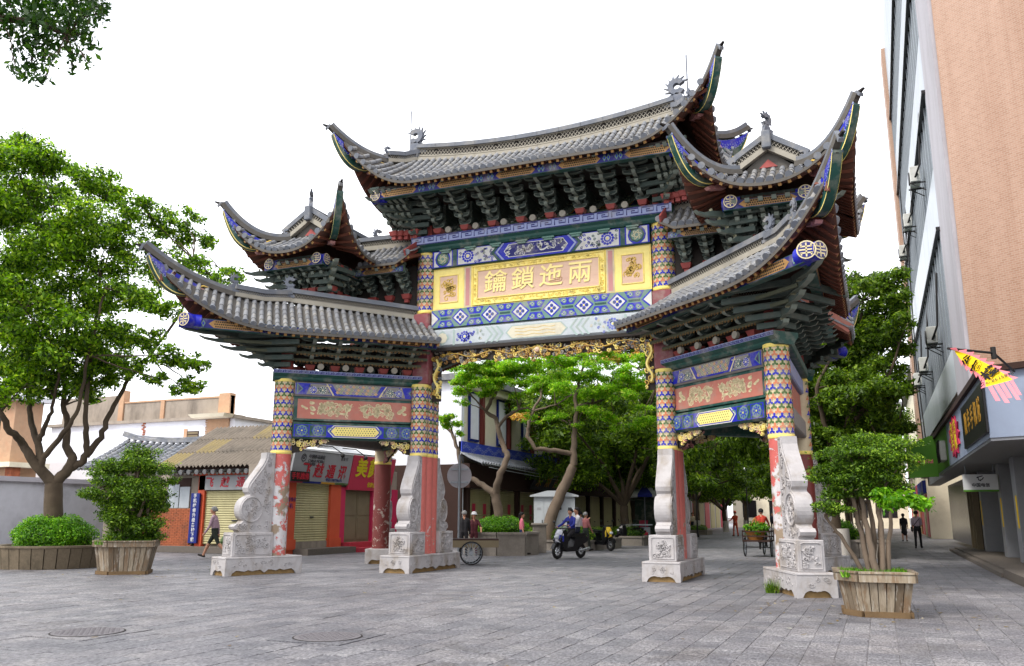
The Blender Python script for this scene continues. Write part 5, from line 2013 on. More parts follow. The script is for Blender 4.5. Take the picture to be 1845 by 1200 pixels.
def plank_mat():
    m, nt, p = new_mat('plank')
    g = nt.nodes.new('ShaderNodeNewGeometry')
    oi = nt.nodes.new('ShaderNodeObjectInfo')
    base = mix(nt, oi.outputs['Random'], rgb(120, 104, 84, K), rgb(186, 172, 150, K))
    grain = noise(nt, 9, 6, .7, vec=g.outputs['Position'], scl=(3, 3, .25))
    col = mix(nt, ramp(nt, grain, .35, .65), mix(nt, 1.0, base, (.6, .56, .5, 1), 'MULTIPLY'), base)
    worn = ramp(nt, noise(nt, 2.6, 6, .7, vec=g.outputs['Position'], scl=(3, 3, .5)), .50, .60)
    col = mix(nt, worn, col, mix(nt, .6, col, rgb(126, 92, 56, K)))
    pale = ramp(nt, noise(nt, 3.4, 6, .7, vec=g.outputs['Position'], scl=(4, 4, .8)), .54, .62)
    col = mix(nt, pale, col, mix(nt, .5, col, rgb(196, 190, 178, K)))
    nt.links.new(col, p.inputs['Base Color'])
    p.inputs['Roughness'].default_value = .85
    bump(nt, p, grain, .5, .006)
plank_mat()
simple('plank_dark', rgb(120, 96, 66, K), .85, .3, 4, .5, 30, dirt=rgb(70, 52, 34, K), dirt_scale=3)
def wood_planter(loc, rz, w, dpt, h, label):
    """tapered box planter with cut corners, vertical planks and rim boards"""
    t = empty('wooden_planter', loc, rz)
    tag(t, label, 'planter')
    cut = .32 * w
    bot = [(-w / 2 + cut, -dpt / 2), (w / 2 - cut * .0, -dpt / 2), (w / 2, dpt / 2 - cut * 0), (w / 2 - .0, dpt / 2), (-w / 2 + cut, dpt / 2), (-w / 2, 0)]
    bot = [(-w * .22, -dpt / 2), (w * .5, -dpt * .5), (w * .5, dpt * .30), (w * .22, dpt / 2), (-w * .5, dpt * .5), (-w * .5, -dpt * .16)]
    k = 1.24
    top = [(a * k, b_ * k) for a, b_ in bot]
    n = len(bot)
    rr_ = random.Random(int(w * 100))
    for i in range(n):
        j = (i + 1) % n
        p0, p1, q0, q1 = (Vector((*s, 0)) for s in (bot[i], bot[j], top[i], top[j]))
        L = (p1 - p0).length
        m = max(2, int(round(L / .105)))
        for s in range(m):
            f0, f1 = (s + .05) / m, (s + .95) / m
            nn = (q1 - q0).normalized().cross(Vector((0, 0, 1)))
            e = rr_.uniform(-.006, .006)
            vs = []
            for off in (0, -.03):
                vs += [p0.lerp(p1, f0) + nn * (off + e) + Vector((0, 0, .05)), p0.lerp(p1, f1) + nn * (off + e) + Vector((0, 0, .05)), q0.lerp(q1, f1) + nn * (off + e) + Vector((0, 0, h - .03)), q0.lerp(q1, f0) + nn * (off + e) + Vector((0, 0, h - .03))]
            b = MB()
            b.add(vs, [(0, 1, 2, 3), (7, 6, 5, 4), (0, 4, 5, 1), (1, 5, 6, 2), (2, 6, 7, 3), (3, 7, 4, 0)])
            b.build('plank', [M['plank']], t)
        nn = (q1 - q0).normalized().cross(Vector((0, 0, 1)))
        b = MB()
        b.bar(q0 + nn * .02 + Vector((0, 0, h - .09)), q1 + nn * .02 + Vector((0, 0, h - .09)), .03, .11)
        b.bar(q0 - nn * .0 + Vector((0, 0, h - .012)), q1 - nn * .0 + Vector((0, 0, h - .012)), .10, .03)
        b.build('rim_board', [M['plank']], t)
        b = MB()
        b.bar(p0 + nn * .03 + Vector((0, 0, .04)), p1 + nn * .03 + Vector((0, 0, .04)), .05, .08)
        b.build('foot_board', [M['plank_dark']], t)
    b = MB()
    b.add([(x * .97, y * .97, h - .09) for x, y in top], [tuple(range(n))])
    b.build('soil', [M['soil']], t)
    q = []
    for k in range(2600):
        x, y = rr_.uniform(-w * .6, w * .6), rr_.uniform(-dpt * .6, dpt * .6)
        q.append((x, y))
    vs = []
    for x, y in q:
        if abs(x) < w * .55 and abs(y) < dpt * .55:
            a = rr_.uniform(0, 6.28)
            hh = rr_.uniform(.04, .13)
            dx, dy = .008 * math.cos(a), .008 * math.sin(a)
            lx, ly = rr_.uniform(-.05, .05), rr_.uniform(-.05, .05)
            vs += [(x - dx, y - dy, h - .09), (x + dx, y + dy, h - .09), (x + lx + dx * .3, y + ly, h - .09 + hh), (x + lx, y + ly, h - .09 + hh)]
    o = link('grass', leaf_mesh('grass', np.array(vs), 'leaf_hedge'), t)
    o['kind'] = 'stuff'
    return t
WPR = wood_planter((-.17, 14.35, 0), math.radians(4), .84, .84, .64, 'weathered wooden planter of upright planks at the right beside the gateway')
WPL = wood_planter((-17.35, 16.35, 0), math.radians(38), 1.14, 1.05, .80, 'weathered wooden planter of upright planks at the left beside the round planter')

def topiary(loc, name, label, pads, trunks, n, size, mat, seed, extra=None):
    t = empty(name, loc)
    tag(t, label, 'shrub')
    rr_ = random.Random(seed)
    b = MB()
    for p, r0, r1 in trunks:
        limb(b, p, r0, r1, rr_, 7, .015)
    ends = [Vector(p[-1]) for p, _, _ in trunks]
    for c in pads:
        c0 = Vector(c[:3])
        e = min(ends, key=lambda q: (q - c0).length)
        for k in range(6):
            limb(b, [e, e.lerp(c0, .6), c0 + Vector((rr_.uniform(-.7, .7) * c[3], rr_.uniform(-.7, .7) * c[4], .2 * c[5]))], .018, .006, rr_, 5, .02)
    b.build('stem', [M['bark_pale']], t)
    cl = []
    for c in pads:
        for k in range(5):
            a = rr_.uniform(0, 6.28)
            cl.append((c[0] + .45 * c[3] * math.cos(a), c[1] + .45 * c[4] * math.sin(a), c[2] + rr_.uniform(-.2, .2) * c[5], c[3] * .58, c[4] * .58, c[5] * .8))
        cl.append(c)
    link('foliage', leaf_mesh('foliage', leaves(lobes(cl, 4, .50, seed), n, size, seed, .3, .6, .5), mat), t)
    if extra:
        link('bright_shoots', leaf_mesh('bright_shoots', leaves(extra, 1100, size * 1.9, seed + 1, .3, .5, .5), 'leaf_bright'), t)
    return t
OR = Vector((-.17, 14.35, .58))
DR = OR.xy.length
Pd = lambda x, y, r, rz_, dd=0.0: (*(at(x, y, DR + dd) - OR), r, r * .9, rz_)
pads = [Pd(1565, 800, .55, .22), Pd(1535, 815, .55, .2), Pd(1585, 830, .52, .22), Pd(1510, 845, .50, .18), Pd(1548, 858, .6, .2, .1), Pd(1608, 850, .28, .14), Pd(1535, 885, .45, .16, -.1), Pd(1612, 878, .28, .13, .3), Pd(1590, 885, .4, .14, .2), Pd(1495, 912, .27, .11, -.2), Pd(1515, 920, .2, .1, -.2)]
ex = [Pd(1600, 905, .2, .1, -.45), Pd(1630, 900, .22, .12, -.4), Pd(1660, 908, .18, .09, -.35), Pd(1590, 890, .16, .08, -.4)]
trs = [([(-.05, -.1, -.05), (-.12, -.05, .6), (-.22, 0, 1.2)], .05, .03), ([(.05, -.15, -.05), (-.02, -.1, .5), (-.08, 0, 1.15)], .06, .035), ([(.12, -.1, -.05), (.18, 0, .6), (.12, 0, 1.2)], .045, .03), ([(.2, 0, -.05), (.26, .02, .5), (.34, 0, 1.0)], .045, .025),
       ([(0, .1, -.05), (.05, .1, .6), (0, .1, 1.3)], .05, .03), ([(-.1, .05, -.05), (-.42, 0, .55), (-.62, -.05, .85)], .04, .02), ([(.1, .15, -.05), (.15, .15, .6), (.2, .1, 1.2)], .04, .025)]
topiary(OR, 'cloud_pruned_shrub', 'cloud-pruned bushy shrub with several bare stems in the right wooden planter', pads, trs, 40000, .021, 'leaf_topiary', 41, ex)
OL = Vector((-17.35, 16.35, .74))
DL = OL.xy.length
Pd = lambda x, y, r, rz_, dd=0.0: (*(at(x, y, DL + dd) - OL), r, r * .9, rz_)
pads = [Pd(248, 820, .55, .3), Pd(215, 838, .6, .28), Pd(275, 845, .6, .3), Pd(185, 845, .45, .25), Pd(200, 868, .6, .25), Pd(280, 872, .6, .25), Pd(240, 870, .7, .3), Pd(180, 890, .45, .18, -.3), Pd(160, 888, .22, .14, -.3), Pd(235, 905, .7, .35), Pd(280, 915, .5, .3), Pd(295, 895, .35, .2), Pd(215, 930, .6, .38), Pd(255, 935, .7, .38), Pd(240, 958, .6, .35), Pd(200, 905, .5, .3), Pd(265, 880, .6, .35, -.3), Pd(255, 895, .6, .35, -.3), Pd(262, 965, .5, .3), Pd(218, 965, .45, .3)]
trs = [([(-.1, -.1, -.05), (-.2, 0, .6), (-.3, 0, 1.6)], .06, .03), ([(.1, -.1, -.05), (.1, 0, .8), (.2, 0, 1.9)], .06, .03), ([(0, .1, -.05), (.3, 0, .6), (.6, 0, 1.3)], .05, .03), ([(0, .1, -.05), (-.3, 0, .5), (-.9, 0, 1.1)], .05, .02), ([(0, 0, -.05), (.05, 0, 1), (.1, 0, 2.3)], .06, .03)]
topiary(OL, 'bushy_shrub', 'dense dark green clipped shrub in the left wooden planter', pads, trs, 60000, .029, 'leaf_topiary', 42)

# --- street trees
def street_tree(base, name, label, limbs, cl, n, size, mat, bark, seed, extra=None, group=None, cat='tree', wash=None, lob=.5):
    t = empty(name, base)
    tag(t, label, cat, group)
    rr_ = random.Random(seed)
    b = MB()
    rts = []
    for p, r0, r1 in limbs:
        limb(b, p, r0, r1, rr_, 9, .03)
        rts += [Vector(q) for q in p[-3:]]
    twigs(b, cl, rts, rr_)
    b.build('trunk', [M[bark]], t)
    if wash:
        b = MB()
        b.tube([(0, 0, 0), (0, 0, 1.0)], [wash * 1.12, wash * 1.06], 10)
        b.build('limewashed_base', [M['limewash']], t)
    link('crown', leaf_mesh('crown', leaves(lobes(cl, 5, lob, seed), n, size, seed, .25, .5, .42), mat), t)
    if extra:
        link('blossom', leaf_mesh('blossom', leaves(extra, 1500, .05, seed + 3, .5, .5, .6), 'flower_orange'), t)
    return t
BA = Vector((-13.1, 29.9, 0))
DA = BA.xy.length
A = lambda x, y, dd=0.0: at(x, y, DA + dd) - BA
lm = [([A(903, 985), A(902, 950), A(897, 915), A(890, 888)], .20, .17), ([A(890, 888), A(868, 872, .3), A(845, 862, .5), A(832, 845, .7), A(824, 810, .8), A(815, 780, 1), A(795, 765, 1.1)], .13, .05),
      ([A(892, 890), A(897, 868, -.2), A(908, 840, -.3), A(915, 822, -.3), A(905, 800), A(898, 775), A(893, 755, .2), A(875, 740, .3), A(890, 715, .3), A(900, 690, .3)], .15, .06), ([A(899, 768), A(915, 748, -.3), A(935, 738, -.5), A(950, 735, -.6)], .07, .03)]
cl = []
for (x, y, r) in [(840, 660, .6), (870, 650, .7), (900, 655, .75), (930, 660, .7), (850, 685, .6), (890, 680, .7), (925, 690, .6), (835, 705, .45), (825, 690, .4), (950, 680, .5), (815, 765, .35), (800, 755, .4), (825, 780, .25), (940, 740, .3), (955, 750, .25), (880, 712, .4), (835, 725, .25), (860, 640, .5), (915, 640, .6), (850, 670, .7), (905, 668, .8), (945, 655, .6), (935, 712, .4), (870, 695, .6)]:
    q = A(x, y, rl.uniform(-1, .8))
    cl.append((q.x, q.y, q.z, r, r, r * .42))
ex = [(*A(880, 643), .5, .5, .12)]
street_tree(BA, 'flame_tree', 'slender bent tree with feathery bright leaves in the polygonal planter behind the arch', lm, cl, 34000, .05, 'leaf_flame', 'bark_pale', 51, None)
BB = Vector((-12.9, 34.6, 0))
DB = BB.xy.length
A = lambda x, y, dd=0.0: at(x, y, DB + dd) - BB
lm = [([A(987, 990), A(990, 945), A(1003, 905), A(1020, 870), A(1033, 840)], .28, .20), ([A(1033, 840), A(1030, 818), A(1000, 812, -.3), A(965, 808, -.5), A(950, 785, -.5), A(953, 760, -.5), A(962, 735, -.5), A(975, 715, -.4)], .13, .05),
      ([A(1034, 838), A(1034, 800), A(1035, 775), A(1040, 745), A(1036, 715), A(1045, 680), A(1055, 645)], .15, .05), ([A(1036, 733), A(1065, 727, .3), A(1100, 715, .6), A(1130, 705, .9)], .08, .03), ([A(962, 740, -.5), A(1000, 730, -.3), A(1030, 712)], .05, .02)]
cl = []
for (x, y, r) in [(990, 650, .7), (1030, 640, .8), (1070, 640, .8), (1110, 645, .8), (1000, 680, .7), (1050, 675, .8), (1100, 680, .8), (1140, 670, .7), (975, 705, .6), (1020, 715, .7), (1070, 712, .7), (1120, 715, .7), (1150, 700, .6), (1000, 750, .5), (960, 760, .4), (1165, 650, .6), (1090, 750, .6), (1160, 735, .5), (1130, 650, .6), (1040, 765, .4), (960, 660, .7), (1010, 660, .8), (1080, 660, .8), (1150, 690, .8), (1060, 740, .6), (1120, 770, .6), (1010, 700, .7), (1090, 700, .8), (1160, 760, .6), (970, 690, .6)]:
    q = A(x, y, rl.uniform(-1, 1))
    cl.append((q.x, q.y, q.z, r, r, r * .42))
ex = [(*A(x, y), .6, .6, .15) for x, y in ((985, 640), (1040, 632), (1100, 650), (1160, 640), (940, 750), (1090, 632))]
street_tree(BB, 'flame_tree', 'crooked tree with yellow blossom leaning out beside the stone gatepost', lm, cl, 44000, .052, 'leaf_flame', 'bark_pale', 52, ex)

BR = Vector((-1.3, 32.0, 0))
DRR = BR.xy.length
A = lambda x, y, dd=0.0: at(x, y, DRR + dd) - BR
lm = [([A(1500, 990), A(1502, 900), A(1506, 830)], .26, .2), ([A(1506, 830), A(1530, 760, .4), A(1545, 690, .8), A(1550, 600, .8), A(1555, 540, .6)], .16, .04), ([A(1505, 840), A(1485, 760, -.4), A(1470, 700, -.8), A(1500, 640, -.6)], .13, .04),
      ([A(1510, 800), A(1560, 730, -.3), A(1600, 680, -.4), A(1620, 620, -.4)], .12, .03), ([A(1506, 830), A(1560, 800, .6), A(1620, 770, 1)], .09, .03)]
cl = []
for (x, y, r) in [(1500, 530, .5), (1530, 520, .7), (1565, 515, .8), (1600, 510, .75), (1620, 535, .6), (1510, 560, .7), (1545, 560, .8), (1590, 555, .85), (1620, 580, .6), (1490, 590, .7), (1520, 600, .8), (1560, 600, .9), (1600, 610, .85), (1625, 630, .5),
                  (1490, 640, .8), (1530, 645, .9), (1570, 650, .9), (1605, 660, .75), (1480, 690, .8), (1520, 700, .9), (1560, 700, .9), (1595, 710, .8), (1620, 700, .5), (1490, 750, .8), (1530, 755, .9), (1570, 760, .9), (1605, 760, .7), (1625, 770, .5), (1460, 720, .7), (1460, 780, .7), (1500, 800, .7), (1545, 810, .7), (1590, 810, .7), (1540, 500, .4), (1585, 500, .4)]:
    q = A(x, y, rl.uniform(-1.5, 2.0))
    cl.append((q.x, q.y, q.z, r * .9, r, r * .7))
street_tree(BR, 'street_tree', 'tall dense green tree rising between the gateway and the tall block at right', lm, cl, 60000, .075, 'leaf_deep', 'bark', 53, None, 'trees lining the street behind the gateway', wash=.27, lob=.55)
def banyan(seed, H=10.5, R=4.2, n=26000, low=3.0):
    rr_ = random.Random(seed)
    lm, cl = [], []
    f = Vector((rr_.uniform(-.2, .2), rr_.uniform(-.2, .2), rr_.uniform(1.9, 2.4)))
    lm.append(([Vector((0, 0, 0)), f * .5, f], .26, .20))
    for k in range(6):
        a = k * 1.05 + rr_.uniform(-.3, .3)
        e = Vector((R * .75 * math.cos(a), R * .75 * math.sin(a), rr_.uniform(low + .6, H - 2)))
        lm.append(([f, f.lerp(e, .4) + Vector((0, 0, .5)), e], .13, .04))
    for k in range(54):
        a, rad = rr_.uniform(0, 6.28), R * math.sqrt(rr_.random())
        z = low + (H - low) * rr_.random() ** .9 * (1 - .5 * (rad / R) ** 2)
        r = rr_.uniform(.8, 1.4)
        cl.append((rad * math.cos(a), rad * math.sin(a), max(low, z), r, r, r * .6))
    return lm, cl, n
TREES = []
for sd, H, R, n in ((71, 11.0, 5.2, 60000), (72, 10.0, 5.0, 56000)):
    lm, cl, n = banyan(sd, H, R, n)
    TREES.append((lm, cl, n, sd))
base_trees = []
spots_left = [(-11.8, 42.5), (-13.2, 50), (-12.8, 58), (-13, 67), (-12.6, 78), (-12.5, 90)]
spots_right = [(-2.8, 38), (-2.4, 43), (-1.6, 51), (-1.8, 60), (-1.5, 70), (-1.6, 82)]
names_l = ['nearest', 'second', 'third', 'fourth', 'fifth', 'farthest']
for side, spots in (('left', spots_left), ('right', spots_right)):
    for i, (x, y) in enumerate(spots):
        lab = '%s spreading tree of the %s row far down the street behind the gateway' % (names_l[i], side)
        k = (i + (side == 'right')) % 2
        if len(base_trees) < 2:
            lm, cl, n, sd = TREES[k]
            t = street_tree((x, y, 0), 'street_tree', lab, lm, cl, n, .11, 'leaf_deep', 'bark', sd, None, 'trees lining the street behind the gateway', wash=.26, lob=.66)
            base_trees.append(t)
            t['slot'] = k
        else:
            src = [q for q in base_trees if q['slot'] == k][0] if any(q['slot'] == k for q in base_trees) else base_trees[0]
            t = copy_tree(src)
            t.location = (x, y, 0)
            t.rotation_euler = (0, 0, (i % 2) * math.pi if side == 'right' else i * 1.7)
            s = (1.12, .95, 1.0, 1.05, .95, 1.0)[i]
            t.scale = (s * ((.72, .58, .58, .6, .6, .6)[i] if side == 'right' else 1), s, s * (1.12 if side == 'right' and i == 0 else 1))
            t['label'] = lab
# ------------------------------------------------------------------ buildings
simple('shutter', rgb(196, 188, 140, K), .5, .12, 3, dirt=rgb(130, 118, 84, K), dirt_amt=.4, dirt_scale=1.5, dscl=(1, 1, .3))
simple('post_orange', rgb(226, 96, 62, K), .6, .15, 4, dirt=rgb(196, 70, 50, K), dirt_scale=2)
simple('post_magenta', rgb(216, 50, 96, K), .6, .12, 4)
simple('sign_grey', rgb(176, 178, 182, K), .5, .08, 3)
simple('sign_pink', rgb(214, 62, 92, K), .5, .08, 3)
simple('sign_red_text', rgb(206, 40, 60, K), .5, .05)
simple('sign_yellow', rgb(240, 222, 40, K), .5, .05)
simple('sign_blue', rgb(24, 42, 130, K), .5, .1)
simple('sign_black', rgb(22, 20, 22, K), .4, .1)
simple('sign_white', rgb(232, 234, 236, K), .5, .05)
simple('sign_green', rgb(90, 150, 40, K), .5, .1, 3)
simple('sign_gold', rgb(214, 160, 50, K), .4, .1)
simple('text_dark', rgb(48, 48, 56, K), .6, .1)
simple('door_wood', rgb(136, 122, 96, K), .8, .25, 3, .3, 20, dirt=rgb(92, 84, 70, K), dirt_scale=1.5)
simple('poster_blue', rgb(52, 140, 186, K), .4, .25, 4)
simple('skin_print', rgb(226, 180, 160, K), .5, .1)
simple('corrugated', rgb(128, 118, 106, K), .9, .3, 3, dirt=rgb(84, 80, 74, K), dirt_amt=.7, dirt_scale=1.2)
simple('corrugated_yellow', rgb(150, 134, 92, K), .85, .25, 3, dirt=rgb(116, 106, 92, K), dirt_amt=.9, dirt_scale=1.5)
simple('grey_tile', rgb(134, 138, 146, K), .85, .35, 4, .3, 25, dirt=rgb(190, 186, 178, K), dirt_amt=.6, dirt_scale=2.5)
simple('window_dark', rgb(40, 38, 40, K), .25, .2, 4)
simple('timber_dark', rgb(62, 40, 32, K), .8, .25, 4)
simple('frieze_blue', rgb(62, 82, 200, K), .6, .25, 14)
simple('wall_cream', rgb(244, 234, 208, .85), .85, .08, 2, dirt=rgb(200, 186, 160, K), dirt_scale=1)
simple('steel', rgb(150, 156, 162, K), .4, .1, 5, metal=.6)
simple('cabinet', rgb(206, 212, 216, K), .5, .08, 3, dirt=rgb(160, 164, 166, K), dirt_scale=1.5)
def tiled_wall(name, c1, c2, cj, ux, uy, tw, th):
    """small facing tiles laid along the ground direction (ux, uy)"""
    m, nt, p = new_mat(name)
    g = nt.nodes.new('ShaderNodeNewGeometry')
    dt = nt.nodes.new('ShaderNodeVectorMath')
    dt.operation = 'DOT_PRODUCT'
    dt.inputs[1].default_value = (ux, uy, 0)
    nt.links.new(g.outputs['Position'], dt.inputs[0])
    sp_ = nt.nodes.new('ShaderNodeSeparateXYZ')
    nt.links.new(g.outputs['Position'], sp_.inputs[0])
    cb_ = nt.nodes.new('ShaderNodeCombineXYZ')
    nt.links.new(dt.outputs['Value'], cb_.inputs[0])
    nt.links.new(sp_.outputs[2], cb_.inputs[1])
    bt = nt.nodes.new('ShaderNodeTexBrick')
    bt.inputs['Scale'].default_value = 1.0
    bt.inputs['Brick Width'].default_value = tw
    bt.inputs['Row Height'].default_value = th
    bt.inputs['Mortar Size'].default_value = .008
    bt.inputs['Color1'].default_value = c1
    bt.inputs['Color2'].default_value = c2
    bt.inputs['Mortar'].default_value = cj
    nt.links.new(cb_.outputs[0], bt.inputs['Vector'])
    st_ = ramp(nt, noise(nt, .55, 6, .7, vec=g.outputs['Position'], scl=(2.2, 2.2, .10)), .46, .74)
    col = mix(nt, st_, bt.outputs['Color'], mix(nt, 1.0, bt.outputs['Color'], (.80, .72, .66, 1), 'MULTIPLY'))
    big = ramp(nt, noise(nt, .13, 4, .6, vec=g.outputs['Position']), .35, .68)
    col = mix(nt, big, mix(nt, 1.0, col, (.90, .86, .84, 1), 'MULTIPLY'), mix(nt, 1.0, col, (1.08, 1.10, 1.14, 1), 'MULTIPLY'))
    nt.links.new(col, p.inputs['Base Color'])
    p.inputs['Roughness'].default_value = .6
tiled_wall('tile_orange', rgb(188, 146, 118, .66), rgb(204, 163, 136, .66), rgb(206, 180, 160, .66), .80, -.59, .14, .06)
simple('tile_grey', rgb(194, 190, 196, K), .7, .12, 10, dirt=rgb(140, 134, 134, K), dirt_scale=.6, dscl=(1, 1, .25))
simple('panel_blue', rgb(190, 199, 206, K), .35, .12, 2, dirt=rgb(130, 146, 158, K), dirt_amt=.5, dirt_scale=.8, dscl=(1, 1, .3))
simple('glass_blue', rgb(182, 198, 206, K), .12, .2, 1.5, spec=.8)
simple('box_blue', rgb(168, 182, 206, K), .4, .06, 2, dirt=rgb(140, 150, 172, K), dirt_scale=.7)
simple('ac_white', rgb(222, 222, 216, K), .5, .08, 5, dirt=rgb(170, 164, 150, K), dirt_scale=3)
simple('cable', rgb(40, 38, 38, K), .7, .1)
simple('column_tile', rgb(150, 152, 158, K), .45, .1, 6)
simple('flag_yellow', rgb(250, 208, 20, .9), .7, .06, 4)
simple('flag_pink', rgb(240, 130, 140, .9), .7, .08, 4)
simple('stone_step', rgb(112, 104, 96, K), .7, .25, 10, .3, 30)
simple('step_red', rgb(196, 60, 76, K), .7, .15, 5)

def wall_box(name, mat, parent, x0, x1, y0, y1, z0, z1, bev=0.0):
    b = MB()
    b.box(((x0 + x1) / 2, (y0 + y1) / 2, (z0 + z1) / 2), (x1 - x0, y1 - y0, z1 - z0), 0, 0, bev)
    return b.build(name, [M[mat]], parent)
def shutter(parent, O, U, N, w, z0, z1, name='roller_shutter', mat='shutter'):
    """roller shutter with rounded slats"""
    b = MB()
    n = int((z1 - z0) / .085)
    rows = []
    O, U, N = Vector(O), Vector(U), Vector(N)
    for k in range(n * 3 + 1):
        z = z0 + (z1 - z0) * k / (n * 3)
        h = (0, .022, .016)[k % 3]
        rows.append([O + N * h + Vector((0, 0, z)), O + U * w + N * h + Vector((0, 0, z))])
    b.grid(rows, 0, False, flip=(U.cross(Vector((0, 0, 1))).dot(N) < 0))
    b.prism([(0, z0), (w, z0), (w, z1), (0, z1)], (O, U, (0, 0, 1), N), -.05, -.012)
    t = b.build(name, [M[mat]], parent)
    b = MB()
    b.bar(O + U * (w * .47) + N * .04 + Vector((0, 0, z0 + .9)), O + U * (w * .56) + N * .04 + Vector((0, 0, z0 + .9)), .03, .05)
    b.build('handle', [M['text_dark']], t)
    return t

# --- corner shop row at the left
XF = -19.6
ZG = 0.0
shop = empty('corner_shop_row', (XF, 26.6, 0))
tag(shop, 'single-storey corner shop row with corrugated roof and roller shutters behind the left pillar', 'shop')
so = Vector((XF, 26.6, 0))
def S(n, m, x0, x1, y0, y1, z0, z1, bev=0.0, par=None):
    return wall_box(n, m, par or shop, x0 - so.x, x1 - so.x, y0 - so.y, y1 - so.y, z0, z1, bev)
S('wall', 'weathered_render', -26.8, XF - .12, 26.72, 33.4, 0, 3.3)
S('kerb_step', 'stone_step', -27.5, XF + .75, 25.9, 26.6, 0, .22)
S('kerb_step', 'stone_step', XF - .1, XF + .75, 26.6, 29.0, 0, .22)
S('kerb_step', 'step_red', XF - .1, XF + .9, 29.0, 33.3, 0, .16)
S('kerb_step', 'step_red', XF - .1, XF + .45, 29.0, 33.3, .16, .36)
S('sill', 'weathered_render', XF - .12, XF + .03, 25.9, 28.1, .22, .46)
# shop 1, facing the street
S('pier', 'post_orange', XF - .12, XF + .10, 25.28, 25.92, .0, 2.6)
S('pier', 'post_orange', XF - .12, XF + .10, 28.1, 28.78, .0, 2.6)
S('pier_base', 'post_orange', XF - .12, XF + .16, 28.05, 28.82, .2, .55)
S('pier_base', 'post_orange', XF - .12, XF + .16, 25.24, 25.96, .2, .55)
S('corner_wall', 'weathered_render', -21.2, XF - .121, 25.3, 26.72, 0, 3.25)
shutter(shop, Vector((XF - .02, 25.92, 0)) - so, (0, 1, 0), (1, 0, 0), 2.18, .44, 2.6)
def slant_sign(y0, y1, z0, z1, out, mat, name='shop_sign'):
    b = MB()
    p = [(XF + .16, z0), (XF + .16 + out, z1), (XF + .10 + out, z1 + .05), (XF + .06, z0)]
    b.prism([(a - so.x, c) for a, c in p], ((0, y0 - so.y, 0), (1, 0, 0), (0, 0, 1), (0, 1, 0)), 0, y1 - y0)
    return b.build(name, [M[mat]], shop)
sg1 = slant_sign(25.4, 29.12, 2.57, 3.72, .22, 'sign_grey')
sU, sV = Vector((0, 1, 0)), Vector((.22, 0, 1.15)).normalized()
sN = sU.cross(sV)
P1 = lambda y, w: Vector((XF + .165 - so.x, y - so.y, 2.57)) + sV * w + sN * .006
for i, c in enumerate('飞越通讯'):
    text('sign_character', c, .56, P1(26.2 + i * .78, .45), sU, sV, 'sign_red_text', sg1, .004, .012, .15)
text('sign_lettering', '中国移动通信', .17, P1(26.75, .98), sU, sV, 'text_dark', sg1, .003)
text('sign_lettering', 'CHINA MOBILE', .15, P1(26.75, .82), sU, sV, 'text_dark', sg1, .003)
text('sign_lettering', '指定专营店', .13, P1(26.4, .70), sU, sV, 'text_dark', sg1, .003)
text('sign_lettering', '营业 厅', .15, P1(28.55, 1.0), sU, sV, 'text_dark', sg1, .003)
text('sign_lettering', '电话:13987706675', .14, P1(28.1, .16), sU, sV, 'sign_blue', sg1, .003)
d = Deco(lambda u, v, h: P1(25.95 + u, .92 + v) + sN * h)
d.ps(strip(circ((0, 0), .13, 16) + [circ((0, 0), .13, 16)[0]], .03), 'text_dark', 1)
d.ps(strip(spiral((0, 0), .09, 1.2, .5, 1, 10), .03), 'text_dark', 1)
d.build('sign_emblem', sg1)
d = Deco(lambda u, v, h: P1(25.4 + u, v) + sN * h)
for a, e, c in ((0, .75, 'sign_pink'), (.75, 1.9, 'sign_blue'), (1.9, 2.8, 'sign_gold'), (2.8, 3.7, 'leaf_flat')):
    if c == 'leaf_flat':
        c = 'paint_leaf'
    d.p(rect(a, .0, e, .075), c, 1)
d.build('sign_stripe', sg1)
b = MB()
b.box((XF + .35 - so.x, 25.75 - so.y, 2.78), (.06, 1.1, .36))
bs = b.build('projecting_sign', [M['sign_black']], shop)
text('sign_lettering', '手机维修', .26, (XF + .385 - so.x, 25.75 - so.y, 2.78), (0, 1, 0), (0, 0, 1), 'sign_red_text', bs, .003, .004)
text('painted_lettering', '全程维修', .17, (XF + .105 - so.x, 25.6 - so.y, 1.95), (0, 1, 0), (0, 0, 1), 'sign_blue', shop, .002)
text('painted_lettering', '手机', .2, (XF + .105 - so.x, 25.56 - so.y, 1.72), (0, 1, 0), (0, 0, 1), 'sign_blue', shop, .002)
for y in (27.0, 28.6):
    b = MB()
    b.tube([(XF + .2 - so.x, y - so.y, 4.0), (XF + .7 - so.x, y + .2 - so.y, 3.95), (XF + 1.0 - so.x, y + .4 - so.y, 3.7)], .02, 6)
    b.ball((XF + 1.02 - so.x, y + .42 - so.y, 3.62), .09, 8)
    b.build('lamp_arm', [M['cable']], shop)
# shop 2
S('pier', 'post_magenta', XF - .12, XF + .08, 28.79, 29.12, .36, 2.5)
S('pier', 'post_magenta', XF - .12, XF + .08, 31.1, 31.3, .36, 2.5)
S('pier', 'post_magenta', XF - .12, XF + .06, 31.301, 33.2, .36, 2.5)
for y0, y1 in ((29.12, 30.1), (30.11, 31.1)):
    dr = S('door_leaf', 'door_wood', XF - .10, XF - .03, y0 + .01, y1 - .01, .36, 2.45)
    for z0, z1 in ((.45, 1.3), (1.4, 2.35)):
        S('door_panel', 'door_wood', XF - .03, XF - .015, y0 + .08, y1 - .08, z0, z1, .005, dr)
po = S('poster', 'poster_blue', XF + .061, XF + .07, 31.36, 32.1, .55, 2.2)
d = Deco(plane_pos((XF + .071 - so.x, 31.36 - so.y, .55), (0, 1, 0), (0, 0, 1), (1, 0, 0)))
d.p(circ((.42, 1.12), .10, 10), 'skin_print', 2)
d.p(circ((.42, 1.19), .11, 10, 0, 1), 'text_dark', 1)
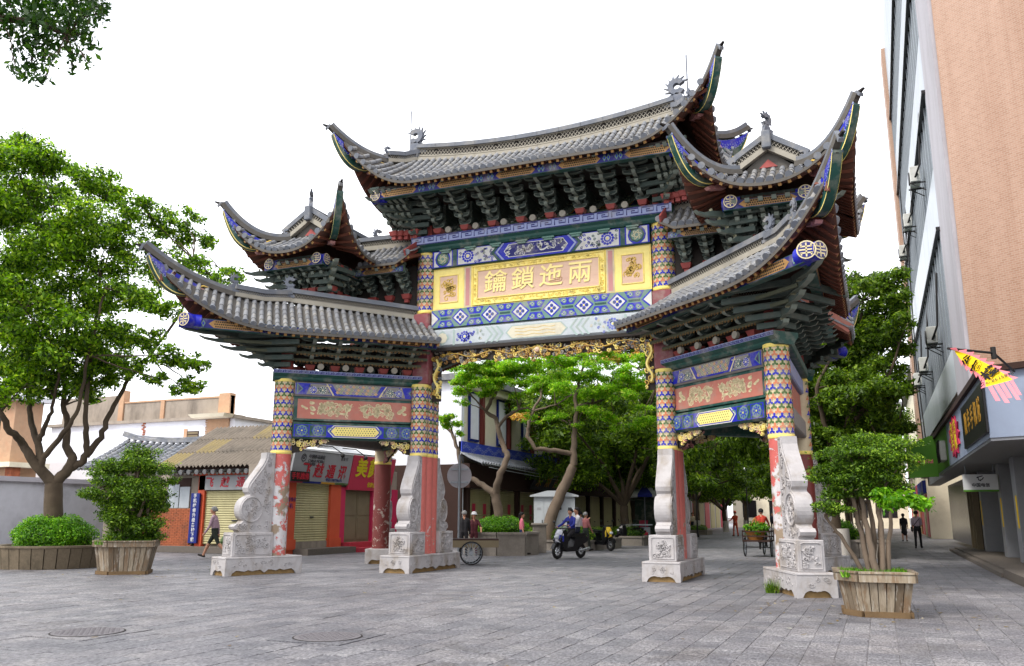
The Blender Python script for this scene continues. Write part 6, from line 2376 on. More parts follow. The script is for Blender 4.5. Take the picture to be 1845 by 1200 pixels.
d.p([(.25, .6), (.62, .6), (.55, 1.0), (.33, 1.0)], 'flag_pink', 1)
d.p(circ((.3, .8), .06, 8), 'skin_print', 3)
d.p(rect(.08, .2, .36, .5), 'paint_pink_pale', 1)
d.p(rect(.12, 1.4, .6, 1.5), 'sign_white', 1)
d.build('poster_print', po)
sg2 = slant_sign(29.14, 32.4, 2.40, 3.76, .25, 'sign_pink')
P2 = lambda y, w: Vector((XF + .165 - so.x, y - so.y, 2.40)) + sV * w + sN * .006
for i, c in enumerate('美颜坊'):
    text('sign_character', c, .80, P2(29.85 + i * .90, .85), sU, sV, 'sign_yellow', sg2, .004, .02)
text('sign_lettering', '化妆品店', .22, P2(30.9, .22), sU, sV, 'sign_yellow', sg2, .003, .004)
b = MB()
b.add([(XF + .40 - so.x, 25.5 - so.y, 3.80), (XF + .40 - so.x, 32.4 - so.y, 3.86), (XF - .8 - so.x, 32.4 - so.y, 4.25), (XF - .8 - so.x, 25.5 - so.y, 4.15)], [(0, 1, 2, 3)])
b.prism([(XF - .8 - so.x, 4.15), (XF + .40 - so.x, 3.80), (XF + .40 - so.x, 3.74), (XF - .8 - so.x, 4.1)], ((0, 25.5 - so.y, 0), (1, 0, 0), (0, 0, 1), (0, 1, 0)), 0, 6.9)
b.build('awning', [M['sign_white']], shop)
# side facing the square
sh = shutter(shop, Vector((-24.3, 26.62, 0)) - so, (1, 0, 0), (0, -1, 0), 2.9, .3, 2.33)
S('pier', 'post_orange', -24.62, -24.3, 26.5, 26.72, .1, 2.95)
S('lintel', 'post_orange', -24.9, -21.2, 26.44, 26.60, 2.93, 3.06)
sg3 = S('shop_sign', 'sign_grey', -24.6, -21.3, 26.50, 26.60, 2.36, 2.92)
for i, c in enumerate('飞越通讯'):
    text('sign_character', c, .42, (-24.1 + i * .76 - so.x, 26.495 - so.y, 2.63), (1, 0, 0), (0, 0, 1), 'sign_red_text', sg3, .004, .01, .15)
vs_ = S('vertical_sign', 'sign_blue', -24.84, -24.42, 26.38, 26.46, .34, 2.24)
for i, c in enumerate('手机维修升级各种下载'):
    text('sign_character', c, .17, (-24.63 - so.x, 26.375 - so.y, 2.13 - i * .185), (1, 0, 0), (0, 0, 1), 'sign_white', vs_, .003, .003)
BRK = MB()
BRK.box((0, 0, 0), (.235, .1, .058), 0, 0, .004)
BRK_ME = BRK.mesh('brick', [M['brick']])
bw = S('brick_wall', 'mortar', -27.4, -24.85, 26.60, 26.70, 0, 1.66)
for j in range(25):
    for i in range(11):
        x = -27.4 + .12 + i * .247 + (.12 if j % 2 else 0)
        if x < -24.9:
            o = link('brick', BRK_ME, bw, (x - so.x, 26.575 - so.y, .035 + j * .066))
S('window_board', 'panel_blue', -26.35, -25.75, 26.66, 26.715, 1.68, 2.6)
S('window_board', 'panel_blue', -25.7, -25.2, 26.66, 26.715, 1.68, 2.5)
S('window_grille', 'timber_dark', -26.3, -25.2, 26.68, 26.718, 2.5, 2.85)
# corrugated sheets over the corner
def corr(parent, p00, p10, p11, p01, mat, waves, amp=.03, nv=2):
    p00, p10, p11, p01 = (Vector(q) for q in (p00, p10, p11, p01))
    n = waves * 4
    rows = []
    for k in range(nv + 1):
        v = k / nv
        rows.append([p00.lerp(p01, v).lerp(p10.lerp(p11, v), i / n) + Vector((0, 0, amp * math.sin(i / 4 * 2 * math.pi))) for i in range(n + 1)])
    b = MB()
    b.grid(rows, 0, True)
    b.grid([[q - Vector((0, 0, .012)) for q in r] for r in rows], 0, True, True)
    return b.build('roof_sheet', [M[mat]], parent)
for r_ in range(3):
    for i in range(7):
        f0, f1 = r_ / 3, (r_ + 1) / 3 + .03
        x0, x1 = -26.4 + i * .97, -26.4 + (i + 1) * .97 + .06
        y0, y1 = 25.95 + 3.2 * f0, 25.95 + 3.2 * f1
        z0, z1 = 3.26 + 1.75 * f0 + r_ * .03, 3.26 + 1.75 * f1 + r_ * .03
        corr(shop, Vector((x0, y0, z0)) - so, Vector((x1, y0, z0)) - so, Vector((x1, y1, z1)) - so, Vector((x0, y1, z1)) - so, 'corrugated_yellow' if (r_, i) in ((0, 0), (1, 1), (2, 3)) else 'corrugated', 5, .05)
S('gable_infill', 'timber_dark', -26.3, -19.75, 26.3, 29.1, 3.0, 3.28)
rowme = []
for i in range(17):                                   # old tiles showing below the sheets at the eave
    b = MB()
    tile_row(b, [Vector((-26.3 + i * .4, 25.98, 3.02)) - so, Vector((-26.3 + i * .4, 26.6, 3.2)) - so], (1, 0, 0), .2, .08)
    b.build('tile_row', [M['roof_tile'], M['roof_pan'], M['roof_tile']], shop)

# --- old tiled house behind it
old = empty('old_tiled_house', (-27.5, 30, 0))
tag(old, 'low old house with grey tiled roof and sagging ridge left of the shops', 'house')
oo = Vector((-27.5, 30, 0))
wall_box('wall', 'weathered_render', old, -3.0, 2.6, -2.6, 2.4, 0, 3.4)
rows = []
for i in range(19):
    x = -31.4 + i * .38
    rows.append(row_pts(Vector((x, 26.6, 3.35)) - oo, Vector((x, 29.2, 4.75 - .25 * math.sin(i / 18 * 3.1))) - oo, .1))
b = MB()
b.grid([[q - Vector((0, 0, .05)) for q in r] for r in rows])
b.grid([[r[-1] - Vector((0, 0, .05)), r[-1] + Vector((0, 3, -1.3))] for r in rows])
b.build('pan_tiles', [M['roof_pan']], old)
for i, r in enumerate(rows):
    b = MB()
    tile_row(b, r, (1, 0, 0), .19, .11)
    b.build('tile_row', [M['grey_tile'], M['roof_pan'], M['grey_tile']], old)
b = MB()
rt_ = [r[-1] + Vector((0, 0, .10)) for r in rows]
rt_[0] += Vector((-.3, 0, .15))
for i in range(len(rt_) - 1):
    b.bar(rt_[i], rt_[i + 1], .28, .14)
    b.bar(rt_[i] + Vector((0, 0, .12)), rt_[i + 1] + Vector((0, 0, .12)), .18, .08)
b.build('ridge', [M['grey_tile']], old)

# --- grey boundary wall
gw = empty('boundary_wall', (-33, 28, 0))
tag(gw, 'long grey rendered boundary wall with pale coping at the left edge', 'wall')
wall_box('wall', 'render_grey', gw, -.2, 0, -14, 3.5, 0, 2.75)
wall_box('coping', 'coping', gw, -.32, .12, -14.05, 3.55, 2.75, 2.95)

# --- white house with brick quoins
wh = empty('white_house', (-38, 40, 0))
tag(wh, 'white rendered house with exposed brick patches and grey parapet behind the large tree', 'house')
wall_box('wall', 'white_wall', wh, -12, 3.2, 0, 8, 0, 7.0)
wall_box('eave_ledge', 'weathered_render', wh, -12.2, 3.4, -.25, 8, 7.0, 7.18)
wall_box('parapet', 'weathered_render', wh, -6.0, 2.55, .3, .6, 7.18, 8.35)
wall_box('parapet_cap', 'brick_pale', wh, -6.0, 2.55, .25, .65, 8.35, 8.45)
wall_box('parapet', 'weathered_render', wh, -11.5, -6.5, .3, .6, 7.18, 8.9)
for x0, x1, z0, z1 in ((1.7, 2.55, 7.2, 8.6), (-2.9, -2.6, 7.18, 8.4), (-6.45, -6.05, 7.18, 9.2)):
    wall_box('brick_pier', 'brick_pale', wh, x0, x1, .2, .7, z0, z1)
wall_box('corner_pier', 'brick_pale', wh, 1.25, 2.85, -.12, .8, 5.3, 7.0)
wall_box('corner_pier_base', 'render_grey', wh, 1.3, 2.8, -.10, .8, 0, 5.3)
b = MB()
b.box((2.0, -.2, 7.12), (2.4, 1.6, .2), 0, 0, 0, 1.15)
b.build('balcony_slab', [M['wall_cream']], wh)
rb = random.Random(6)
for z in range(16):
    b = MB()
    b.box((-3.9 + rb.uniform(-.08, .08), -.005, 5.3 + z * .11), (.22, .06, .08))
    b.build('brick', [M['brick']], wh)
    b = MB()
    b.box((1.15 + rb.uniform(-.06, .06), -.005, 5.3 + z * .11), (.22, .06, .08))
    b.build('brick', [M['brick_pale']], wh)
w_ = wall_box('window', 'timber_dark', wh, -.35, .55, -.03, .05, 4.6, 6.35)
for z in range(9):
    wall_box('slat', 'door_wood', w_, -.3, .5, -.045, -.032, 4.65 + z * .19, 4.78 + z * .19)
wall_box('window_reveal', 'brick_pale', wh, -.62, -.36, -.04, .05, 4.6, 6.5)
wall_box('lower_block', 'white_wall', wh, -9, 3, -4, -.01, 0, 4.4)
# back house with a tiled roof
bh = empty('tiled_house', (-31, 45, 0))
tag(bh, 'grey tiled double roof of a house showing left of the left pillar', 'house')
wall_box('wall', 'timber_dark', bh, -4.5, 5, 0, 6, 0, 6.6)
for (z0, z1, y0, y1, x0, x1) in ((6.5, 7.9, -1.2, 1.6, -4.6, 5.2), (7.9, 9.6, 1.4, 5, -4.6, 5.4)):
    rows = [row_pts((x0 + i * .36, y0, z0), (x0 + i * .36, y1, z1), .12) for i in range(int((x1 - x0) / .36))]
    b = MB()
    b.grid([[q - Vector((0, 0, .05)) for q in r] for r in rows])
    b.build('pan_tiles', [M['roof_pan']], bh)
    for r in rows:
        b = MB()
        tile_row(b, r, (1, 0, 0), .18, .10)
        b.build('tile_row', [M['grey_tile'], M['roof_pan'], M['grey_tile']], bh)
for x in (-2.2, .6):
    b = MB()
    b.box((x, -.4, 7.3), (.35, .35, .8), 0, 0, .03)
    b.box((x, -.4, 7.75), (.5, .5, .12), 0, 0, .03)
    b.build('chimney', [M['weathered_render']], bh)
# unfinished brick house at the far left
oh = empty('brick_house', at(50, 800, 50).xy.to_3d() - Vector((3.4, 0, 0)))
tag(oh, 'unfinished orange brick house behind the boundary wall at the left edge', 'house')
wall_box('wall', 'brick_pale', oh, -8, 2.2, 0, 1.6, 0, 7.2)
wall_box('floor_slab', 'wall_cream', oh, -8.2, 2.9, -.5, 1.8, 3.75, 4.0)
wall_box('roof_slab', 'white_wall', oh, -8.2, 2.7, -.4, 1.8, 7.2, 7.45)
wall_box('window', 'window_dark', oh, .2, 1.2, -.03, .1, 4.9, 6.6)
wall_box('pier', 'brick', oh, 2.25, 2.7, -.2, .3, 0, 3.75)

# --- shop houses along the left of the street
sb = empty('street_shop_house', (-17.5, 36, 0))
tag(sb, 'white two-storey shop house with blue frieze and black eaves seen through the arch', 'building')
bo = Vector((-17.5, 36, 0))
def T(n, m, x0, x1, y0, y1, z0, z1, par=None, bev=0.0):
    return wall_box(n, m, par or sb, x0 + 17.5, x1 + 17.5, y0 - 36, y1 - 36, z0, z1, bev)
T('wall', 'wall_cream', -27, -17.62, 35.6, 66, 0, 7.6)
T('end_wall', 'white_wall', -27, -17.5, 35.3, 35.6, 0, 7.6)
T('painted_end_shade', 'timber_dark', -22, -17.4, 35.2, 35.299, 0, 3.7)  # dark sheet painting in the shadowed interior at the foot of the end wall
T('roof', 'roof_tile', -27.5, -16.9, 35.0, 66.5, 7.6, 7.9)
T('beam', 'timber_dark', -17.6, -17.1, 35.4, 66, 2.65, 3.75)
y = 35.9
k = 0
while y < 64:
    T('post', 'timber_dark', -17.6, -17.35, y - .14, y + .14, 0, 2.66)
    s_ = shutter(sb, Vector((-17.55, y + .2, 0)) - bo, (0, 1, 0), (1, 0, 0), 2.6, .1, 2.6)
    for q in (.5, 1.7):
        if k < 5:
            T('red_notice', 'sign_pink', -17.52, -17.515, y + .2 + q, y + .55 + q, 1.45, 1.95, s_)
            T('red_notice', 'sign_pink', -17.52, -17.515, y + .22 + q, y + .5 + q, 1.15, 1.38, s_)
    y += 3.0
    k += 1
rows = []
for i in range(100):
    yy = 35.2 + i * .3
    rows.append(row_pts(Vector((-16.35, yy, 3.72)) - bo, Vector((-17.5, yy, 4.25)) - bo, .05, 3))
b = MB()
b.grid([[q - Vector((0, 0, .03)) for q in r] for r in rows], 0)
b.grid([[q - Vector((0, 0, .10)) for q in r] for r in rows], 0, flip=True)
b.build('eave_pan_tiles', [M['roof_pan']], sb)
for r in rows:
    b = MB()
    tile_row(b, r, (0, 1, 0), .15, .07)
    b.build('tile_row', [M['grey_tile'], M['roof_pan'], M['grey_tile']], sb)
fz = T('frieze', 'frieze_blue', -17.62, -17.45, 35.3, 66, 4.2, 4.75)
d = Deco(plane_pos((.051, 35.3 - 36, 4.2), (0, 1, 0), (0, 0, 1), (1, 0, 0)))
rf = random.Random(3)
for i in range(150):
    d.ps(strip(spiral((.2 + i * .2, .28 + .1 * math.sin(i)), .12, 1.1, i, 1, 7), .03), 'paint_blue_pale', 1)
d.build('painted_pattern', fz, kind='stuff')
for i in range(9):
    y0 = 36.3 + i * 3.3
    w_ = T('window', 'sign_blue', -17.6, -17.5, y0 - .1, y0 + .95, 4.85, 7.2)
    T('pane', 'white_wall', -17.5, -17.48, y0, y0 + .85, 4.95, 7.1, w_)
    T('pilaster', 'column_dark', -17.6, -17.42, y0 + 1.2, y0 + 1.45, 4.76, 7.4)
T('cornice', 'wall_cream', -17.6, -17.2, 35.3, 66, 7.25, 7.6)
sg = empty('shop_board', (-16.95, 44.6, 0))
tag(sg, 'black shop board with gold characters tilted under the street eaves', 'sign')
b = MB()
b.prism([(0, 2.75), (.45, 3.65), (.40, 3.69), (-.05, 2.78)], ((0, -2.2, 0), (1, 0, 0), (0, 0, 1), (0, 1, 0)), 0, 4.4)
b.build('board', [M['sign_black']], sg)
tV = Vector((.45, 0, .9)).normalized()
for i, c in enumerate('朱顺昌'):
    text('sign_character', c, .78, Vector((.235, -1.3 + 1.3 * i, 3.2)) + Vector((0, 1, 0)).cross(tV) * .006, (0, 1, 0), tV, 'sign_gold', sg, .004, .01)
# further shop houses
for i, (x0, x1, y0, y1, h, m, lab) in enumerate(((-27, -17.2, 66.2, 84, 8.5, 'wall_cream', 'cream building past the white shop house on the left of the street'), (-26, -16.8, 84.2, 106, 10, 'tile_grey', 'grey building at the far left end of the street'), (2.9, 14, 62, 84, 11, 'wall_cream', 'cream building past the tall block on the right of the street'), (3.2, 14, 84.2, 106, 9, 'tile_orange', 'orange-tiled building at the far right end of the street'), (-16.5, 3, 108, 120, 14, 'wall_cream', 'pale building closing the far end of the street'))):
    hb = empty('street_building', ((x0 + x1) / 2, (y0 + y1) / 2, 0))
    tag(hb, lab, 'building', 'far buildings along the street')
    w, l = (x1 - x0) / 2, (y1 - y0) / 2
    wall_box('wall', m, hb, -w, w, -l, l, 0, h)
    wall_box('roof', 'roof_tile', hb, -w - .4, w + .4, -l - .2, l + .2, h, h + .3)
    sx = 1 if x1 < 0 and i < 2 else -1
    if i < 4:
        yy = -l + 1
        while yy < l - 3:
            xf = sx * w
            wn = wall_box('window', 'window_dark', hb, xf - .05, xf + .05, yy, yy + 1.6, 4.5, 6.2)
            wall_box('shopfront', ('shutter', 'post_orange', 'sign_pink', 'door_wood')[int(abs(yy * 3)) % 4], hb, xf - .04, xf + .04, yy - .4, yy + 2.1, .1, 2.8)
            wall_box('fascia', ('sign_grey', 'sign_pink', 'sign_blue', 'sign_green')[int(abs(yy * 5)) % 4], hb, xf - .2, xf + .2, yy - .4, yy + 2.2, 2.9, 3.7)
            yy += 3.2
    else:
        for k in range(6):
            for j in range(3):
                wall_box('window', 'window_dark', hb, -w + 1.2 + k * 3.1, -w + 2.8 + k * 3.1, -l - .04, -l + .05, 1.2 + j * 4, 3.2 + j * 4)

# ------------------------------------------------------------------ tall block at the right
rb_ = empty('tall_block', (2.6, 26, 0))
tag(rb_, 'tall block with orange tiled end wall and blue-grey window bands at right', 'building')
ro = Vector((2.6, 26, 0))
def R_(n, m, x0, x1, y0, y1, z0, z1, par=None, bev=0.0):
    return wall_box(n, m, par or rb_, x0 - 2.6, x1 - 2.6, y0 - 26, y1 - 26, z0, z1, bev)
b = MB()
E0 = (0, -.3)
E1 = (E0[0] + .80 * 14, E0[1] - .59 * 14)
b.prism([E0, E1, (E1[0], 30), (0, 30)], ((0, 0, 0), (1, 0, 0), (0, 1, 0), (0, 0, 1)), 4.7, 30)
ew = b.build('end_wall', [M['tile_orange']], rb_)
R_('corner_strip', 'tile_grey', 2.5, 2.75, 25.75, 29.5, 4.7, 30)
R_('far_strip', 'tile_orange', 2.3, 2.75, 52.5, 54.4, 3.5, 29.5)
rw = random.Random(12)
for z0, z1, m in ((5.2, 6.6, 'panel_blue'), (10.5, 12.6, 'panel_blue'), (15.3, 17.4, 'panel_blue'), (20.0, 22.2, 'panel_blue'), (24.8, 30, 'panel_blue')):
    for k in range(9):
        y0 = 29.5 + k * 2.556
        R_('cladding_panel', m, 2.5, 2.62, y0 + .01, y0 + 2.546, z0 + .01, z1 - .01)
for z0, z1 in ((6.6, 10.5), (12.6, 15.3), (17.4, 20.0), (22.2, 24.8)):
    wb = R_('window_band', 'window_dark', 2.56, 2.66, 29.5, 52.5, z0, z1)
    n = 22
    for k in range(n):
        y0 = 29.55 + k * 22.9 / n
        R_('pane', 'glass_blue', 2.545, 2.558, y0 + .05, y0 + 22.9 / n - .05, z0 + .08, z1 - .08, wb)
    for k in range(n + 1):
        y0 = 29.55 + k * 22.9 / n
        R_('mullion', 'steel', 2.49, 2.56, y0 - .035, y0 + .035, z0, z1, wb)
    R_('ledge', 'window_dark', 2.38, 2.6, 29.4, 52.5, z1 - .06, z1 + .06, wb)
# grey service boxes
def ac_unit(y, z, label):
    t = empty('air_conditioner', (2.48, y, z))
    tag(t, label, 'air conditioner', 'air conditioners on the tall block')
    b = MB()
    b.box((-.28, 0, .32), (.34, .85, .6), 0, 0, .02)
    b.build('casing', [M['ac_white']], t)
    b = MB()
    b.lathe([(.01, 0), (.24, 0), (.26, .02), (.24, .03)], 16)
    me = b.mesh('fan_grille', [M['text_dark']])
    o = link('fan_grille', me, t, (-.455, .1, .32))
    o.rotation_euler = (0, -math.pi / 2, 0)
    for s_ in (-.35, .35):
        b = MB()
        b.bar((.05, s_, -.02), (-.5, s_, -.02), .04, .05)
        b.bar((.05, s_, -.35), (-.42, s_, -.04), .03, .03)
        b.build('support_bracket', [M['cable']], t)
    b = MB()
    b.tube([(-.2, -.43, .3), (-.3, -.6, .1), (-.1, -.6, .6), (-.05, -.75, 1.4), (0, -.8, 2.2), (.05, -.7, 2.6)], .035, 6)
    b.build('pipe', [M['cable']], t)
for i, (y, z) in enumerate(((33.7, 13.6), (41, 14.2), (48, 14.8), (33.4, 7.4), (39.9, 7.4), (45.6, 7.6))):
    ac_unit(y, z, '%s air conditioner of the %s row on the right-hand block' % (('nearest', 'middle', 'farthest')[i % 3], 'upper' if i < 3 else 'lower'))
# shop front box with signs
b = MB()
F0 = (-.2, 21.8 - 26)
F1 = (F0[0] + .88 * 8, F0[1] - .47 * 8)
b.prism([F0, F1, (F1[0], 10), (.6, 10), (.6, 40.3 - 26), (-.2, 40.3 - 26)], ((0, 0, 0), (1, 0, 0), (0, 1, 0), (0, 0, 1)), 3.15, 4.62)
b.build('fascia_box', [M['box_blue']], rb_)
b = MB()
b.prism([(F0[0] - .1, F0[1] - .1), (F1[0], F1[1] - .1), (F1[0], 10), (.6, 10), (.6, 14.3), (-.3, 14.3)], ((0, 0, 0), (1, 0, 0), (0, 1, 0), (0, 0, 1)), 4.62, 4.76)
b.build('fascia_capping', [M['timber_dark']], rb_)
b = MB()
b.prism([(F0[0] + .02, F0[1] + .02), (F1[0], F1[1] + .02), (F1[0], 14.28), (F0[0] + .02, 14.28)], ((0, 0, 0), (1, 0, 0), (0, 1, 0), (0, 0, 1)), 3.08, 3.15)
b.build('canopy_soffit', [M['column_tile']], rb_)
R_('fascia_panel', 'sign_green', 2.38, 2.399, 34.0, 40.25, 3.17, 4.6)
bs = empty('black_signboard', (2.4, 24.5, 0))
tag(bs, 'black signboard with gold characters on the blue fascia at right', 'sign')
b = MB()
b.box((-.03, 0, 3.85), (.06, 5.5, 1.15), 0, 0, .01)
b.build('board', [M['sign_black']], bs)
for i, c in enumerate('顺丰手机城'):
    text('sign_character', c, .62, (-.065, 1.7 - i * .85, 3.85), (0, -1, 0), (0, 0, 1), 'sign_gold', bs, .004, .012)
rs_ = empty('starburst_sign', (2.4, 30.6, 0))
tag(rs_, 'red starburst sign with yellow characters beside the black signboard', 'sign')
b = MB()
pts = []
for k in range(24):
    a = 2 * math.pi * k / 24
    r = (.98, .72)[k % 2]
    pts.append((r * 2.0 * math.cos(a), r * .68 * math.sin(a)))
b.prism(pts, ((-.01, 0, 3.9), (0, -1, 0), (0, 0, 1), (-1, 0, 0)), 0, .04)
b.build('board', [M['post_magenta']], rs_)
for i, c in enumerate('鑫鑫手机'):
    text('sign_character', c, .5, (-.055, .6 - (i % 2) * 1.2, 4.12 - (i // 2) * .45), (0, -1, 0), (0, 0, 1), 'sign_yellow', rs_, .004, .015, sx=1.7)
mb_ = empty('meter_box', (2.38, 35.4, 3.75))
tag(mb_, 'white meter box with cables on the green fascia panel', 'box')
b = MB()
b.box((-.1, 0, 0), (.2, 1.6, .7), 0, 0, .02)
b.build('casing', [M['ac_white']], mb_)
for k in range(3):
    b = MB()
    b.tube([(-.21, -.5 + .4 * k, .4), (-.24, -.45 + .4 * k, 0), (-.21, -.4 + .4 * k, -.4)], .025, 6)
    b.build('cable', [M['cable']], mb_)
gs = empty('green_sign', (1.8, 40.4, 3.0))
tag(gs, 'bright green projecting sign with pink lettering at the end of the fascia', 'sign')
b = MB()
b.prism([(-.55, 0), (.6, .05), (.6, 1.75), (.35, 1.75), (-.55, 1.35)], ((0, 0, 0), (1, 0, 0), (0, 0, 1), (0, -1, 0)), -.15, .15)
b.build('board', [M['sign_green']], gs)
text('sign_lettering', 'Beautiful', .22, (.05, -.156, .68), (1, 0, 0), (0, 0, 1), 'flag_pink', gs, .004, .008)
text('sign_lettering', '优美', .15, (-.18, -.156, .92), (1, 0, 0), (0, 0, 1), 'flag_pink', gs, .004)
wsn = empty('white_light_box', (3.05, 31.5, 2.5))
tag(wsn, 'small white light-box sign hanging under the canopy at right', 'sign')
b = MB()
b.box((0, 0, 0), (1.0, .12, .50), 0, 0, .01)
b.build('casing', [M['sign_white']], wsn)
b = MB()
b.box((0, -.001, -.27), (1.0, .122, .06))
b.build('green_edge', [M['sign_green']], wsn)
text('sign_lettering', '中国电信', .13, (0, -.066, -.10), (1, 0, 0), (0, 0, 1), 'text_dark', wsn, .003, .003)
d = Deco(plane_pos((0, -.062, .1), (1, 0, 0), (0, 0, 1), (0, -1, 0)))
d.ps(strip([(-.1, .04), (-.02, .07), (.08, .1)], .03), 'text_dark', 1)
d.ps(strip([(-.06, .08), (-.05, -.02), (.02, -.06)], .03), 'text_dark', 1)
d.ps(strip([(.1, .05), (.05, -.02), (-.05, -.04)], .03), 'text_dark', 1)
d.build('sign_emblem', wsn)
b = MB()
for s_ in (-.4, .4):
    b.tube([(s_, 0, .25), (s_, 0, .6)], .015, 6)
b.build('hanger', [M['steel']], wsn)
# ground floor behind the canopy
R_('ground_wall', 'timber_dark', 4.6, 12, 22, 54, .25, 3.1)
R_('floor_slab', 'stone_step', 2.75, 12, 14, 41, 0, .16)
R_('kerb_step', 'stone_step', 2.55, 2.75, 24, 41, 0, .10)
b = MB()
b.prism([(2.6 - 2.6, 24 - 26), (2.62 - 2.6, 20.6 - 26), (7, 15 - 26), (9, 24 - 26)], ((0, 0, 0), (1, 0, 0), (0, 1, 0), (0, 0, 1)), .0, .20)
b.build('front_step', [M['stone_step']], rb_)
for (x0, x1, y0, y1) in ((3.55, 4.3, 27.7, 28.5), (3.6, 4.3, 31.5, 32.3), (3.55, 4.2, 41, 42), (3.5, 4.1, 36.5, 37.1)):
    cc = R_('tiled_column', 'column_tile', x0, x1, y0, y1, .16, 3.08, None, .01)
    for z in (.75, 1.35, 1.95, 2.5):
        R_('tile_joint', 'steel', x0 - .004, x1 + .004, y0 - .004, y1 + .004, z, z + .012, cc)
    R_('yellow_notice', 'flag_yellow', x0 - .012, x0 - .006, y0 + .1, y0 + .35, 1.1, 2.0, cc)
shutter(rb_, Vector((4.58, 37, 0)) - ro, (0, -1, 0), (-1, 0, 0), 4.4, .2, 2.9)
shutter(rb_, Vector((4.58, 31.4, 0)) - ro, (0, -1, 0), (-1, 0, 0), 3.0, .2, 2.9)
shutter(rb_, Vector((4.58, 27.5, 0)) - ro, (0, -1, 0), (-1, 0, 0), 3.6, .2, 2.9)
for y0 in (38.5, 39.6, 40.6):
    R_('shop_post', 'door_wood', 3.4, 3.6, y0, y0 + .25, .16, 3.08)
R_('shop_glazing', 'window_dark', 3.6, 3.7, 38.2, 54, .16, 3.08)
R_('upper_wall', 'column_tile', 2.62, 3.2, 40.3, 54, 3.08, 5.2)
b = MB()
b.tube([(2.35 - 2.6, 25.9 - 26, 4.78), (2.3 - 2.6, 33 - 26, 4.82), (2.32 - 2.6, 40 - 26, 4.9)], .03, 6)
b.tube([(2.4 - 2.6, 47 - 26, 3.5), (2.3 - 2.6, 47.5 - 26, 9), (2.45 - 2.6, 47 - 26, 16)], .03, 6)
b.tube([(2.4 - 2.6, 49 - 26, 3.5), (2.25 - 2.6, 48.5 - 26, 8), (2.45 - 2.6, 49.4 - 26, 20)], .03, 6)
b.build('wall_cables', [M['cable']], rb_)
# flag banner
fl = empty('flag_banner', (2.35, 21.6, 4.9))
tag(fl, 'yellow flag banner with black characters and pink jagged fringe at right', 'flag')
fo = fl.location.copy()
fp = [at(1713, 629, 18.5) - fo, at(1750, 641, 18.1) - fo, at(1790, 660, 17.7) - fo, at(1822, 684, 17.4) - fo]
fq = [at(1720, 634, 18.5) - fo, at(1748, 660, 18.1) - fo, at(1768, 680, 17.7) - fo, at(1778, 697, 17.4) - fo]
def flag_pt(u, v):
    i = min(2, int(u * 3))
    t = u * 3 - i
    p = fp[i].lerp(fp[i + 1], t)
    q = fq[i].lerp(fq[i + 1], t)
    r = p.lerp(q, v)
    r += Vector((.03 * math.sin(u * 7 + v * 3), .05 * math.sin(u * 6), 0))
    return r
b = MB()
n = 14
rows = [[flag_pt(i / n, j / 5) for j in range(6)] for i in range(n + 1)]
b.grid(rows, 0, True)
b.grid([[q + Vector((.006, .006, 0)) for q in r] for r in rows], 0, True, True)
b.build('cloth', [M['flag_yellow']], fl)
b = MB()
for e, sg_ in ((0, -1), (1, 1)):
    for i in range(9):
        p, q = flag_pt(i / 9, e), flag_pt((i + 1) / 9, e)
        o = (flag_pt(i / 9 + .05, e) - flag_pt(i / 9 + .05, 1 - e)).normalized() * .075
        vs = [p, q, q + o * 1.2, p + o * .3]
        b.add(vs + [s_ + Vector((0, .006, 0)) for s_ in vs], [(0, 1, 2, 3), (7, 6, 5, 4)])
for j in range(5):
    p, q = flag_pt(1, j / 5), flag_pt(1, (j + .7) / 5)
    o = (flag_pt(1, .5) - flag_pt(.8, .5)).normalized() * (.25 + .1 * (j % 2)) + Vector((0, 0, -.12))
    vs = [p, q, q + o, p + o * 1.05]
    b.add(vs + [s_ + Vector((0, .006, 0)) for s_ in vs], [(0, 1, 2, 3), (7, 6, 5, 4)])
b.build('fringe', [M['flag_pink']], fl)
for i, (c, u) in enumerate((('公', .30), ('客', .52), ('棧', .74))):
    U_ = (flag_pt(u, 0) - flag_pt(u, 1)).normalized()
    V_ = (flag_pt(u - .08, .5) - flag_pt(u + .08, .5)).normalized()
    V_ = (V_ - U_ * V_.dot(U_)).normalized()
    text('flag_character', c, .20 + .05 * i, flag_pt(u, .5) + U_.cross(V_) * .035, U_, V_, 'sign_black', fl, .003, .008)
U_ = (flag_pt(.92, 0) - flag_pt(.92, 1)).normalized()
V_ = (flag_pt(.84, .5) - flag_pt(1, .5)).normalized()
text('flag_lettering', 'Tel:8625818', .11, flag_pt(.92, .5) + U_.cross(V_) * .04, U_, (V_ - U_ * V_.dot(U_)).normalized(), 'sign_black', fl, .002)
b = MB()
pp = at(1790, 636, 19.3) - fo
b.tube([fp[0] + Vector((-.05, .02, .02)), pp, pp + Vector((.6, 2.0, -.1))], .025, 6)
b.tube([pp + Vector((0, 0, -.12)), pp + Vector((0, 0, .12))], .05, 8)
b.build('pole', [M['cable']], fl)
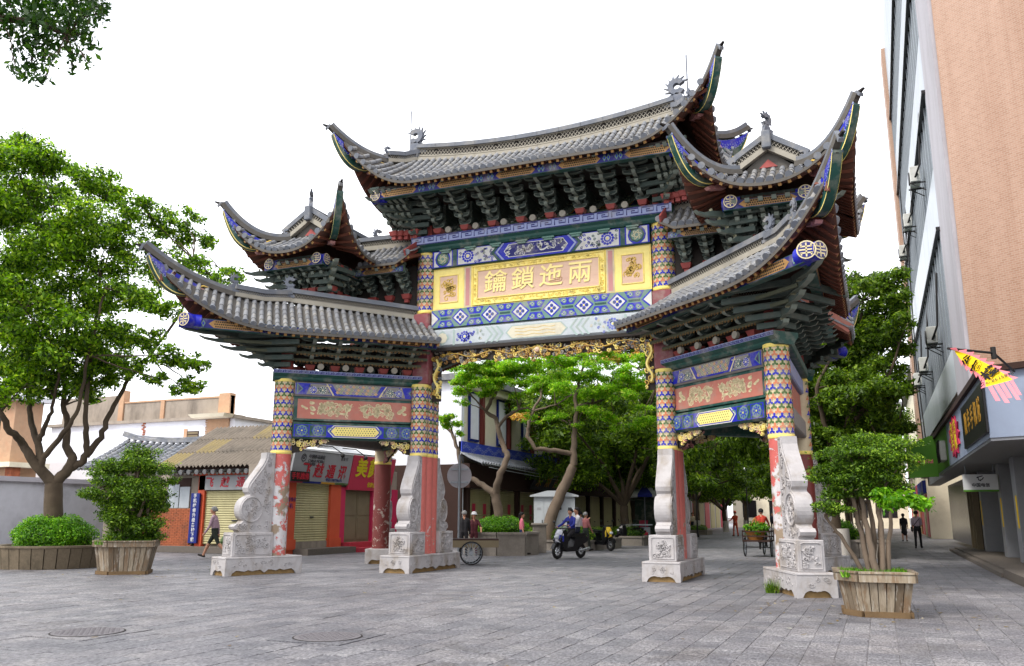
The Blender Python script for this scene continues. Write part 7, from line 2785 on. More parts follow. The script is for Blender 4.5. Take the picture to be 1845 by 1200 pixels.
# ------------------------------------------------------------------ people
simple('skin', rgb(206, 150, 120, K), .6, .08, 20)
for n_, c_ in (('cloth_pinkgrey', (196, 164, 178)), ('cloth_black', (34, 32, 36)), ('cloth_darkgreen', (44, 52, 44)), ('cloth_pink', (238, 130, 150)), ('cloth_jeans', (44, 54, 96)), ('cloth_blue', (40, 50, 150)), ('cloth_white', (224, 222, 224)),
               ('cloth_maroon', (92, 40, 48)), ('cloth_floral', (170, 104, 104)), ('cloth_orange', (240, 96, 66)), ('cloth_red', (190, 60, 40)), ('cloth_navy', (30, 36, 56)), ('cloth_lilac', (196, 176, 192)), ('cloth_cream', (216, 200, 170)), ('hair_black', (22, 18, 18)), ('hair_grey', (150, 148, 146)), ('shoe', (40, 34, 30))):
    simple(n_, rgb(*c_, K), .8, .18, 14, .25, 60)
simple('rubber', rgb(34, 32, 32, K), .8, .2, 12)
simple('black_plastic', rgb(28, 28, 32, K), .35, .15, 6)
simple('white_plastic', rgb(214, 216, 226, K), .3, .08, 6)
simple('chrome', rgb(190, 192, 196, K), .25, .1, metal=.8)
simple('yellow_plastic', rgb(226, 190, 40, K), .5, .12, 6)
simple('lamp_glass', rgb(220, 226, 230, K), .1, .05)
simple('wicker', rgb(186, 124, 62, K), .9, .3, 30, .5, 40)

def gpt(px, py):
    r = _fw + _rt * ((px - PW / 2) / FPX) - _up * ((py - PH / 2) / FPX)
    k = -CAMH / r.z
    return Vector((r.x * k, r.y * k, 0))
def person(label, loc, face, H, top, bottom, hair='hair_black', shoes='shoe', skinm='skin', legs=((0, 0), (0, 0)), arms=((5, 10, 8), (5, 10, 8)), lean=0, sit=False, sleeve=1.0, shorts=1.0, long_hair=False, hat=None, skirt=False, voxel=.016, bag=None, group=None, seat_z=None, vest=None):
    """standing, walking or seated figure; face = direction it looks in the ground plane; angles in degrees"""
    s = H / 1.7
    fx, fy = face
    rz = math.atan2(fx, -fy)
    t = empty('person', loc, rz)
    tag(t, label, 'person', group)
    seg = []
    R = math.radians
    def cap(p, r0, q, r1, zone):
        seg.append((Vector(p) * s, r0 * s, Vector(q) * s, r1 * s, zone))
    hipz = .90
    low = []
    for i, sx in enumerate((-1, 1)):
        a, k = R(legs[i][0]), R(legs[i][1])
        spread = .03 if not sit else .08
        hip = Vector((sx * .085, 0, hipz - .02))
        knee = hip + Vector((sx * spread, -math.sin(a), -math.cos(a))) * .42
        ank = knee + Vector((0, -math.sin(a - k), -math.cos(a - k))) * .41
        ft = a - k
        cap(hip, .088, hip.lerp(knee, .5), .076, 'bottom')
        cap(hip.lerp(knee, .5), .076, knee, .058, 'bottom' if shorts > .45 else 'skin')
        z1 = 'bottom' if shorts > .9 else 'skin'
        cap(knee, .056, knee.lerp(ank, .35), .056, z1)
        cap(knee.lerp(ank, .35), .056, ank, .038 if z1 == 'skin' else .05, z1)
        fd = Vector((sx * .12, -math.cos(ft * .6), math.sin(ft * .6) * 1.0)).normalized()
        heel = ank + Vector((0, .03, -.045))
        cap(heel, .042, heel + fd * .10, .042, 'shoes')
        cap(heel + fd * .10, .042, heel + fd * .21, .032, 'shoes')
        low.append(min(heel.z, (heel + fd * .21).z) - .042)
    l = R(lean)
    U = Vector((0, -math.sin(l), math.cos(l)))
    P = Vector((0, 0, hipz))
    for sx in (-1, 1):
        cap(P + Vector((sx * .06, 0, -.04)), .10, P + Vector((sx * .055, 0, 0)) + U * .14, .095, 'bottom' if not skirt else 'top')
        cap(P + Vector((sx * .055, 0, 0)) + U * .12, .10, P + Vector((sx * .075, 0, 0)) + U * .36, .105, 'top')
        cap(P + Vector((sx * .075, 0, 0)) + U * .36, .10, P + Vector((sx * .07, 0, 0)) + U * .46, .075, 'top')
    N = P + U * .52
    cap(P + U * .44 + Vector((-.15, 0, .0)), .06, P + U * .44 + Vector((.15, 0, 0)), .06, 'top')
    cap(P + U * .46, .06, N + U * .03, .05, 'skin' if not vest else 'skin')
    Hd = N + U * .15 + Vector((0, -.02, 0))
    cap(N + U * .02, .048, Hd - U * .02, .05, 'skin')
    cap(Hd + Vector((0, .012, -.0)) , .088, Hd + U * .035 + Vector((0, .012, 0)), .088, 'skin')
    cap(Hd + Vector((0, -.035, -.06)), .05, Hd + Vector((0, -.03, .02)), .065, 'skin')
    cap(Hd + Vector((0, -.095, .01)), .010, Hd + Vector((0, -.108, -.022)), .016, 'skin')
    for sx in (-1, 1):
        cap(Hd + Vector((sx * .086, .01, .015)), .014, Hd + Vector((sx * .088, .012, -.02)), .010, 'skin')
    for i, sx in enumerate((-1, 1)):
        b0, e, c = R(arms[i][0]), R(arms[i][1]), R(arms[i][2])
        sh = P + U * .44 + Vector((sx * .17, 0, 0))
        el = sh + Vector((sx * math.sin(c), -math.sin(b0) * math.cos(c), -math.cos(b0) * math.cos(c))) * .28
        g = b0 + e
        wr = el + Vector((sx * math.sin(c * .3) * .6, -math.sin(g), -math.cos(g))) * .25
        cap(sh, .058, el, .044, 'top')
        cap(el, .043, wr, .03 if sleeve < .8 else .036, 'top' if sleeve > .8 else 'skin')
        hd = (wr - el).normalized()
        cap(wr, .028, wr + hd * .07, .034, 'skin')
        side = Vector((0, 1, 0)) if abs(hd.y) < .7 else Vector((1, 0, 0))
        for j in range(4):
            p0 = wr + hd * .075 + side * ((j - 1.5) * .018)
            ln = (.055, .07, .075, .06)[j]
            cap(p0, .0095, p0 + hd * ln * .55 - Vector((sx * .006, 0, 0)), .009, 'skin')
            cap(p0 + hd * ln * .55 - Vector((sx * .006, 0, 0)), .009, p0 + hd * ln - Vector((sx * .02, 0, 0)), .0075, 'skin')
        th = wr + hd * .025 - side * .028
        cap(th, .012, th - side * .025 + hd * .04, .010, 'skin')
    if skirt:
        cap(P + Vector((0, 0, .05)), .13, P + Vector((0, 0, -.38)), .19, 'bottom')
    # one continuous body: rings of every limb, fused by a voxel remesh
    mb = MB()
    for p, r0, q, r1, z in seg:
        d = (q - p)
        L = d.length
        if L < 1e-5:
            d = Vector((0, 0, 1)) * 1e-3
            L = 1e-3
        d = d / L
        pts = [p - d * r0 * .98, p - d * r0 * .75, p, q, q + d * r1 * .75, q + d * r1 * .98]
        mb.tube(pts, [r0 * .2, r0 * .66, r0, r1, r1 * .66, r1 * .2], 10)
    o = bpy.data.objects.new('tmp_body', mb.mesh('body', [M['skin']]))
    rm = o.modifiers.new('r', 'REMESH')
    rm.mode = 'VOXEL'
    rm.voxel_size = voxel * s
    sm = o.modifiers.new('s', 'SMOOTH')
    sm.factor, sm.iterations = .5, 2
    me = eval_mesh(o)
    bpy.data.objects.remove(o)
    n = len(me.polygons)
    C = np.empty(n * 3)
    me.polygons.foreach_get('center', C)
    C = C.reshape(-1, 3)
    best, zone = np.full(n, 1e9), np.zeros(n, int)
    zn = ['skin', 'top', 'bottom', 'shoes']
    for p, r0, q, r1, z in seg:
        p_, q_ = np.array(p), np.array(q)
        d = q_ - p_
        tt = np.clip(((C - p_) @ d) / max(d @ d, 1e-9), 0, 1)
        dist = np.linalg.norm(C - (p_ + tt[:, None] * d), axis=1) - (r0 + (r1 - r0) * tt)
        k = dist < best
        best[k], zone[k] = dist[k], zn.index(z)
    me.materials.clear()
    for m in (skinm, top, bottom, shoes):
        me.materials.append(M[m])
    me.polygons.foreach_set('material_index', zone.astype(np.int32))
    me.polygons.foreach_set('use_smooth', np.ones(n, bool))
    me.update()
    drop = -min(low) * s if not sit else 0
    if seat_z is not None:
        drop = seat_z - (hipz - .12) * s
    bo_ = link('body', me, t, (0, 0, drop))
    Hs = Hd * s
    hb = MB()
    hb.lathe([(.104 * math.sin(math.pi * k / 12), -.104 * math.cos(math.pi * k / 12)) for k in range(4, 13)], 14, (0, 0, 0))
    hb.v = [((x * s + Hs.x), (y * 1.06 * s + Hs.y + .024 * s + (.02 * s if z < .02 else 0)), z * 1.04 * s + Hs.z + .035 * s) for x, y, z in hb.v]
    if long_hair:
        hb.tube([Hs + Vector((0, .06, .02)) * s, Hs + Vector((0, .10, -.10)) * s, Hs + Vector((0, .09, -.22)) * s], [.07 * s, .06 * s, .03 * s], 8)
    hb.build('hair', [M[hair]], t, (0, 0, drop))
    eb = MB()
    for sx in (-1, 1):
        eb.ball(Hs + Vector((sx * .033, -.083, .022)) * s, .011 * s, 6)
    eb.box(Hs + Vector((0, -.083, -.052)) * s, (.04 * s, .012 * s, .008 * s))
    eb.build('face_features', [M['hair_black']], t, (0, 0, drop))
    if hat:
        q = MB()
        q.lathe([(.145, .0), (.13, .015), (.108, .02), (.10, .09), (.06, .115), (.001, .12)], 16)
        q.v = [(x * s + Hs.x, y * s + Hs.y + .01 * s, z * s + Hs.z + .06 * s) for x, y, z in q.v]
        q.build('hat', [M[hat]], t, (0, 0, drop))
    if bag:
        q = MB()
        pts = [Vector(v) * s for v in (((-.16, -.02, 1.36), (.0, -.14, 1.15), (.2, -.02, .92)) if 0 else ((-.15, .10, 1.36), (.02, .125, 1.15), (.2, .05, .95)))]
        q.tube(pts, .012, 6)
        q.box(Vector((.22, .04, .86)) * s, (.08, .22, .2), 0, 0, .02)
        q.build('shoulder_bag', [M[bag]], t, (0, 0, drop))
    return t
left_dir = (-_rt0.x, -_rt0.y)
rgt_dir = (_rt0.x, _rt0.y)
away = (_fw.x, _fw.y)
near = (-_fw.x, -_fw.y)
p = person('grey-haired man in pinkish shirt and dark shorts striding past the left drum stone', gpt(384, 1006), left_dir, 1.72, 'cloth_pinkgrey', 'cloth_darkgreen', 'hair_grey', 'shoe', legs=((30, 8), (-24, 22)), arms=((-18, 12, 6), (14, 18, 6)), lean=7, shorts=.6)
mbag = MB()
mbag.lathe([(.02, .26), (.05, .22), (.10, .10), (.11, .03), (.06, 0)], 10)
ob = mbag.build('carrier_bag', [M['paint_leaf']], None, gpt(400, 1004) + Vector((0, 0, .45)))
tag(ob, 'small green carrier bag held by the striding grey-haired man', 'bag')
person('woman in pink patterned shirt and jeans walking beyond the hedged planter', at(940, 960, 31.8).xy.to_3d(), rgt_dir, 1.50, 'cloth_pink', 'cloth_jeans', long_hair=True, legs=((14, 4), (-12, 12)), sleeve=.5)
person('stooped person in black jacket behind the round sign post', at(836, 960, 31.0).xy.to_3d(), (-.4, .9), 1.56, 'cloth_black', 'cloth_black', 'hair_grey', lean=10)
person('woman in white cap and maroon apron beside the hedged planter', at(854, 960, 31.5).xy.to_3d(), near, 1.48, 'cloth_maroon', 'cloth_maroon', hat='cloth_white', arms=((20, 40, 25), (20, 40, 25)), sleeve=.4)
person('older woman in reddish floral blouse walking away near the motor scooter', gpt(1056, 993), (.5, .85), 1.52, 'cloth_floral', 'cloth_darkgreen', 'hair_grey', legs=((12, 4), (-12, 14)), arms=((10, 20, 10), (60, 70, 20)))
person('man in grey-blue shirt standing behind the woman in the floral blouse', at(1046, 960, 37.5).xy.to_3d(), (-.3, .9), 1.56, 'cloth_lilac', 'cloth_navy')
person('person in pale shirt standing by the white doorway down the street', gpt(1249, 963), near, 1.6, 'cloth_cream', 'cloth_navy', voxel=.022, sleeve=.5)
person('person in dark clothes beside the one in a pale shirt', gpt(1243, 962), near, 1.65, 'cloth_black', 'cloth_black', voxel=.022)
person('street sweeper in bright orange overalls in the middle of the street', gpt(1326, 967), (-.3, -.9), 1.66, 'cloth_orange', 'cloth_orange', hat='cloth_orange', legs=((10, 5), (-8, 5)), arms=((35, 40, 10), (30, 30, 10)), voxel=.022)
person('person in dark blue clothes beside the worn right pillar', gpt(1393, 958), near, 1.65, 'cloth_navy', 'cloth_black', voxel=.022)
person('man in pale shirt with shoulder bag walking away on the right pavement', gpt(1656, 989), (.12, .99), 1.62, 'cloth_lilac', 'cloth_black', legs=((14, 4), (-12, 12)), sleeve=.5, bag='cloth_black')
person('woman in black dress walking away on the right pavement', gpt(1631, 976), (.1, .99), 1.52, 'cloth_black', 'cloth_black', long_hair=True, legs=((10, 4), (-10, 10)), sleeve=.4, shorts=.4, skirt=True, voxel=.02)

# ------------------------------------------------------------------ scooter and other vehicles
def wheel(parent, c, r, tw, axis='x', spokes=8, name='wheel', rimm='chrome'):
    """wheel in the YZ plane"""
    t = empty(name, c, 0, parent)
    b = MB()
    n = 22
    ring = []
    for k in range(n + 1):
        a = 2 * math.pi * k / n
        ring.append((0, (r - tw) * math.cos(a), (r - tw) * math.sin(a)))
    b.tube(ring, tw, 8, 0, False)
    b.build('tyre', [M['rubber']], t)
    b = MB()
    ring = [(0, (r - 2 * tw) * math.cos(2 * math.pi * k / n), (r - 2 * tw) * math.sin(2 * math.pi * k / n)) for k in range(n + 1)]
    b.tube(ring, tw * .35, 6, 0, False)
    for k in range(spokes):
        a = 2 * math.pi * k / spokes
        b.bar((0, 0, 0), (0, (r - 2 * tw) * math.cos(a), (r - 2 * tw) * math.sin(a)), .012 if spokes > 8 else .03, .012 if spokes > 8 else .02)
    b.tube([(-tw * 1.1, 0, 0), (tw * 1.1, 0, 0)], r * .14, 10)
    b.build('rim', [M[rimm]], t)
    return t
def scooter(loc, face, label, shield='white_plastic', accent='cloth_blue'):
    t = empty('motor_scooter', loc, math.atan2(face[0], -face[1]))
    tag(t, label, 'scooter')
    wheel(t, (0, -.63, .25), .25, .055)
    wheel(t, (0, .60, .25), .25, .06)
    prof = lambda pts, w, m, nm, par=t: MB().prism(pts, ((0, 0, 0), (0, 1, 0), (0, 0, 1), (1, 0, 0)), -w / 2, w / 2).build(nm, [M[m]], par)
    prof([(-.30, .24), (.25, .24), (.30, .38), (.80, .55), (.86, .68), (.70, .74), (.15, .70), (.05, .40), (-.28, .36)], .28, 'black_plastic', 'body')
    prof([(-.44, .30), (-.30, .28), (-.28, .70), (-.36, .98), (-.50, .92), (-.66, .62), (-.58, .50)], .34, 'black_plastic', 'leg_shield')
    b = MB()
    b.add([(-.16, -.58, .52), (.16, -.58, .52), (.20, -.53, .80), (.10, -.50, .96), (-.10, -.50, .96), (-.20, -.53, .80), (0, -.72, .60), (0, -.64, .84)], [(0, 1, 6), (1, 2, 7, 6), (2, 3, 7), (3, 4, 7), (4, 5, 7), (5, 0, 6, 7)])
    b.build('front_cowl', [M[shield]], t)
    b = MB()
    b.ball((0, -.68, .72), .075, 10, 0, (1.3, .6, .8))
    b.build('headlight', [M['lamp_glass']], t)
    for sx in (-1, 1):
        b = MB()
        b.add([(sx * .09, -.66, .62), (sx * .20, -.53, .56), (sx * .21, -.52, .76), (sx * .10, -.63, .80)], [(0, 1, 2, 3), (3, 2, 1, 0)])
        b.build('cowl_flash', [M[accent]], t)
    prof([(-.02, .70), (.72, .74), (.80, .80), (.60, .84), (.20, .82), (.0, .80)], .27, 'black_plastic', 'seat')
    b = MB()
    b.tube([(-.33, -.36, 1.02), (-.2, -.40, 1.0), (0, -.45, 1.0), (.2, -.40, 1.0), (.33, -.36, 1.02)], .018, 6)
    b.tube([(0, -.45, 1.0), (0, -.60, .30)], .03, 8)
    b.build('handlebar', [M['black_plastic']], t)
    for sx in (-1, 1):
        b = MB()
        b.tube([(sx * .22, -.40, 1.0), (sx * .30, -.42, 1.18)], .008, 5)
        b.ball((sx * .31, -.42, 1.21), .055, 8, 0, (1.1, .4, .8))
        b.build('mirror', [M['black_plastic']], t)
        b = MB()
        b.bar((sx * .06, -.63, .25), (sx * .06, -.52, .62), .04, .04)
        b.build('fork', [M['chrome']], t)
    prof([(-.90, .34), (-.80, .50), (-.60, .56), (-.42, .48), (-.60, .52), (-.78, .46)], .14, 'black_plastic', 'front_fender')
    b = MB()
    b.box((0, .90, .66), (.16, .06, .08), 0, 0, .01)
    b.build('tail_light', [M['sign_red_text']], t)
    b = MB()
    b.tube([(.15, .30, .26), (.18, .55, .28), (.18, .85, .33)], [.03, .05, .05], 8)
    b.build('exhaust', [M['chrome']], t)
    return t
sc_f = Vector((-.35, -.94))
sc_p = Vector((-9.75, 28.0, 0))
scooter(sc_p, sc_f, 'black and white motor scooter carrying two riders under the arch')
sx_ = Vector((sc_f.x, sc_f.y, 0))
person('boy in blue and purple jacket driving the motor scooter', sc_p - sx_ * .12, sc_f, 1.58, 'cloth_blue', 'cloth_black', sit=True, seat_z=.80, legs=((62, 50), (62, 50)), arms=((38, 30, 22), (38, 30, 22)), lean=4)
person('woman in white and navy top riding behind the boy on the motor scooter', sc_p - sx_ * .52 + Vector((-.06, 0, 0)), (-.75, -.66), 1.58, 'cloth_white', 'cloth_navy', sit=True, seat_z=.84, legs=((60, 60), (60, 60)), arms=((30, 50, 15), (30, 50, 15)), long_hair=True)
q = at(1082, 975, 36.5)
scooter((q.x, q.y, 0), (.8, -.5), 'parked yellow motor scooter beside the low planters', 'yellow_plastic', 'yellow_plastic')
q = at(1135, 965, 43)
scooter((q.x, q.y, 0), (-.6, -.7), 'dark motor scooter parked near the litter bins', 'black_plastic', 'black_plastic')

# three-wheeled vegetable cart seen from behind
vc_p = gpt(1367, 1003)
vc = empty('tricycle_cart', vc_p, math.radians(0))
tag(vc, 'old three-wheeled pedal cart seen from behind in the right bay', 'cart')
for sx in (-1, 1):
    wheel(vc, (sx * .46, 0, .33), .33, .025, spokes=16, rimm='steel')
wheel(vc, (0, 1.7, .33), .33, .025, spokes=16, rimm='steel')
for n_, c_, s_ in (('bed', (0, .2, .55), (.95, 1.3, .05)), ('rear_board', (0, -.45, .72), (.95, .03, .05)), ('rear_rail', (0, -.45, .88), (.95, .03, .04))):
    b = MB()
    b.box(c_, s_)
    b.build(n_, [M['timber_dark']], vc)
for sx in (-1, 1):
    for z in (.7, .88):
        b = MB()
        b.bar((sx * .46, -.45, z), (sx * .46, .85, z), .03, .04)
        b.build('side_rail', [M['timber_dark']], vc)
    for y in (-.45, .2, .85):
        b = MB()
        b.bar((sx * .46, y, .55), (sx * .46, y, .92), .03, .03)
        b.build('stake', [M['timber_dark']], vc)
b = MB()
b.tube([(-.46, 0, .33), (.46, 0, .33)], .02, 6)
b.tube([(0, .2, .5), (0, 1.0, .45), (0, 1.7, .8), (0, 1.65, 1.0)], .022, 6)
b.tube([(-.3, 1.6, 1.0), (.3, 1.6, 1.0)], .015, 6)
b.tube([(0, 1.7, .33), (0, 1.65, .9)], .02, 6)
b.build('frame', [M['cable']], vc)
b = MB()
b.box((0, 1.05, .82), (.22, .26, .06), 0, 0, .02)
b.tube([(0, 1.05, .5), (0, 1.05, .8)], .02, 6)
b.build('saddle', [M['rubber']], vc)
bk = empty('vegetable_basket', vc_p + Vector((-.08, .1, .575)))
tag(bk, 'wicker basket heaped with green vegetables on the pedal cart', 'basket')
b = MB()
b.lathe([(.24, 0), (.36, .30), (.38, .32), (.34, .32), (.23, .03)], 18)
b.build('wicker', [M['wicker']], bk)
b = MB()
for k in range(3):
    b.tube([(-.36 * math.cos(k), -.36 * math.sin(k), .3), (0, 0, .78), (.36 * math.cos(k), .36 * math.sin(k), .3)], .014, 5)
b.build('handle', [M['wicker']], bk)
link('vegetables', leaf_mesh('vegetables', leaves([(0, 0, .38, .36, .36, .24), (.2, .1, .4, .25, .25, .2)], 2600, .05, 9, .2), 'leaf_hedge'), bk)
person('rider in red shirt pedalling the vegetable cart away', vc_p + Vector((.02, 1.05, 0)), (0, 1), 1.55, 'cloth_red', 'cloth_black', sit=True, seat_z=.86, legs=((60, 70), (40, 40)), arms=((45, 10, 15), (45, 10, 15)), lean=12)
# hand cart behind the left pillar
hp_ = gpt(848, 1017)
hc = empty('hand_cart', hp_, math.radians(-62))
tag(hc, 'flat wooden hand cart with one spoked wheel showing behind the left central pillar', 'cart')
for sx in (-1, 1):
    wheel(hc, (sx * .42, 0, .34), .34, .022, spokes=18, rimm='steel')
b = MB()
b.box((0, .1, .72), (.78, 1.4, .05))
b.build('bed', [M['timber_dark']], hc)
for sx in (-1, 1):
    b = MB()
    b.box((sx * .38, .1, .60), (.04, 1.4, .2))
    b.build('side_board', [M['door_wood']], hc)
b = MB()
b.tube([(-.42, 0, .34), (.42, 0, .34)], .025, 6)
b.bar((-.2, 0, .34), (-.2, 0, .7), .05, .05)
b.bar((.2, 0, .34), (.2, 0, .7), .05, .05)
b.build('axle', [M['cable']], hc)

# ------------------------------------------------------------------ street furniture
q = at(826, 985, 29.5)
sp = empty('round_traffic_sign', (q.x, q.y, 0), YAW + .1)
tag(sp, 'back of a round traffic sign on a grey post beside the left central pillar', 'sign')
b = MB()
b.tube([(0, 0, 0), (0, 0, 3.45)], .04, 10)
b.build('post', [M['steel']], sp)
zc = at(826, 857, 29.5).z
b = MB()
b.tube([(0, .04, zc), (0, .06, zc)], .42, 28, 0, True, False)
b.build('disc', [M['tile_grey']], sp)
b = MB()
for dz in (-.22, .22):
    b.box((0, .02, zc + dz), (.6, .03, .05))
b.build('brace', [M['steel']], sp)
q = at(1000, 985, 37.5)
cb = empty('electrical_cabinet', (q.x, q.y, 0), YAW * .8)
tag(cb, 'pale grey electrical cabinet with pitched lid behind the crooked tree', 'cabinet')
b = MB()
b.box((0, 0, 1.15), (1.75, .9, 2.1), 0, 0, .02)
b.build('casing', [M['cabinet']], cb)
b = MB()
b.box((0, 0, .06), (1.85, 1.0, .12))
b.build('plinth', [M['old_stone']], cb)
b = MB()
b.prism([(-1.05, 2.2), (1.05, 2.2), (1.02, 2.26), (.3, 2.45), (-.3, 2.45), (-1.02, 2.26)], ((0, 0, 0), (1, 0, 0), (0, 0, 1), (0, -1, 0)), -.58, .58)
b.build('lid', [M['cabinet']], cb)
for k in range(4):
    b = MB()
    b.box((-.66 + k * .44, -.455, 1.15), (.42, .02, 1.95), 0, 0, .004)
    dd = b.build('door', [M['cabinet']], cb)
    b = MB()
    b.box((-.52 + k * .44, -.475, 1.15), (.03, .02, .16))
    b.build('handle', [M['text_dark']], dd)
    b = MB()
    b.box((-.66 + k * .44, -.469, 1.7), (.16, .006, .10))
    b.build('notice', [M['text_dark' if k > 1 else 'sign_grey']], dd)
q = at(972, 990, 34.0)
pp_ = empty('stone_post', (q.x, q.y, 0), YAW)
tag(pp_, 'square grey stone post with flat cap in front of the electrical cabinet', 'post')
b = MB()
b.box((0, 0, .52), (.52, .52, 1.04), 0, 0, .02)
b.build('shaft', [M['granite_kerb']], pp_)
b = MB()
b.box((0, 0, 1.08), (.62, .62, .09), 0, 0, .02)
b.build('cap', [M['granite_kerb']], pp_)
def slab_planter(loc, rz, pts, h, label):
    t = empty('stone_planter', loc, rz)
    tag(t, label, 'planter')
    n = len(pts)
    for i in range(n):
        p, q = Vector((*pts[i], 0)), Vector((*pts[(i + 1) % n], 0))
        m = max(1, int((q - p).length / .75))
        for k in range(m):
            a, c = p.lerp(q, k / m + .004), p.lerp(q, (k + 1) / m - .004)
            b = MB()
            b.bar(a + Vector((0, 0, h / 2 - .04)), c + Vector((0, 0, h / 2 - .04)), .12, h - .08)
            b.build('planter_slab', [M['granite_kerb']], t)
        b = MB()
        b.bar(p + Vector((0, 0, h - .04)), q + Vector((0, 0, h - .04)), .2, .08)
        b.build('rim', [M['granite_kerb']], t)
    b = MB()
    b.add([(x * .96, y * .96, h - .1) for x, y in pts], [tuple(range(n))])
    b.build('soil', [M['soil']], t)
    return t
slab_planter((BA.x, BA.y, 0), .3, circ((0, 0), 1.35, 8), .82, 'polygonal stone planter with bright hedge behind the left central pillar')
hedge((BA.x, BA.y, .78), 1.05, 1.05, .62, 15000, 'bright yellow-green hedge in the polygonal stone planter', seed=6)
slab_planter((BB.x + .3, BB.y + .8, 0), 0, rect(-1.3, -1.3, 1.5, 1.5), .42, 'low stone planter around the crooked tree')
hedge((BB.x + .9, BB.y + .2, .36), 1.0, .8, .62, 6000, 'dark green hedge behind the square stone post', 'leaf_topiary', seed=7)
hedge((BB.x - .5, BB.y + .3, .36), .7, .8, .6, 4500, 'small dark green hedge at the foot of the crooked tree', 'leaf_topiary', seed=17)
for i, (x, y) in enumerate(((1068, 980), (1130, 975))):
    q = at(x, y, 39 + i * 4.5)
    slab_planter((q.x, q.y, 0), .0, rect(-1.0, -.9, 1.0, .9), .45, ('low stone planter beside the parked yellow scooter', 'low stone planter in front of the litter bins')[i])
    hedge((q.x, q.y, .40), .9, .8, .55, 4500, ('dark hedge in the low planter beside the parked yellow scooter', 'dark hedge in the low planter in front of the litter bins')[i], 'leaf_topiary', seed=20 + i)
q = at(1545, 985, 33.4)
slab_planter((q.x - .3, q.y, 0), 0, rect(-1.5, -.9, 1.3, .9), .62, 'stone slab planter behind the right wooden planter')
hedge((q.x - .7, q.y - .2, .55), .8, .7, .8, 6000, 'bright rounded hedge in the stone planter behind the right pillar', seed=24)
for i, (x, y) in enumerate(((-12.8, 58), (-13, 67), (-1.6, 51), (-13.2, 49))):
    slab_planter((x, y, 0), 0, rect(-.9, -1.2, .9, 1.2), .35, ('low planter around the third tree of the left row', 'low planter around the fourth tree of the left row', 'low planter around the third tree of the right row', 'low planter around the second tree of the left row')[i])
    hedge((x, y, .3), .8, 1.1, .45, 3500, ('low hedge around the third tree of the left row', 'low hedge around the fourth tree of the left row', 'low hedge around the third tree of the right row', 'low hedge around the second tree of the left row')[i], 'leaf_deep', seed=30 + i)
q = at(1153, 975, 44.5)
bn = empty('litter_bins', (q.x, q.y, 0), YAW)
tag(bn, 'twin steel litter bins with green and red panels down the left kerb', 'bin')
for k, m_ in ((-.28, 'paint_green'), (.28, 'sign_red_text')):
    b = MB()
    b.box((k, 0, .45), (.48, .4, .8), 0, 0, .02)
    o = b.build('bin_box', [M['steel']], bn)
    b = MB()
    b.box((k, -.203, .45), (.22, .01, .3))
    b.build('panel', [M[m_]], o)
b = MB()
b.box((0, 0, .95), (1.25, .5, .08), 0, 0, .02)
b.build('hood', [M['steel']], bn)
q = at(1163, 955, 48.5)
ps_ = empty('street_parasol', (q.x, q.y, 0))
tag(ps_, 'blue, white and green striped parasol over a street stall', 'parasol')
b = MB()
b.tube([(0, 0, 0), (0, 0, 3.0)], .03, 8)
b.build('pole', [M['steel']], ps_)
for k in range(12):
    a0, a1 = 2 * math.pi * k / 12, 2 * math.pi * (k + 1) / 12
    b = MB()
    v = [(0, 0, 3.1), (1.5 * math.cos(a0), 1.5 * math.sin(a0), 2.55), (1.5 * math.cos(a1), 1.5 * math.sin(a1), 2.55), (1.5 * math.cos(a1), 1.5 * math.sin(a1), 2.40), (1.5 * math.cos(a0), 1.5 * math.sin(a0), 2.40)]
    b.add(v + [(x_ * .99, y_ * .99, z_ - .012) for x_, y_, z_ in v], [(0, 1, 2), (1, 4, 3, 2), (7, 6, 5), (7, 8, 9, 6)])
    b.build('canopy_panel', [M[('sign_white', 'cloth_blue', 'sign_white', 'paint_leaf')[k % 4]]], ps_)
st_ = empty('street_stall', (q.x + .2, q.y + 1.2, 0))
tag(st_, 'dark green stall counter with posters under the striped parasol', 'stall')
for n_, c_, s_, m_ in (('counter', (0, 0, .6), (2.2, .8, 1.2), 'paint_dkgreen'), ('back', (0, .5, 1.3), (2.4, .08, 2.6), 'paint_dkgreen'), ('roof', (0, .1, 2.3), (2.6, 1.4, .08), 'paint_dkgreen'), ('poster', (-.5, -.41, .8), (.5, .01, .7), 'sign_pink'), ('poster', (.4, -.41, .8), (.4, .01, .5), 'sign_white')):
    b = MB()
    b.box(c_, s_)
    b.build(n_, [M[m_]], st_)
for i, (px, py, d_) in enumerate(((1257, 960, 60.0), (1349, 960, 66.0))):
    q = at(px, py, d_)
    lp = empty('street_lamp', (q.x, q.y, 0))
    tag(lp, ('thin black street lamp near the white doorway', 'thin black street lamp behind the street sweeper', 'thin black street lamp beside the parked yellow scooter')[i], 'street lamp', 'black street lamps')
    b = MB()
    b.tube([(0, 0, 0), (0, 0, .3), (0, 0, .32), (0, 0, 4.4)], [.11, .09, .055, .045], 10)
    b.build('pole', [M['cable']], lp)
    b = MB()
    b.lathe([(.05, 4.4), (.16, 4.5), (.2, 4.8), (.12, 4.95), (.02, 5.0)], 10)
    b.build('lantern', [M['lamp_glass']], lp)
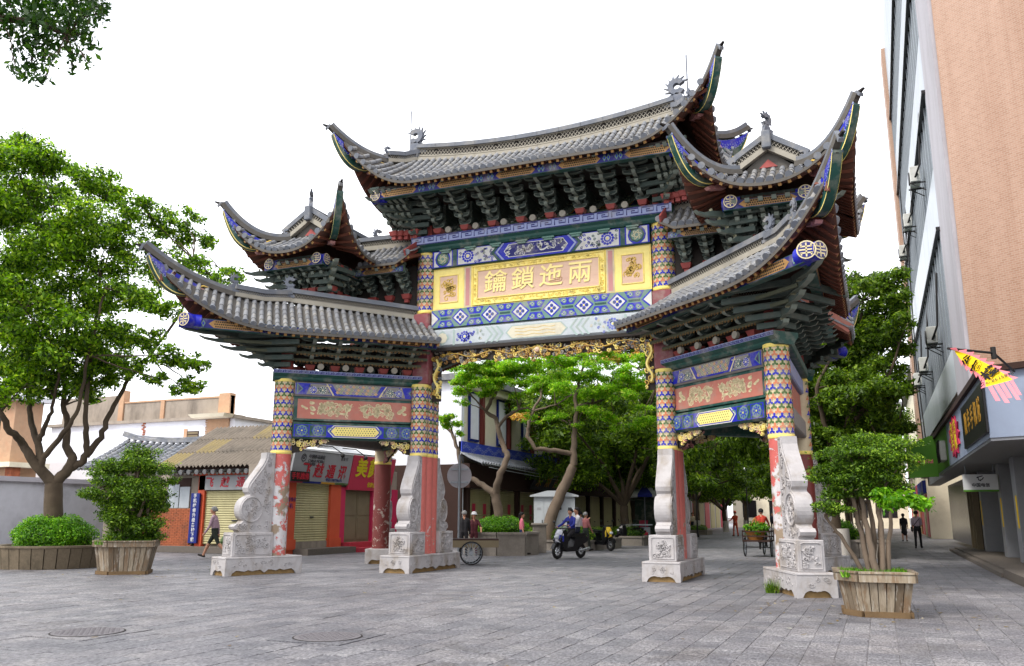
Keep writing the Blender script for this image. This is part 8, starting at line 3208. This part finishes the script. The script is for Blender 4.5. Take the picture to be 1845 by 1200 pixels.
# weeds
def tuft(loc, label, n=160, h=.28, seed=1, r=.14):
    rr_ = random.Random(seed)
    vs = []
    for k in range(n):
        a, d_ = rr_.uniform(0, 6.28), r * math.sqrt(rr_.random())
        x_, y_ = d_ * math.cos(a), d_ * math.sin(a)
        b_ = rr_.uniform(0, 6.28)
        dx, dy = .006 * math.cos(b_), .006 * math.sin(b_)
        hh = h * rr_.uniform(.5, 1)
        lx, ly = rr_.uniform(-.1, .1), rr_.uniform(-.1, .1)
        vs += [(x_ - dx, y_ - dy, 0), (x_ + dx, y_ + dy, 0), (x_ + lx + dx * .3, y_ + ly, hh), (x_ + lx, y_ + ly, hh)]
    o = link('grass_tuft', leaf_mesh('grass_tuft', np.array(vs), 'leaf_topiary'), None, loc)
    tag(o, label, 'grass')
tuft(gpt(1392, 1068), 'tuft of grass growing at the foot of the right pillar base', seed=3)
tuft(gpt(388, 1030), 'small weed at the left corner of the left pillar base', 60, .12, 4)
# fallen leaves and scraps on the paving
rr_ = random.Random(77)
vs = []
for k in range(420):
    c = rr_.choice(((-20, 18, 3.5), (-17.3, 16.3, 2.0), (-.2, 14.3, 2.2), (-8, 15, 9), (-3, 20, 5), (-13, 28, 4), (-1.5, 30, 4), (-6, 30, 8)))
    a, d_ = rr_.uniform(0, 6.28), c[2] * math.sqrt(rr_.random())
    x_, y_ = c[0] + d_ * math.cos(a), c[1] + d_ * math.sin(a)
    l_, w_ = rr_.uniform(.025, .06), rr_.uniform(.012, .028)
    b_ = rr_.uniform(0, 6.28)
    ca, sa = math.cos(b_), math.sin(b_)
    for u, v, z in ((-l_, 0, .010), (0, w_, .006), (l_, 0, rr_.uniform(.008, .025)), (0, -w_, .012)):
        vs.append((x_ + u * ca - v * sa, y_ + u * sa + v * ca, z))
leafmat('leaf_dry', rgb(120, 92, 50, .8), rgb(160, 136, 70, .8), rgb(200, 196, 186, .8), .2)
o = link('fallen_leaves', leaf_mesh('fallen_leaves', np.array(vs), 'leaf_dry'), None)
tag(o, 'scattered dry leaves and scraps lying on the paving', 'leaves', kind='stuff')
# wires across the shop fronts
wq = MB()
for dz in (0, .15):
    p0, p1 = Vector((-16.2, 35.6, 3.55 + dz)), Vector((-16.0, 62, 3.5 + dz))
    wq.tube([p0.lerp(p1, k / 8) - Vector((0, 0, .25 * math.sin(math.pi * k / 8))) for k in range(9)], .015, 5)
o = wq.build('overhead_wire', [M['cabinet']])
tag(o, 'pale overhead wires strung along the left shop houses', 'wire')
bpy.data.scenes.remove(TMP)
